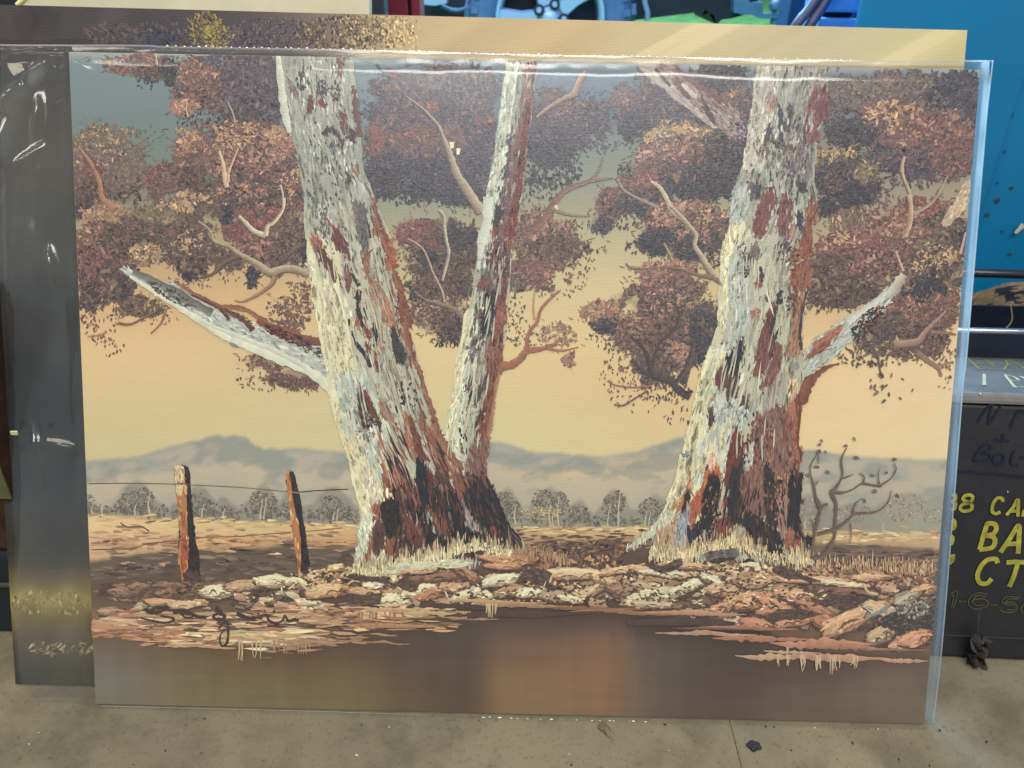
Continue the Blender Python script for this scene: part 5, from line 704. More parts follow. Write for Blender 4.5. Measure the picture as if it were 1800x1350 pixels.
poly(cp(500, 800, [(780, 930), (900, 860), (1200, 850), (1340, 830), (1500, 870), (1300, 900), (1000, 900), (850, 945)]), (214, 212, 182), 1.2, cols=[(220, 218, 190), (190, 186, 160), (206, 196, 160)], ang=-.1)
poly(cp(1100, 820, [(600, 710), (720, 680), (860, 670), (880, 720), (760, 740), (650, 760)]), (112, 104, 102), 1, cols=[(104, 98, 98), (130, 120, 112), (80, 66, 62)]); poly(cp(1100, 820, [(650, 760), (870, 730), (840, 750), (700, 780)]), (70, 56, 52), .8); poly(cp(1100, 820, [(930, 770), (965, 740), (1010, 785)]), (56, 44, 44), .5); ribbon(cp(1100, 820, [(900, 800), (960, 790), (1020, 800), (1030, 840)]), 6, 10, (232, 216, 172)); poly(cp(1100, 820, [(130, 780), (280, 800), (420, 740), (440, 790), (320, 850), (200, 830)]), (88, 70, 62), 1.2, cols=SHAD+BRWN); poly(cp(1100, 820, [(1150, 840), (1220, 810), (1400, 880), (1520, 930), (1380, 920), (1200, 880)]), (90, 70, 62), 1); poly(cp(500, 800, [(1500, 780), (1540, 765), (1580, 780), (1530, 795)]), (80, 64, 54), .5)
# leafless shrub at the right
L_sh = Layer(); CUR[0] = L_sh
SHC, SHD = (122, 100, 88), (92, 76, 70)
for pts, w in (([(380, 900), (320, 1000), (320, 1080), (350, 1180), (360, 1270), (390, 1350)], [2, 3, 3, 4, 5]), ([(360, 890), (380, 930), (380, 990)], [2, 2, 2]), ([(605, 860), (560, 960), (570, 1080), (520, 1180), (480, 1220), (520, 1300), (515, 1360)], [2, 4, 5, 7, 7, 8]), ([(560, 1110), (620, 1090), (655, 1075)], [5, 3, 1]), ([(500, 1210), (560, 1220), (650, 1195), (720, 1150), (800, 1160), (880, 1170)], [9, 5, 3, 4, 4, 6]), ([(705, 1065), (740, 1100), (730, 1150)], [2, 3, 5]), ([(860, 1170), (950, 1110), (990, 1040), (975, 990)], [5, 3, 3, 2]), ([(860, 1160), (850, 1080), (865, 1020)], [4, 2, 1])): ribbon(cp(1350, 600, pts), [v*.8 for v in w], 0, SHC, SHD, .12)
for pts, w in (([(560, 0), (580, 110), (620, 200), (610, 280), (580, 400), (560, 520), (550, 620)], [4, 5, 7, 8, 7, 5]), ([(680, 185), (640, 200), (620, 230)], [5, 8, 9]), ([(705, 90), (745, 180), (740, 330), (735, 430), (690, 540), (620, 600), (560, 610)], [5, 7, 6, 9, 11, 8]), ([(1180, 80), (1150, 180), (1050, 250), (900, 260), (830, 320), (740, 380), (600, 420)], [2, 3, 4, 6, 9, 9]), ([(950, 140), (890, 190), (880, 260)], [2, 3, 5]), ([(860, 330), (865, 440), (860, 500)], [2, 2, 1]), ([(550, 300), (570, 370)], [2, 4])): ribbon(cp(1300, 850, pts), [v*.78 for v in w], 0, SHC, SHD, .12)
for x, y, a in [(390, 840, .4), (405, 810, 1.2), (435, 900, .7), (365, 1015, .2), (300, 1080, .3), (370, 1140, 2.2), (455, 1058, .6), (660, 795, 1.1), (592, 850, .1), (675, 945, .3), (980, 960, .2), (805, 1085, .6), (915, 1065, .9), (825, 1210, .9), (1005, 1245, 1.0), (745, 1285, 1.0), (385, 895, 1.2), (820, 385, 1.9), (835, 435, -.5), (875, 300, .8), (885, 385, .2), (895, 500, 2.4)]:
    px, py = cp(1350, 600, [(x, y)])[0]; dabs(np.array([px]), np.array([py]), np.array([a]), 9, 5, tint([(104, 86, 82), (120, 104, 96)], 1))
# ---- brushed name at the lower left
L_sg = Layer(); CUR[0] = L_sg
for pts, w in (([(480, 400), (500, 425), (570, 432), (640, 400), (650, 385), (570, 392)], [5, 6, 5, 7, 5]), ([(440, 470), (520, 490), (620, 510), (690, 500), (700, 475), (600, 455)], [3, 4, 4, 5, 3]), ([(700, 435), (750, 425), (830, 440), (900, 465), (960, 470)], [6, 6, 6, 6]), ([(760, 440), (800, 470), (860, 465)], [3, 4, 3]), ([(1060, 440), (1020, 455), (1030, 480), (1090, 485), (1105, 455), (1060, 440)], [5, 5, 6, 5]), ([(1050, 380), (1040, 410), (1080, 420)], [4, 6, 4]), ([(1200, 440), (1270, 470), (1350, 490)], [7, 6, 7]), ([(1060, 560), (1120, 500), (1135, 600), (1120, 680), (1080, 690), (1070, 620), (1110, 560)], [3, 4, 5, 4, 3, 2]), ([(1400, 490), (1385, 460), (1440, 450), (1450, 490), (1500, 520), (1560, 500), (1580, 460), (1610, 500), (1660, 490), (1690, 500)], [3, 3, 4, 5, 4, 4, 5, 6, 7]), ([(1500, 410), (1490, 440)], [3, 4])):
    ribbon(cp(150, 980, pts), w, 0, (62, 49, 44), (76, 60, 52), .12)

for nm, L, k in (('distant_trees', L_far, 1), ('foliage', L_fol, 1), ('twigs', L_br, 1), ('fence', L_fence, 0), ('tree_trunks', L_tr, 0), ('stony_bank', L_rk, 1), ('dry_grass', L_gr, 1), ('bare_shrub', L_sh, 0), ('brushed_signature', L_sg, 0)):
    o = mesh_from_layer('painted_'+nm if nm != 'brushed_signature' else nm, L, on_canvas, M_PAINT, painting)
    if k: o['kind'] = 'stuff'
# ------------------------------------------------------------------ setting: floor, yard, lawn
def concrete():
    m = bpy.data.materials.new('shed_concrete'); m.use_nodes = True; nt = m.node_tree; b = nt.nodes['Principled BSDF']
    tc = nt.nodes.new('ShaderNodeTexCoord')
    def noise(sc, det, rgh=0.6):
        n = nt.nodes.new('ShaderNodeTexNoise'); n.inputs['Scale'].default_value = sc; n.inputs['Detail'].default_value = det; n.inputs['Roughness'].default_value = rgh
        nt.links.new(tc.outputs['Object'], n.inputs['Vector']); return n
    def ramp(n, p0, c0, p1, c1):
        r = nt.nodes.new('ShaderNodeValToRGB'); r.color_ramp.elements[0].position = p0; r.color_ramp.elements[1].position = p1
        r.color_ramp.elements[0].color = (*lin(c0), 1); r.color_ramp.elements[1].color = (*lin(c1), 1); nt.links.new(n.outputs['Fac'], r.inputs['Fac']); return r
    def mix(a, c, fac, mode='MULTIPLY'):
        x = nt.nodes.new('ShaderNodeMix'); x.data_type = 'RGBA'; x.blend_type = mode; x.inputs[0].default_value = fac
        nt.links.new(a, x.inputs[6]); nt.links.new(c, x.inputs[7]); return x.outputs[2]
    base = ramp(noise(5, 9, .68), .30, (106, 100, 82), .70, (132, 124, 102))
    stain = ramp(noise(14, 6), .36, (150, 147, 136), .54, (255, 255, 255))
    speck = ramp(noise(230, 4, .7), .30, (120, 116, 104), .44, (255, 255, 255))
    c = mix(base.outputs[0], stain.outputs[0], .48); c = mix(c, speck.outputs[0], .55)
    nt.links.new(c, b.inputs['Base Color']); b.inputs['Roughness'].default_value = 0.62; b.inputs['Specular IOR Level'].default_value = 0.35
    n2 = noise(120, 8, .7); bp = nt.nodes.new('ShaderNodeBump'); bp.inputs['Strength'].default_value = .35; bp.inputs['Distance'].default_value = .0015
    nt.links.new(n2.outputs['Fac'], bp.inputs['Height']); nt.links.new(bp.outputs['Normal'], b.inputs['Normal'])
    return m
bm = bmesh.new(); box(bm, (-1.6, -1.2, -0.08), (0.2021, 1.9, 0)); box(bm, (0.2027, -1.2, -0.08), (1.8, 1.9, 0)); box(bm, (-1.6, -1.2, -0.09), (1.8, 1.9, -0.006))
tag(from_bm('floor', bm, concrete()), kind='structure')
bm = bmesh.new(); bmesh.ops.create_grid(bm, x_segments=60, y_segments=60, size=1)
for v in bm.verts:
    v.co = Vector((v.co.x*40, 31.95+v.co.y*30, -0.02+0.03*math.sin(v.co.x*31)*math.sin(v.co.y*23)))
tag(from_bm('lawn', bm, material('mown_grass', (104, 176, 112), .9, .1, var=.35, scale=9, bump=.6, bscale=40)), kind='structure')

# ------------------------------------------------------------------ the painting standing behind
M_EDGE = material('raw_canvas_edge', (196, 186, 160), .8, var=.1, scale=50)
f2 = hitZ(100, 1207, 0)[1]; top1 = np.array([0, 0, .002])+YW*PH-NW*0.011
d2 = np.array([0, top1[1]-f2, top1[2]]); d2 /= np.linalg.norm(d2); n2 = np.cross(XW, d2); LEAN2 = math.atan2(d2[1], d2[2])
o2 = np.array([0, f2, 0.0025])
def loc2(P): P = np.asarray(P)-o2; return np.stack([P[..., 0], P @ d2, P @ n2], -1)
def on2(x, y): return loc2(hit(x, y, o2, n2))
xL, xR = on2(24, 1150)[0], on2(1698, 80)[0]; yT = on2(900, 32)[1]
tilt2 = (on2(1700, 51)[1]-on2(300, 14)[1])/(on2(1700, 51)[0]-on2(300, 14)[0])
p2 = empty('painting', tuple(o2), (math.pi/2-LEAN2, 0, 0)); tag(p2, 'larger painting behind the plastic-wrapped one, tan sky right and dark brown left', 'painting')
n2x, n2y = 520, 380
su, sv = np.meshgrid(np.linspace(0, 1, n2x), np.linspace(0, 1, n2y))
x2 = xL+(xR-xL)*su; ytop = yT+tilt2*(x2-on2(900, 32)[0]); y2 = ytop*sv
Pw = o2+x2[..., None]*XW+y2[..., None]*d2
U2, V2 = project(Pw)
c2 = blend(U2, V2, [(20, 50, (76, 66, 66)), (120, 40, (72, 66, 70)), (220, 60, (74, 66, 68)), (330, 50, (78, 70, 76)), (480, 60, (84, 74, 78)), (600, 50, (120, 100, 84)), (720, 60, (196, 170, 128)), (850, 50, (196, 172, 128)), (1000, 60, (198, 172, 126)), (1150, 70, (204, 184, 140)), (1300, 70, (208, 190, 148)), (1450, 80, (204, 188, 150)), (1600, 80, (208, 196, 150)), (1690, 90, (206, 188, 140)), (80, 250, (92, 82, 72)), (80, 420, (84, 78, 70)), (60, 560, (66, 66, 66)), (100, 700, (62, 64, 68)), (80, 850, (70, 72, 74)), (90, 950, (74, 70, 66)), (90, 1010, (100, 90, 68)), (60, 1052, (150, 132, 78)), (120, 1052, (160, 142, 84)), (80, 1085, (146, 128, 74)), (120, 1110, (112, 100, 72)), (80, 1140, (104, 96, 82)), (80, 1180, (78, 74, 70)), (140, 1190, (70, 66, 64))], (60, 24))
rayx = (U2*0.55+V2*1.0)
c2 = c2*(.62+.38*sstep(380, 640, U2))[..., None]*(1-.24*sstep(560, 700, U2))[..., None]*(1+0.30*(fbm(rayx*1.2, V2*0+U2*.05, 60, 210)-.5))[..., None]
c2 = c2*(1-.25*(1-sstep(160, 260, U2))*(V2 > 70)*(V2 < 1000))[..., None]*(1+(1-sstep(150, 260, U2))*1.5*(fbm(U2, V2*.6, 70, 230, 5)-.5))[..., None]
c2 = over(c2, sstep(.62, .72, fbm(rayx*1.1+400, U2*.03, 40, 215))*sstep(1000, 1100, U2)*.6, (206, 188, 146))
m7 = np.exp(-((V2-1052-6*np.sin(U2*.09))/16)**2)*(U2 < 220)*(.5+.8*fbm(U2*2.5, V2*.5, 20, 220)); c2 = over(c2, np.clip(m7, 0, 1)*.6, (186, 166, 98))
V2b = np.stack([x2, y2, np.zeros_like(x2)], -1).reshape(-1, 3)
raw_mesh('canvas_face', V2b, grid_faces(n2x, n2y), np.clip(c2, 0, 1).reshape(-1, 3), M_CANVAS, p2)
bm = bmesh.new()
q0 = [(xL, 0), (xR, 0), (xR, y2[-1, -1]), (xL, y2[-1, 0])]
fr = [bm.verts.new((a, b, -.0003)) for a, b in q0]; bk = [bm.verts.new((a, b, -.007)) for a, b in q0]
bm.faces.new(fr); bm.faces.new(bk[::-1])
for i in range(4): bm.faces.new((fr[i], bk[i], bk[(i+1) % 4], fr[(i+1) % 4]))
from_bm('board', bm, M_EDGE, p2)
L2 = Layer(); CUR[0] = L2; ZC[0] = 1e-4
def sc2(cx, cy, rx, ry, n, cols, ln=6, wd=3, ang=1.2): scat(cx, cy, rx, ry, n, cols, ln, wd, ang, .45)
sc2(330, 60, 100, 28, 300, [(66, 60, 70), (90, 78, 78), (58, 54, 66)], 9, 4); sc2(270, 70, 40, 18, 120, [(54, 54, 72), (46, 48, 66)], 8, 4); sc2(360, 50, 34, 30, 340, [(122, 106, 62), (144, 128, 70), (92, 82, 54), (60, 54, 52)], 6, 3, .9); sc2(385, 62, 26, 24, 130, [(150, 132, 72), (110, 96, 60)], 6, 2.5, .8)
sc2(480, 60, 90, 28, 420, [(60, 58, 72), (84, 74, 76), (50, 50, 66), (100, 84, 76)], 7, 3.5, 2.0); sc2(600, 58, 80, 30, 520, [(56, 50, 58), (44, 42, 52), (96, 80, 62), (150, 128, 86), (70, 60, 58)], 7, 3, 1.4); sc2(640, 55, 50, 30, 240, [(150, 126, 84), (176, 152, 104), (70, 60, 56), (52, 46, 50)], 7, 2.5, 1.4); sc2(695, 55, 26, 30, 110, [(196, 168, 110), (110, 84, 66), (206, 182, 128)], 7, 2.5, 1.2)
sc2(660, 52, 70, 34, 200, [(120, 98, 78), (150, 124, 90), (176, 152, 112), (88, 74, 66)], 8, 3, 1.3); sc2(715, 60, 24, 34, 60, [(206, 180, 124), (176, 150, 104)], 7, 2.2, 1.2); sc2(200, 62, 60, 22, 120, [(70, 62, 68), (82, 72, 74)], 12, 5, .9)
sc2(110, 1140, 60, 12, 90, [(176, 160, 122), (140, 126, 96), (110, 100, 84)], 10, 3, 2.4); sc2(90, 1060, 70, 22, 120, [(176, 156, 92), (150, 132, 80), (124, 110, 74)], 9, 4, 1.5)
for i in range(0):
    x = 1060+i*95; ribbon([(x, 118-rng.uniform(0, 20)), (x+50, 85), (x+110, 48)], 2, rng.uniform(3, 9), (216, 198, 154) if i % 2 else (190, 168, 128), None)
def xf2(V):
    q = np.stack([hit(a, b, o2, n2) for a, b in V[:, :2]]); q = loc2(q); q[:, 2] = V[:, 2]
    q[:, 0] = np.clip(q[:, 0], xL+.0005, xR-.0005); q[:, 1] = np.clip(q[:, 1], 0.0005, yT+tilt2*(q[:, 0]-on2(900, 32)[0])-.0006); return q
tag(mesh_from_layer('painted_bushes', L2, xf2, M_PAINT, p2), kind='stuff')
# third canvas, pale, only its foot of sky shows
o3 = o2+np.array([0, .055, 0]); LEAN3 = LEAN2
def on3(x, y): P = hit(x, y, o3, n2)-o3; return (P[0], P @ d2)
p3 = empty('painting', tuple(o3), (math.pi/2-LEAN3, 0, 0)); tag(p3, 'pale cream canvas at the very back, its left edge slanting, top left', 'painting')
a, b, c, d = on3(40, 4), on3(655, 30), on3(649, -60), on3(100, -60)
q0 = [(on3(20, 16)[0], 0), (b[0], 0), c, d, on3(20, 16)]
bm = bmesh.new(); fr = [bm.verts.new((*p, 0)) for p in q0]; bk = [bm.verts.new((*p, -.012)) for p in q0]
bm.faces.new(fr); bm.faces.new(bk[::-1])
for i in range(5): bm.faces.new((fr[i], bk[i], bk[(i+1) % 5], fr[(i+1) % 5]))
from_bm('canvas', bm, material('cream_paint', (180, 172, 146), .6, var=.14, scale=7, bump=.2), p3)
s0, s1 = on3(31, 10), on3(92, -50)
bm = bmesh.new(); tube(bm, [(s0[0], s0[1], .001), (s1[0], s1[1], .001)], .0020, 8)
from_bm('frayed_edge', bm, material('pale_edge', (216, 204, 148), .8, var=.2, scale=90), p3)

# ------------------------------------------------------------------ clear plastic sleeve round the front painting
def plastic(name, haze, gloss=.10, tintc=(236, 238, 236), trans=.86, bumpy=.25):
    m = bpy.data.materials.new(name); m.use_nodes = True; nt = m.node_tree; nt.nodes.clear(); N = nt.nodes.new; Lk = nt.links.new
    out = N('ShaderNodeOutputMaterial'); tr = N('ShaderNodeBsdfTransparent'); di = N('ShaderNodeBsdfDiffuse'); tl = N('ShaderNodeBsdfTranslucent'); gl = N('ShaderNodeBsdfGlossy')
    col = (*lin(tintc), 1); di.inputs[0].default_value = col; tl.inputs[0].default_value = col; gl.inputs[0].default_value = (1, 1, 1, 1); gl.inputs['Roughness'].default_value = gloss
    tr.inputs[0].default_value = (.985, .985, .98, 1)
    at = N('ShaderNodeAttribute'); at.attribute_name = 'paint'
    ad = N('ShaderNodeMath'); ad.operation = 'ADD'; ad.use_clamp = True; ad.inputs[1].default_value = haze; Lk(at.outputs['Fac'], ad.inputs[0])
    mh = N('ShaderNodeMixShader'); mh.inputs[0].default_value = trans; Lk(di.outputs[0], mh.inputs[1]); Lk(tl.outputs[0], mh.inputs[2])
    m1 = N('ShaderNodeMixShader'); Lk(ad.outputs[0], m1.inputs[0]); Lk(tr.outputs[0], m1.inputs[1]); Lk(mh.outputs[0], m1.inputs[2])
    lw = N('ShaderNodeLayerWeight'); lw.inputs[0].default_value = .5; p5 = N('ShaderNodeMath'); p5.operation = 'POWER'; p5.inputs[1].default_value = 4.0; Lk(lw.outputs['Facing'], p5.inputs[0]); fr_ = N('ShaderNodeMath'); fr_.operation = 'MULTIPLY_ADD'; fr_.inputs[1].default_value = .9; fr_.inputs[2].default_value = .05; Lk(p5.outputs[0], fr_.inputs[0])
    m2 = N('ShaderNodeMixShader'); Lk(fr_.outputs[0], m2.inputs[0]); Lk(m1.outputs[0], m2.inputs[1]); Lk(gl.outputs[0], m2.inputs[2]); Lk(m2.outputs[0], out.inputs[0])
    return m
M_SLEEVE = plastic('clear_plastic', .005, .17, trans=.94)
M_BACK = plastic('clear_plastic_back', .030, .14)
M_SEAM = plastic('welded_plastic', .42, .12, trans=.6)
sleeve = empty('plastic_sleeve', (0, 0, .002), (math.pi/2-LEAN, 0, 0)); tag(sleeve, 'clear plastic sleeve with perforated top seam and crumpled loose left side', 'plastic sleeve')
def pl(x, y): return local_of(np.array([[x, y, 0.]]))[0, :2]
LEDGE = np.array([(-14, 76), (-12, 200), (-10, 330), (-6, 480), (2, 590), (9, 670), (18, 762), (25, 833), (25, 940), (19, 1040), (16, 1083), (21, 1120), (27, 1170), (30, 1206)], float)
REDGE = np.array([(1741, 113), (1733, 200), (1723, 300), (1697, 620), (1692, 690), (1676, 880), (1657, 1150), (1641, 1284)], float)
nr = 230
cols_ = np.concatenate([np.linspace(0, .105, 70), np.linspace(.107, .955, 190), np.linspace(.957, 1, 34)]); nc = len(cols_)
tt = 1-np.concatenate([np.linspace(0, .05, 60), np.linspace(.052, 1, nr-60)])      # 1 = top seam
def edge_at(E, t):                      # a point down an edge, t=1 top, 0 bottom
    yy = E[0, 1]+(E[-1, 1]-E[0, 1])*(1-t); return np.interp(yy, E[:, 1], E[:, 0]), yy
TOPX, TOPY = [-14, 60, 240, 300, 600, 900, 1200, 1500, 1741], [76, 76, 79, 81, 89, 98, 106, 111.5, 113]
BOTX, BOTY = [30, 53, 168, 540, 1000, 1641], [1206, 1232, 1239, 1250, 1267, 1285]
REDGE[:, 0] += np.array([0, -1.5, .5, 1.5, -1, 1, -1, 0])
TOPY = [y+d for y, d in zip(TOPY, [0, .8, -.6, .5, -.8, .9, -.7, .6, 0])]
GX = np.zeros((nr, nc)); GY = np.zeros((nr, nc))
for i, t in enumerate(tt):
    xl, yl = edge_at(LEDGE, t); xr, yr = edge_at(REDGE, t)
    x = xl+(xr-xl)*cols_; GX[i] = x
    yt = np.interp(x, TOPX, TOPY); yb = np.interp(x, BOTX, BOTY); GY[i] = yt+(yb-yt)*(1-t)
Lc = local_of(np.c_[GX.ravel(), GY.ravel(), np.zeros(GX.size)]); lu = (Lc[:, 0]/PW+.5).reshape(nr, nc); lv = (Lc[:, 1]/PH).reshape(nr, nc)
def seg(x0, y0, x1, y1, w):
    dx, dy = x1-x0, y1-y0; k = np.clip(((GX-x0)*dx+(GY-y0)*dy)/(dx*dx+dy*dy), 0, 1)
    return np.exp(-(np.hypot(GX-x0-k*dx, GY-y0-k*dy)/w)**2)*np.sin(np.pi*np.clip(k*.9+.05, 0, 1))
zt = .0040+.0009*(fbm(GX, GY, 260, 300)-.5)+.00010*(fbm(GX, GY, 46, 305)-.5)
zt = zt-.0053*sstep(.978, 1.011, lv+.010*(fbm(GX, GY*0, 120, 350)-.5)+.003*(vnoise(GX, GY, 22, 352)-.5))                                   # folds over the top of the board
zt = zt-.0050*sstep(.998, 1.012, lu)                                   # and round its right edge
fl = sstep(.004, -.02, lu)
flap = .010*np.exp(-((GX-24)/26)**2)*sstep(90, 200, GY)*(1-sstep(420, 760, GY))+.0008*np.sin(GX*.045+GY*.010)+.0034*(fbm(GX, GY*.5, 120, 310)-.5)+.0010*(fbm(GX, GY*.6, 34, 312)-.5)-.0040*np.abs(fbm(GX*1.3+GY*.25, GY*.45, 70, 316, 2)-.5)-.0022*np.abs(fbm(GX-GY*.4, GY*.7, 32, 318, 2)-.5)
for x0, y0, x1, y1, w, am in [(80, 105, 42, 150, 7, .0045), (44, 150, 14, 205, 9, .0045), (14, 205, 2, 300, 12, .004), (70, 255, 30, 296, 3, .0022), (62, 165, 60, 240, 4, .002), (78, 430, 100, 500, 4, .0025), (50, 745, 78, 860, 3, .0018), (56, 776, 152, 792, 4, .0022), (130, 610, 128, 735, 3, .0018), (40, 95, 110, 100, 5, .003), (30, 700, 28, 1000, 8, .002), (0, 100, 55, 92, 4, .0025), (100, 92, 170, 135, 5, .0022)]:
    flap = flap+3.0*am*seg(x0, y0, x1, y1, w*1.6)
zt = zt-.0050*fl+flap*np.clip(fl+.35*np.exp(-((lu-.0)/.04)**2)*sstep(.9, .98, lv), 0, 1)*sstep(0, .03, lv)
hz = .007+.07*fl+1.25*sstep(1.000, 1.005, lu)*(.45+.6*lv)+.10*sstep(1.000, 1.008, lv)+.03*sstep(.03, .0, lv)  # right strip's haze thins downward to paint in its dimmer lower light
hz = hz+.85*fl*(seg(85, 100, 30, 180, 13)+seg(34, 170, 8, 300, 15)+seg(22, 270, 14, 620, 18)*.7)+.3*fl*(seg(70, 250, 28, 298, 4)+seg(56, 774, 156, 794, 5)+seg(52, 745, 80, 860, 5)+seg(130, 600, 128, 740, 4)+seg(80, 430, 102, 505, 5))+.10*fl*sstep(40, 0, GX)  # pale glare along the flap creases, painted in as haze
hz = hz+.05*seg(118, 92, 175, 128, 7)+.05*seg(118, 100, 140, 400, 8)
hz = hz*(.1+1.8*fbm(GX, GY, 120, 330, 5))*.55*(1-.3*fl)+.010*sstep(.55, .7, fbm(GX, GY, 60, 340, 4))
Vs = np.c_[Lc[:, 0], Lc[:, 1], zt.ravel()]
FF = grid_faces(nc, nr)[:, ::-1]
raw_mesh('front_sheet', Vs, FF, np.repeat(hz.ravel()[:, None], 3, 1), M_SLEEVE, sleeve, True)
zb = (-.0062+0*GX)+.0010*(fbm(GX, GY, 150, 320)-.5)+fl*(-.001+.0012*np.sin(GX*.03+GY*.006))
fc = FF; cu = lu.ravel()[fc]; cvv = lv.ravel()[fc]
FB = FF[~((cu > .02) & (cu < .98) & (cvv > .02) & (cvv < .98)).all(1)]
raw_mesh('back_sheet', np.c_[Lc[:, 0], Lc[:, 1], zb.ravel()], FB, np.repeat((.02+.05*fl+.12*sstep(1, 1.006, lu)).ravel()[:, None], 3, 1), M_BACK, sleeve, True)
def strip(name, px, w, z, mat, parent, bump=None):      # a welded rib along an edge
    P = smooth([(*pl(x, y), z) for x, y in px], 8); bm = bmesh.new(); tube(bm, P, w, 6); return from_bm(name, bm, mat, parent, True)
strip('top_seam', list(zip(TOPX, TOPY)), .0008, -.0040, M_SEAM, sleeve)
strip('side_seam', [tuple(p) for p in REDGE], .0006, -.0020, M_SEAM, sleeve)
bx_ = [(168, 1240), (540, 1251), (1000, 1268), (1641, 1286)]
strip('bottom_seam', bx_, .0003, .0008, M_SEAM, sleeve)
M_BEAD = material('glinting_seam_bead', (244, 242, 232), .12, .8)  # bead white paints in the bright glints along top and bottom seams
bm = bmesh.new()
x = 285.
while x < 1500:
    dens = 11 if x < 660 else (8 if x < 1150 else 17)
    y = np.interp(x, TOPX, TOPY); p = pl(x, y+rng.normal(0, .6)); r = .0007*rng.uniform(.6, 1.3)
    bmesh.ops.create_icosphere(bm, subdivisions=1, radius=r, matrix=Matrix.Translation((p[0], p[1]+.0006, -.0034)) @ Matrix.Diagonal((2.4 if 660 < x < 1150 else 1.5, 1, 1, 1)))
    x += dens*rng.uniform(.75, 1.4)
x = 850.
while x < 1140:
    y = np.interp(x, [p[0] for p in bx_], [p[1] for p in bx_]); p = pl(x, y+rng.normal(0, .5)); r = .0006*rng.uniform(.5, 1.3)
    bmesh.ops.create_icosphere(bm, subdivisions=1, radius=r, matrix=Matrix.Translation((p[0], p[1]+.0004, .0022)) @ Matrix.Diagonal((rng.uniform(1.5, 4), 1, 1, 1)))
    x += rng.uniform(6, 20)
tag(from_bm('perforation_glint_beads', bm, M_BEAD, sleeve, True), kind='stuff')

# ------------------------------------------------------------------ ammunition box, tipped back
LB = math.radians(21.5); YB = np.array([0, math.sin(LB), math.cos(LB)]); NB = np.cross(XW, YB)
ob = hitZ(1725, 1166, 0)+np.array([0, .004, 0]); ob[2] = 0
yaw = math.radians(-1.5)
RB_ = Matrix.Rotation(yaw, 3, 'Z') @ Matrix.Rotation(math.pi/2-LB, 3, 'X')
abox = empty('ammunition_box', tuple(ob), RB_.to_euler()); tag(abox, 'dark painted steel ammunition box with yellow stencilled lettering, tipped back at right', 'ammunition box')
RBn = np.array(RB_)
def onB(x, y, z=0.0):                      # frame point -> box front, metres
    n = RBn[:, 2]; P = hit(x, y, ob+n*z, n)-ob; return P @ RBn[:, 0], P @ RBn[:, 1]
bxl = -.095; bxr = .42; byt = onB(1740, 690)[1]
def onTop(x, y): n = RBn[:, 1]; P = hit(x, y, ob+n*byt, n)-ob; return P @ RBn[:, 0], P @ RBn[:, 2]
dep = -onTop(1740, 627)[1]
M_STEEL = material('black_brown_paint', (24, 23, 29), .46, .5, col2=(42, 39, 42), scale=14, bump=.25, bscale=45)
M_LID = material('sky_lit_lid_paint', (120, 116, 112), .22, .8, var=.25, scale=20, bump=.2, bscale=40)  # lid colour lightened to hold the sky's reflection
bm = bmesh.new(); box(bm, (bxl, .002, -dep+.004), (bxr, byt-.012, 0), .003); from_bm('body', bm, M_STEEL, abox)
bm = bmesh.new(); box(bm, (bxl-.002, byt-.011, -dep), (bxr+.002, byt, .0035), .0035); lid = from_bm('lid', bm, M_LID, abox)
bm = bmesh.new()
yb1 = onB(1730, 1119)[1]; box(bm, (bxl, yb1-.001, .0), (bxr, yb1+.001, .0016), .0006); from_bm('base_rib', bm, material('rib', (44, 41, 42), .5), abox)
M_YEL = material('yellow_stencil_paint', (150, 143, 56), .6, .3, var=.42, scale=90, bump=.2, bscale=200)
M_YELT = material('pale_stencil_paint', (170, 172, 132), .5, .3, var=.2, scale=90)
M_INK = material('navy_marker_ink', (14, 20, 44), .35, .5)
M_CHALK = material('thin_yellow_outline', (84, 84, 46), .7, .2, var=.35, scale=150)
def flat_ribbon(bm, pts, w, z):
    P = smooth(pts, 6); P = np.array(P); T = np.gradient(P, axis=0); T /= np.linalg.norm(T, axis=1)[:, None]+1e-9; N = np.stack([-T[:, 1], T[:, 0]], 1)*w/2
    a = [bm.verts.new((*p, z)) for p in P-N]; b = [bm.verts.new((*p, z)) for p in P+N]
    for i in range(len(P)-1): bm.faces.new((a[i], a[i+1], b[i+1], b[i]))
def lettering(name, strokes, wpx, mat, conv, z=.0011, axis='front', parent=None):
    bm = bmesh.new(); k = .00040
    for i, st in enumerate(strokes):
        P = [conv(x, y) for x, y in st]
        if axis == 'front': flat_ribbon(bm, P, wpx*k, z+i*.00002)
        else:
            flat_ribbon(bm, P, wpx*k, 0)
    if axis == 'top':
        for v in bm.verts: v.co = Vector((v.co.x, byt+.0006, v.co.y))
    return from_bm(name, bm, mat, parent or abox)
def cb(pts, ox=1640, oy=860, s=4.219): return [(ox+a/s, oy+b/s) for a, b in pts]
ca = lambda pts: cb(pts, 1640, 600, 4.5)
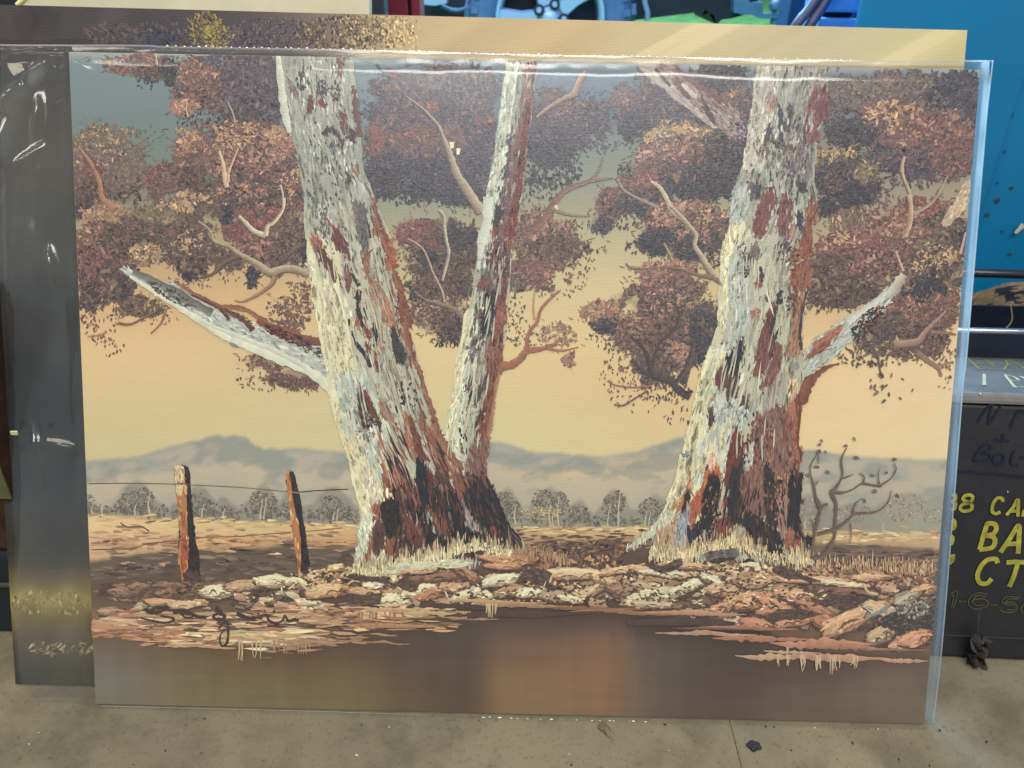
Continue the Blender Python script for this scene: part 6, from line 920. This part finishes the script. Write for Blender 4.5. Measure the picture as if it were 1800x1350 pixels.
for wpx, letters in ((8.2, (([(135, 40), (160, 40), (160, 75), (140, 90), (162, 100), (155, 140), (130, 145)],), ([(265, 95), (220, 75), (230, 48), (270, 40), (290, 60), (270, 95), (215, 110), (198, 140), (225, 160), (275, 150), (285, 120), (265, 95)],), ([(515, 90), (505, 65), (470, 65), (440, 110), (435, 160), (460, 178), (495, 165)],), ([(540, 190), (590, 130), (625, 75), (625, 200)], [(570, 160), (628, 158)]), ([(672, 150), (660, 200)],))),
                     (11.5, (([(400, 245), (370, 340), (340, 445)], [(390, 250), (450, 255), (465, 290), (440, 330), (385, 340)], [(385, 340), (440, 350), (455, 385), (430, 430), (340, 445)]), ([(495, 465), (560, 370), (630, 265), (632, 370), (625, 475)], [(545, 405), (630, 400)]), ([(135, 225), (152, 240), (150, 280), (130, 290)],), ([(125, 345), (138, 360), (132, 395), (118, 395)],))),
                     (11.5, (([(475, 545), (460, 515), (400, 520), (350, 570), (325, 640), (345, 690), (395, 695), (430, 660)],), ([(540, 540), (610, 535), (675, 540)], [(625, 540), (595, 640), (560, 720)]), ([(140, 480), (140, 520), (115, 545)],)))):
    for lt in letters: lettering('stencil_letter', [cb(p) for p in lt], wpx, M_YEL, onB)
lettering('chalked_date', [cb(p) for p in ([(125, 775), (175, 750), (165, 820), (145, 880)], [(135, 785), (150, 790), (132, 875)], [(185, 825), (240, 830)], [(400, 775), (330, 765), (270, 800), (260, 850), (310, 885), (380, 870), (405, 840), (370, 810), (300, 815), (280, 840)], [(385, 795), (320, 785), (290, 830), (330, 860), (380, 850)], [(415, 850), (470, 855)], [(640, 800), (540, 795), (510, 840), (580, 835), (620, 870), (590, 905), (520, 905), (485, 880)], [(625, 815), (560, 810), (530, 850), (590, 855), (600, 885), (540, 890)], [(672, 850), (645, 880), (660, 915)])], 2.2, M_CHALK, onB)
lettering('marker_writing', [ca(p) for p in ([(350, 640), (400, 560), (470, 480), (445, 580), (435, 660)], [(440, 655), (490, 580), (545, 490)], [(610, 685), (640, 610), (680, 545), (715, 560)], [(490, 775), (600, 785)], [(555, 730), (540, 800)], [(315, 945), (350, 880), (395, 825), (445, 820), (450, 850), (385, 885), (440, 890), (450, 925), (400, 945), (320, 945)], [(520, 890), (480, 910), (475, 955), (510, 975), (550, 950), (555, 905), (520, 890)], [(640, 865), (615, 930), (620, 978), (665, 975)], [(690, 920), (720, 915)], [(185, 1028), (450, 1048), (720, 1072)])], 5.5, M_INK, onB, .0010)
lettering('lid_lettering', [ca(p) for p in ([(405, 260), (405, 310), (405, 350)], [(570, 270), (610, 320), (650, 370)], [(560, 265), (640, 285), (680, 310)], [(610, 310), (690, 320)], [(650, 365), (720, 365)], [(690, 280), (730, 300)])], 8, M_YELT, onTop, axis='top')
lettering('lid_stencil', [ca(p) for p in ([(275, 140), (320, 180), (370, 225)], [(280, 140), (370, 140), (430, 160), (470, 185)], [(330, 185), (430, 180), (500, 210)], [(370, 222), (500, 225)], [(560, 230), (590, 180), (570, 150)], [(590, 150), (680, 190), (720, 220)])], 7, material('faded_stencil', (132, 126, 66), .5, .4, var=.3, scale=80), onTop, axis='top')
for x, y in ((1719, 692), (1770, 864)):
    bm = bmesh.new(); p = onB(x, y); bmesh.ops.create_icosphere(bm, subdivisions=2, radius=.0009, matrix=Matrix.Translation((p[0], p[1], .0012 if y > 700 else .004))); from_bm('paint_chip', bm, material('bare_metal', (190, 186, 176), .3, metal=.7), abox, True)

# ------------------------------------------------------------------ behind the box: toolbox, old tyre, rail, cabinet
z_r = hitY(1750, 583, .50)[2]
tb = empty('toolbox', (.75, .58, 0)); tag(tb, 'dark navy open steel toolbox with a bright rim behind the ammunition box', 'toolbox')
bm = bmesh.new(); box(bm, (-.33, -.08, 0), (.33, -.076, z_r-.004)); box(bm, (-.33, .076, 0), (.33, .08, z_r-.03)); box(bm, (-.33, -.0755, 0), (-.326, .0755, z_r-.03)); box(bm, (.326, -.0755, 0), (.33, .0755, z_r-.03)); box(bm, (-.326, -.0755, .001), (.326, .0755, .006))
from_bm('body', bm, material('navy_steel', (28, 34, 50), .42, .5, var=.3, scale=12), tb)
bm = bmesh.new(); tube(bm, [(-.332, -.078, z_r), (.332, -.078, z_r)], .0045, 10); from_bm('rim', bm, material('worn_bright_steel', (150, 160, 176), .25, metal=.8), tb, True)
tyx, tyy = .845, .735; tr_ = .115; tz = hitY(1752, 522, tyy-.05)[2]
ty = empty('old_tyre', (tyx, tyy-.02, tz-tr_)); tag(ty, 'mud-caked dark old tyre standing behind the toolbox', 'tyre')
bm = bmesh.new(); pr = [(.045, -.05), (.085, -.055), (.105, -.048), (tr_-.002, -.03), (tr_, 0), (tr_-.002, .03), (.105, .048), (.085, .055), (.045, .05), (.045, -.05)]; lathe(bm, pr, (0, 0, 0), 'Y', 64)
for v in bm.verts: v.co *= 1+.012*math.sin(v.co.x*190)*math.sin(v.co.z*170)
from_bm('carcass', bm, material('perished_rubber', (34, 36, 42), .8, .3, var=.3, scale=30, bump=.5, bscale=60), ty, True)
bm = bmesh.new()
for k in range(260):
    a = rng.uniform(.75, 2.4); yy = rng.uniform(-.05, .05); r = tr_-.003-.006*(abs(yy)/.05)**2; p = Vector((r*math.cos(a), yy, r*math.sin(a)))
    bmesh.ops.create_icosphere(bm, subdivisions=1, radius=rng.uniform(.003, .008), matrix=Matrix.Translation(p) @ Matrix.Rotation(-a+math.pi/2, 4, 'Y') @ Matrix.Diagonal((2.2, 1.2, .55, 1)))
tag(from_bm('dried_mud', bm, material('dried_mud', (122, 104, 82), .9, .1, var=.4, scale=60, bump=.6, bscale=90), ty), kind='stuff')
bm = bmesh.new(); w0, w1, w2 = hitY(1776, 535, tyy-.078), hitY(1779, 562, tyy-.08), hitY(1768, 578, tyy-.08)
tube(bm, smooth([Vector(p)-ty.location for p in (w0, w1, w2)], 5), .0008, 6); from_bm('straw', bm, material('straw', (176, 160, 126), .8), ty)
zr = hitY(1750, 486, .66); rl = empty('steel_rail', tuple(zr)); tag(rl, 'thin dark horizontal steel rail in front of the blue cabinet', 'rail')
bm = bmesh.new(); tube(bm, [(-.30, 0, .008), (.45, 0, 0)], .0068, 12); from_bm('bar', bm, material('dark_rail', (58, 60, 72), .3, metal=.6), rl, True)
for x in (-.24, .42):
    bm = bmesh.new(); tube(bm, [(x, .002, 0), (x, .002, -zr[2])], .006, 10); from_bm('upright', bm, material('dark_rail_leg', (58, 60, 72), .4, metal=.6), rl, True)
cY = .84; cxl = hitY(1512, 30, cY)[0]
cab = empty('steel_cabinet', (cxl+.45, cY+.2, 0)); tag(cab, 'tall bright blue painted steel cabinet standing at the right', 'cabinet')
M_BLUE = material('blue_enamel', (8, 116, 166), .42, .5, var=.07, scale=5, bump=.12, bscale=14)
bm = bmesh.new(); box(bm, (-.45, -.2, .04), (-.172, -.182, 1.5), .004); from_bm('door', bm, M_BLUE, cab)
bm = bmesh.new(); box(bm, (-.169, -.192, .04), (.6, .2, 1.5), .004); from_bm('side_door', bm, M_BLUE, cab)
bm = bmesh.new(); box(bm, (-.16, -.18, 0), (.59, .19, .038)); from_bm('plinth', bm, material('plinth', (20, 30, 44), .6), cab)
M_SCAR = material('rust_scar', (40, 66, 74), .7, var=.4, scale=200)
bm = bmesh.new()
for x, y, r in [(1757, 227, 7), (1765, 232, 4), (1778, 330, 5), (1752, 352, 8), (1735, 378, 6), (1762, 406, 4), (1774, 447, 5), (1753, 322, 3), (1778, 203, 4), (1766, 267, 3)]:
    p = hitY(x, y, cY+.0072)-np.array(cab.location); k = r*.0009
    vs = [bm.verts.new((p[0]+k*math.cos(t)*rng.uniform(.5, 1.2), -.1935, p[2]+k*.8*math.sin(t)*rng.uniform(.5, 1.2))) for t in np.linspace(0, 2*np.pi, 11)[:-1]]; bm.faces.new(vs)
tag(from_bm('rust_marks', bm, M_SCAR, cab), kind='stuff')
bm = bmesh.new(); a, b = hitY(1783, 409, cY), hitY(1798, 394, cY); tube(bm, [Vector(a)-cab.location+Vector((0, -.003, 0)), Vector(b)-cab.location+Vector((0, -.003, 0))], [.0025, .005], 6); from_bm('paint_scrape', bm, material('bare_scrape', (190, 184, 160), .6), cab)

# ------------------------------------------------------------------ through the doorway
dpY = 1.55
a, b = hitY(1387, 20, dpY)[0], hitY(1452, 20, dpY)[0]
bm = bmesh.new(); box(bm, (a, dpY, 0), (b+.10, dpY+.09, 2.2), .004)
tag(from_bm('door_jamb', bm, material('navy_jamb', (14, 58, 96), .5, var=.15, scale=6)), 'dark blue door jamb between the lawn and the blue cabinet', 'door jamb')
vy = 1.02
vs = empty('bench_vice', tuple(hitY(1478, 60, vy)-np.array([0, 0, .3]))); tag(vs, 'pale blue cast block with a dark slot, at the cabinet edge', 'machine')
o_ = np.array(vs.location); A = lambda x, y: hitY(x, y, vy)-o_
M_CAST = material('pale_blue_casting', (92, 150, 196), .5, var=.2, scale=14, bump=.3)
p0, p1 = A(1451, 20), A(1510, 20)
bm = bmesh.new(); box(bm, (p0[0], 0, A(1480, 22)[2]), (p1[0], .12, A(1480, -40)[2]), .004); from_bm('upper_jaw', bm, M_CAST, vs)
bm = bmesh.new(); box(bm, (A(1438, 40)[0], -.004, -.02-o_[2]*0), (p1[0], .12, A(1480, 32)[2]), .004); from_bm('lower_jaw', bm, M_CAST, vs)
bm = bmesh.new(); box(bm, (p0[0]+.004, .02, A(1480, 34)[2]), (p1[0]-.004, .10, A(1480, 20)[2])); from_bm('slot_back', bm, material('slot_dark', (16, 22, 40), .7), vs)
bm = bmesh.new(); box(bm, (p0[0]-.02, .01, -o_[2]), (p1[0], .11, -.022), .004); from_bm('stand', bm, material('navy_stand', (20, 44, 74), .5), vs)
for k, (xa_, xb_) in enumerate(((1400, 1438), (1424, 1456))):
    h = empty('rubber_hose', tuple(hitY(xa_, 44, .96))); tag(h, ('left' if k == 0 else 'right')+' of two dark rubber hoses slanting down beside the pale blue block', 'hose', 'hoses by the doorway')
    oo = np.array(h.location); P = [hitY(xa_-26, 90, .96)-oo, hitY(xa_, 44, .96)-oo, hitY((xa_+xb_)/2+2, 18, .97)-oo, hitY(xb_+6, -14, .98)-oo, hitY(xb_+40, -60, 1.0)-oo]
    bm = bmesh.new(); tube(bm, smooth(P, 5), .0085, 12); from_bm('tube', bm, material('hose_rubber', (52, 58, 84), .5), h, True)
rpY = .92
rp = empty('steel_post', tuple(hitY(700, 20, rpY)*np.array([1, 1, 0]))); tag(rp, 'dark red painted steel post in front of the vehicle', 'post'); o_ = np.array(rp.location)
M_RED = material('oxide_red_paint', (122, 34, 52), .45, var=.18, scale=12)
x0, x1, x2_, x3 = [hitY(x, 20, rpY)[0]-o_[0] for x in (667, 718, 724, 740)]
bm = bmesh.new(); box(bm, (x0, 0, 0), (x1, .05, 1.5), .003); from_bm('web', bm, M_RED, rp)
bm = bmesh.new(); box(bm, (x2_, -.012, 0), (x3, .05, 1.5), .003); from_bm('flange', bm, M_RED, rp)
bm = bmesh.new(); box(bm, (x1+.0004, .012, 0), (x2_-.0004, .04, 1.5)); from_bm('groove', bm, material('post_groove', (40, 26, 60), .6), rp)
bm = bmesh.new(); a = hitY(-40, 10, .75)[0]; b = hitY(660, 10, .75)[0]; box(bm, (a-.3, .75, 0), (b+.012, .79, 1.4), .004)
tag(from_bm('wall', bm, material('dark_navy_wall', (30, 32, 44), .6, var=.2, scale=8)), kind='structure')

car = empty('parked_car', (.0, 3.2, 0)); tag(car, 'parked four-wheel-drive vehicle outside, its alloy wheel and tow ball showing', 'car'); co = np.array(car.location)
wc = hitY(966, 25, 3.2)-co; WR = .345; wc[2] = WR-.012
M_TYRE = material('tyre_rubber', (64, 92, 134), .75, var=.15, scale=20, bump=.3, bscale=50)  # vehicle colours hold the blue cast of the outdoor light
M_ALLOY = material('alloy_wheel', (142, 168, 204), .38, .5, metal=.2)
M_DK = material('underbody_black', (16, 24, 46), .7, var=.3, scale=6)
wh = empty('wheel', tuple(wc)); wh.parent = car
bm = bmesh.new(); lathe(bm, [(.225, -.10), (.25, -.118), (.30, -.122), (.33, -.112), (WR, -.09), (WR, .09), (.33, .112), (.25, .118), (.225, .10), (.225, -.10)], (0, 0, 0), 'Y', 72); from_bm('tyre', bm, M_TYRE, wh, True)
bm = bmesh.new()
for k in range(34):
    a = 2*math.pi*k/34
    for sgn, dr in ((-1, 0), (1, .5)):
        M = Matrix.Rotation(a+dr*.18, 4, 'Y') @ Matrix.Translation((0, sgn*.07, WR+.003)) @ Matrix.Rotation(.3*sgn, 4, 'Z') @ Matrix.Diagonal((.042, .085, .020, 1)); bmesh.ops.create_cube(bm, size=1, matrix=M)
    M = Matrix.Rotation(a, 4, 'Y') @ Matrix.Translation((0, -.121, .318)) @ Matrix.Diagonal((.026, .012, .030, 1)); bmesh.ops.create_cube(bm, size=1, matrix=M)
tag(from_bm('tread_blocks', bm, M_TYRE, wh), kind='stuff')
bm = bmesh.new(); lathe(bm, [(.224, -.09), (.228, -.116), (.215, -.112), (.205, -.085), (.200, .08), (.224, .09)], (0, 0, 0), 'Y', 64); from_bm('rim', bm, M_ALLOY, wh, True)
bm = bmesh.new(); lathe(bm, [(.0005, .02), (.2, .02)], (0, 0, 0), 'Y', 40); from_bm('brake_dust_plate', bm, M_DK, wh)
bm = bmesh.new(); lathe(bm, [(.0005, -.108), (.026, -.108), (.034, -.098), (.036, -.09), (.068, -.086), (.074, -.07), (.074, -.02)], (0, 0, 0), 'Y', 40); from_bm('hub', bm, M_ALLOY, wh, True)
for k in range(5):
    a = 2*math.pi*k/5+math.radians(53); bm = bmesh.new()
    vs_ = []
    for r, w, y in ((.055, .036, -.095), (.12, .030, -.100), (.214, .044, -.106)):
        vs_.append([bm.verts.new((w*s, y+d, r)) for s, d in ((-1, .03), (-.8, 0), (.8, 0), (1, .03))])
    for p, q_ in zip(vs_, vs_[1:]):
        for i in range(3): bm.faces.new((p[i], p[i+1], q_[i+1], q_[i]))
    bmesh.ops.transform(bm, matrix=Matrix.Rotation(a, 4, 'Y'), verts=bm.verts[:]); from_bm('spoke', bm, M_ALLOY, wh)
    bm = bmesh.new(); aa = a+math.pi/5
    lathe(bm, [(.0005, -.112), (.0095, -.112), (.012, -.104), (.012, -.08)], (0, 0, 0), 'Y', 12)
    bmesh.ops.transform(bm, matrix=Matrix.Rotation(aa, 4, 'Y') @ Matrix.Translation((0, 0, .058)), verts=bm.verts[:]); from_bm('lug_nut', bm, M_ALLOY, wh)
    bm = bmesh.new(); lathe(bm, [(.0125, -.100), (.022, -.1005), (.023, -.07)], (0, 0, 0), 'Y', 16)
    bmesh.ops.transform(bm, matrix=Matrix.Rotation(aa, 4, 'Y') @ Matrix.Translation((0, 0, .058)), verts=bm.verts[:]); from_bm('nut_recess', bm, M_DK, wh)
def sil(name, pts, Y0, dp, mat, parent, o):
    P = [hitY(x, y, Y0)-o for x, y in pts]; bm = bmesh.new(); f_ = [bm.verts.new(Vector(p)) for p in P]; b_ = [bm.verts.new(Vector(p)+Vector((0, dp, 0))) for p in P]
    bm.faces.new(f_); bm.faces.new(b_[::-1])
    for i in range(len(P)): bm.faces.new((f_[i], b_[i], b_[(i+1) % len(P)], f_[(i+1) % len(P)]))
    bmesh.ops.triangulate(bm, faces=bm.faces[:]); return from_bm(name, bm, mat, parent)
sil('underbody', [(600, -60), (1100, -60), (1240, -60), (1300, -60), (1332, -60), (1332, 26), (1316, 24), (1300, 22), (1288, 32), (1268, 35), (1262, 42), (1257, 42), (1256, 28), (1246, 22), (1240, 17), (1234, 27), (1224, 22), (1150, 31), (1112, 36), (1100, 60), (600, 60)], 3.42, .5, M_DK, car, co)
bm = bmesh.new(); tube(bm, smooth([hitY(x, y, 3.40)-co for x, y in ((1131, -14), (1134, 8), (1138, 22), (1137, 36))], 5), .013, 8); from_bm('brake_hose', bm, M_ALLOY, car, True)
sil('side_step', [(738, -30), (786, -30), (785, 6), (764, 10), (745, 8), (738, 4)], 3.25, .08, M_ALLOY, car, co)
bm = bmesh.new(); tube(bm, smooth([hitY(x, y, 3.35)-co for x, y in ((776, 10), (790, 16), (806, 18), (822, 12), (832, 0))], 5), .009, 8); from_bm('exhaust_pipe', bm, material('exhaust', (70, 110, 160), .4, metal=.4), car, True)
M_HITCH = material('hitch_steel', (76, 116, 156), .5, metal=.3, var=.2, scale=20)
hb = sil('tow_bar', [(1290, -4), (1316, -4), (1318, 6), (1334, 4), (1342, 4), (1341, 24), (1372, 25), (1372, 32), (1338, 33), (1331, 30), (1320, 26), (1306, 26), (1290, 22)], 3.36, .06, M_HITCH, car, co)
bc = hitY(1362, 10, 3.39)-co; bm = bmesh.new(); bmesh.ops.create_uvsphere(bm, u_segments=20, v_segments=14, radius=.026, matrix=Matrix.Translation(Vector(bc))); nk = hitY(1361, 36, 3.39)-co
tube(bm, [Vector(bc), Vector(nk)], .011, 10); bmesh.ops.create_cone(bm, cap_ends=True, segments=6, radius1=.018, radius2=.018, depth=.03, matrix=Matrix.Translation(Vector(nk))); from_bm('tow_ball', bm, M_HITCH, hb, True)

# ------------------------------------------------------------------ left edge: case and carton
lf = hitZ(10, 1112, 0)
cs = empty('storage_case', (lf[0]-.10, lf[1]+.08, 0)); tag(cs, 'dark navy case on the floor at the left edge', 'case')
zc = hitY(8, 975, lf[1])[2]; bm = bmesh.new(); box(bm, (-.15, -.08, 0), (.16, .14, zc), .004); from_bm('shell', bm, material('case_navy', (22, 30, 38), .5, var=.3, scale=14), cs)
bm = bmesh.new(); box(bm, (-.15, -.083, zc*.62), (.16, -.0795, zc*.66), .001); from_bm('band', bm, material('case_band', (70, 74, 66), .5), cs)
ct = empty('carton', (lf[0]-.10, lf[1]+.09, zc)); tag(ct, 'rusty brown carton stacked on the navy case, pale label on it', 'carton')
zk = hitY(4, 560, lf[1])[2]-zc; bm = bmesh.new(); box(bm, (-.15, -.085, .0005), (.155, .13, zk), .004); from_bm('walls', bm, material('stained_carton', (40, 28, 24), .8, .2, col2=(84, 56, 42), scale=24, bump=.3), ct)
a, b = hitY(16, 768, lf[1])-np.array(ct.location), hitY(26, 762, lf[1])-np.array(ct.location)
bm = bmesh.new(); box(bm, (a[0], -.0875, a[2]), (b[0], -.0855, b[2]), .0005); from_bm('label_slip', bm, material('label_slip', (196, 190, 140), .7), ct)
bm = bmesh.new(); a, b = hitY(-20, 880, lf[1])-np.array(ct.location), hitY(10, 800, lf[1])-np.array(ct.location); box(bm, (a[0], -.0875, a[2]), (b[0]-.012, -.0855, b[2]), .0005); from_bm('tape_patch', bm, material('tape_patch', (88, 92, 58), .6, var=.3, scale=40), ct)

# ------------------------------------------------------------------ litter on the floor
p = hitZ(1065, 1284, 0)
bm = bmesh.new(); pts = [(-.006, .007, .001), (-.001, .006, .004), (.003, .002, .003), (.007, -.006, .0015), (.003, -.009, .001), (-.002, -.004, .0045), (-.007, .001, .002)]
c_ = bm.verts.new((0, 0, .0055)); vs_ = [bm.verts.new(q_) for q_ in pts]
for i in range(7): bm.faces.new((c_, vs_[i], vs_[(i+1) % 7]))
bmesh.ops.solidify(bm, geom=bm.faces[:], thickness=.0006); lfk = from_bm('dry_flake', bm, material('dry_flake', (150, 138, 112), .8, var=.2, scale=200)); lfk.location = p; tag(lfk, 'small curled pale flake on the concrete below the painting', 'flake')
p = hitZ(1326, 1313, 0); bm = bmesh.new(); bmesh.ops.create_icosphere(bm, subdivisions=3, radius=.0048)
for v in bm.verts: v.co = Vector((v.co.x*1.3, v.co.y, max(-.0012, v.co.z*.6)))*(1+.25*math.sin(v.co.x*900)*math.sin(v.co.y*700+1))
pb = from_bm('dark_pebble', bm, material('dark_pebble', (34, 36, 46), .7)); pb.location = (p[0], p[1], .0014); tag(pb, 'small dark lump on the floor right of centre', 'pebble')
p = hitZ(1708, 1160, 0)
cw = empty('dead_leaf', (p[0], p[1]-.004, 0)); tag(cw, 'crumpled dark dead leaf against the foot of the ammunition box', 'leaf')
bm = bmesh.new(); G = 9
gv = [[bm.verts.new((-.009+.018*i/(G-1)*(1-.6*abs(j/(G-1)-.4))+.003*math.sin(j*1.7), -.004+.006*math.sin(i*1.3+j)+.004*(j/(G-1)), .001+.034*j/(G-1)+.003*math.sin(i*2.1+j*.8))) for i in range(G)] for j in range(G)]
for j in range(G-1):
    for i in range(G-1): bm.faces.new((gv[j][i], gv[j][i+1], gv[j+1][i+1], gv[j+1][i]))
from_bm('blade', bm, material('dead_leaf_brown', (58, 52, 50), .8, var=.4, scale=160), cw, True)
bm = bmesh.new(); tube(bm, [(-.004, .004, .03), (-.007, .008, .048), (-.006, .014, .062)], .0006, 5); from_bm('stalk', bm, bpy.data.materials['dead_leaf_brown'], cw)
def grit(name, n, cols, rmin, rmax):
    bm = bmesh.new()
    for k in range(n):
        x, y = rng.uniform(20, 1790), rng.uniform(1215, 1360); y = max(y, 1248+x*.022) if x > 60 else y; P = hitZ(x, y, 0); r = rng.uniform(rmin, rmax)**1.0
        bmesh.ops.create_icosphere(bm, subdivisions=1, radius=r, matrix=Matrix.Translation((P[0], P[1], r*.3)) @ Matrix.Rotation(rng.uniform(0, 3), 4, 'Z') @ Matrix.Diagonal((rng.uniform(1, 2.2), 1, .6, 1)))
    tag(from_bm(name, bm, material(name+'_mat', cols, .8)), kind='stuff')
grit('dark_grit', 34, (46, 43, 40), .0003, .0011); grit('pale_grit', 9, (214, 208, 190), .0003, .0008); grit('brown_grit', 90, (104, 96, 76), .0003, .0009)
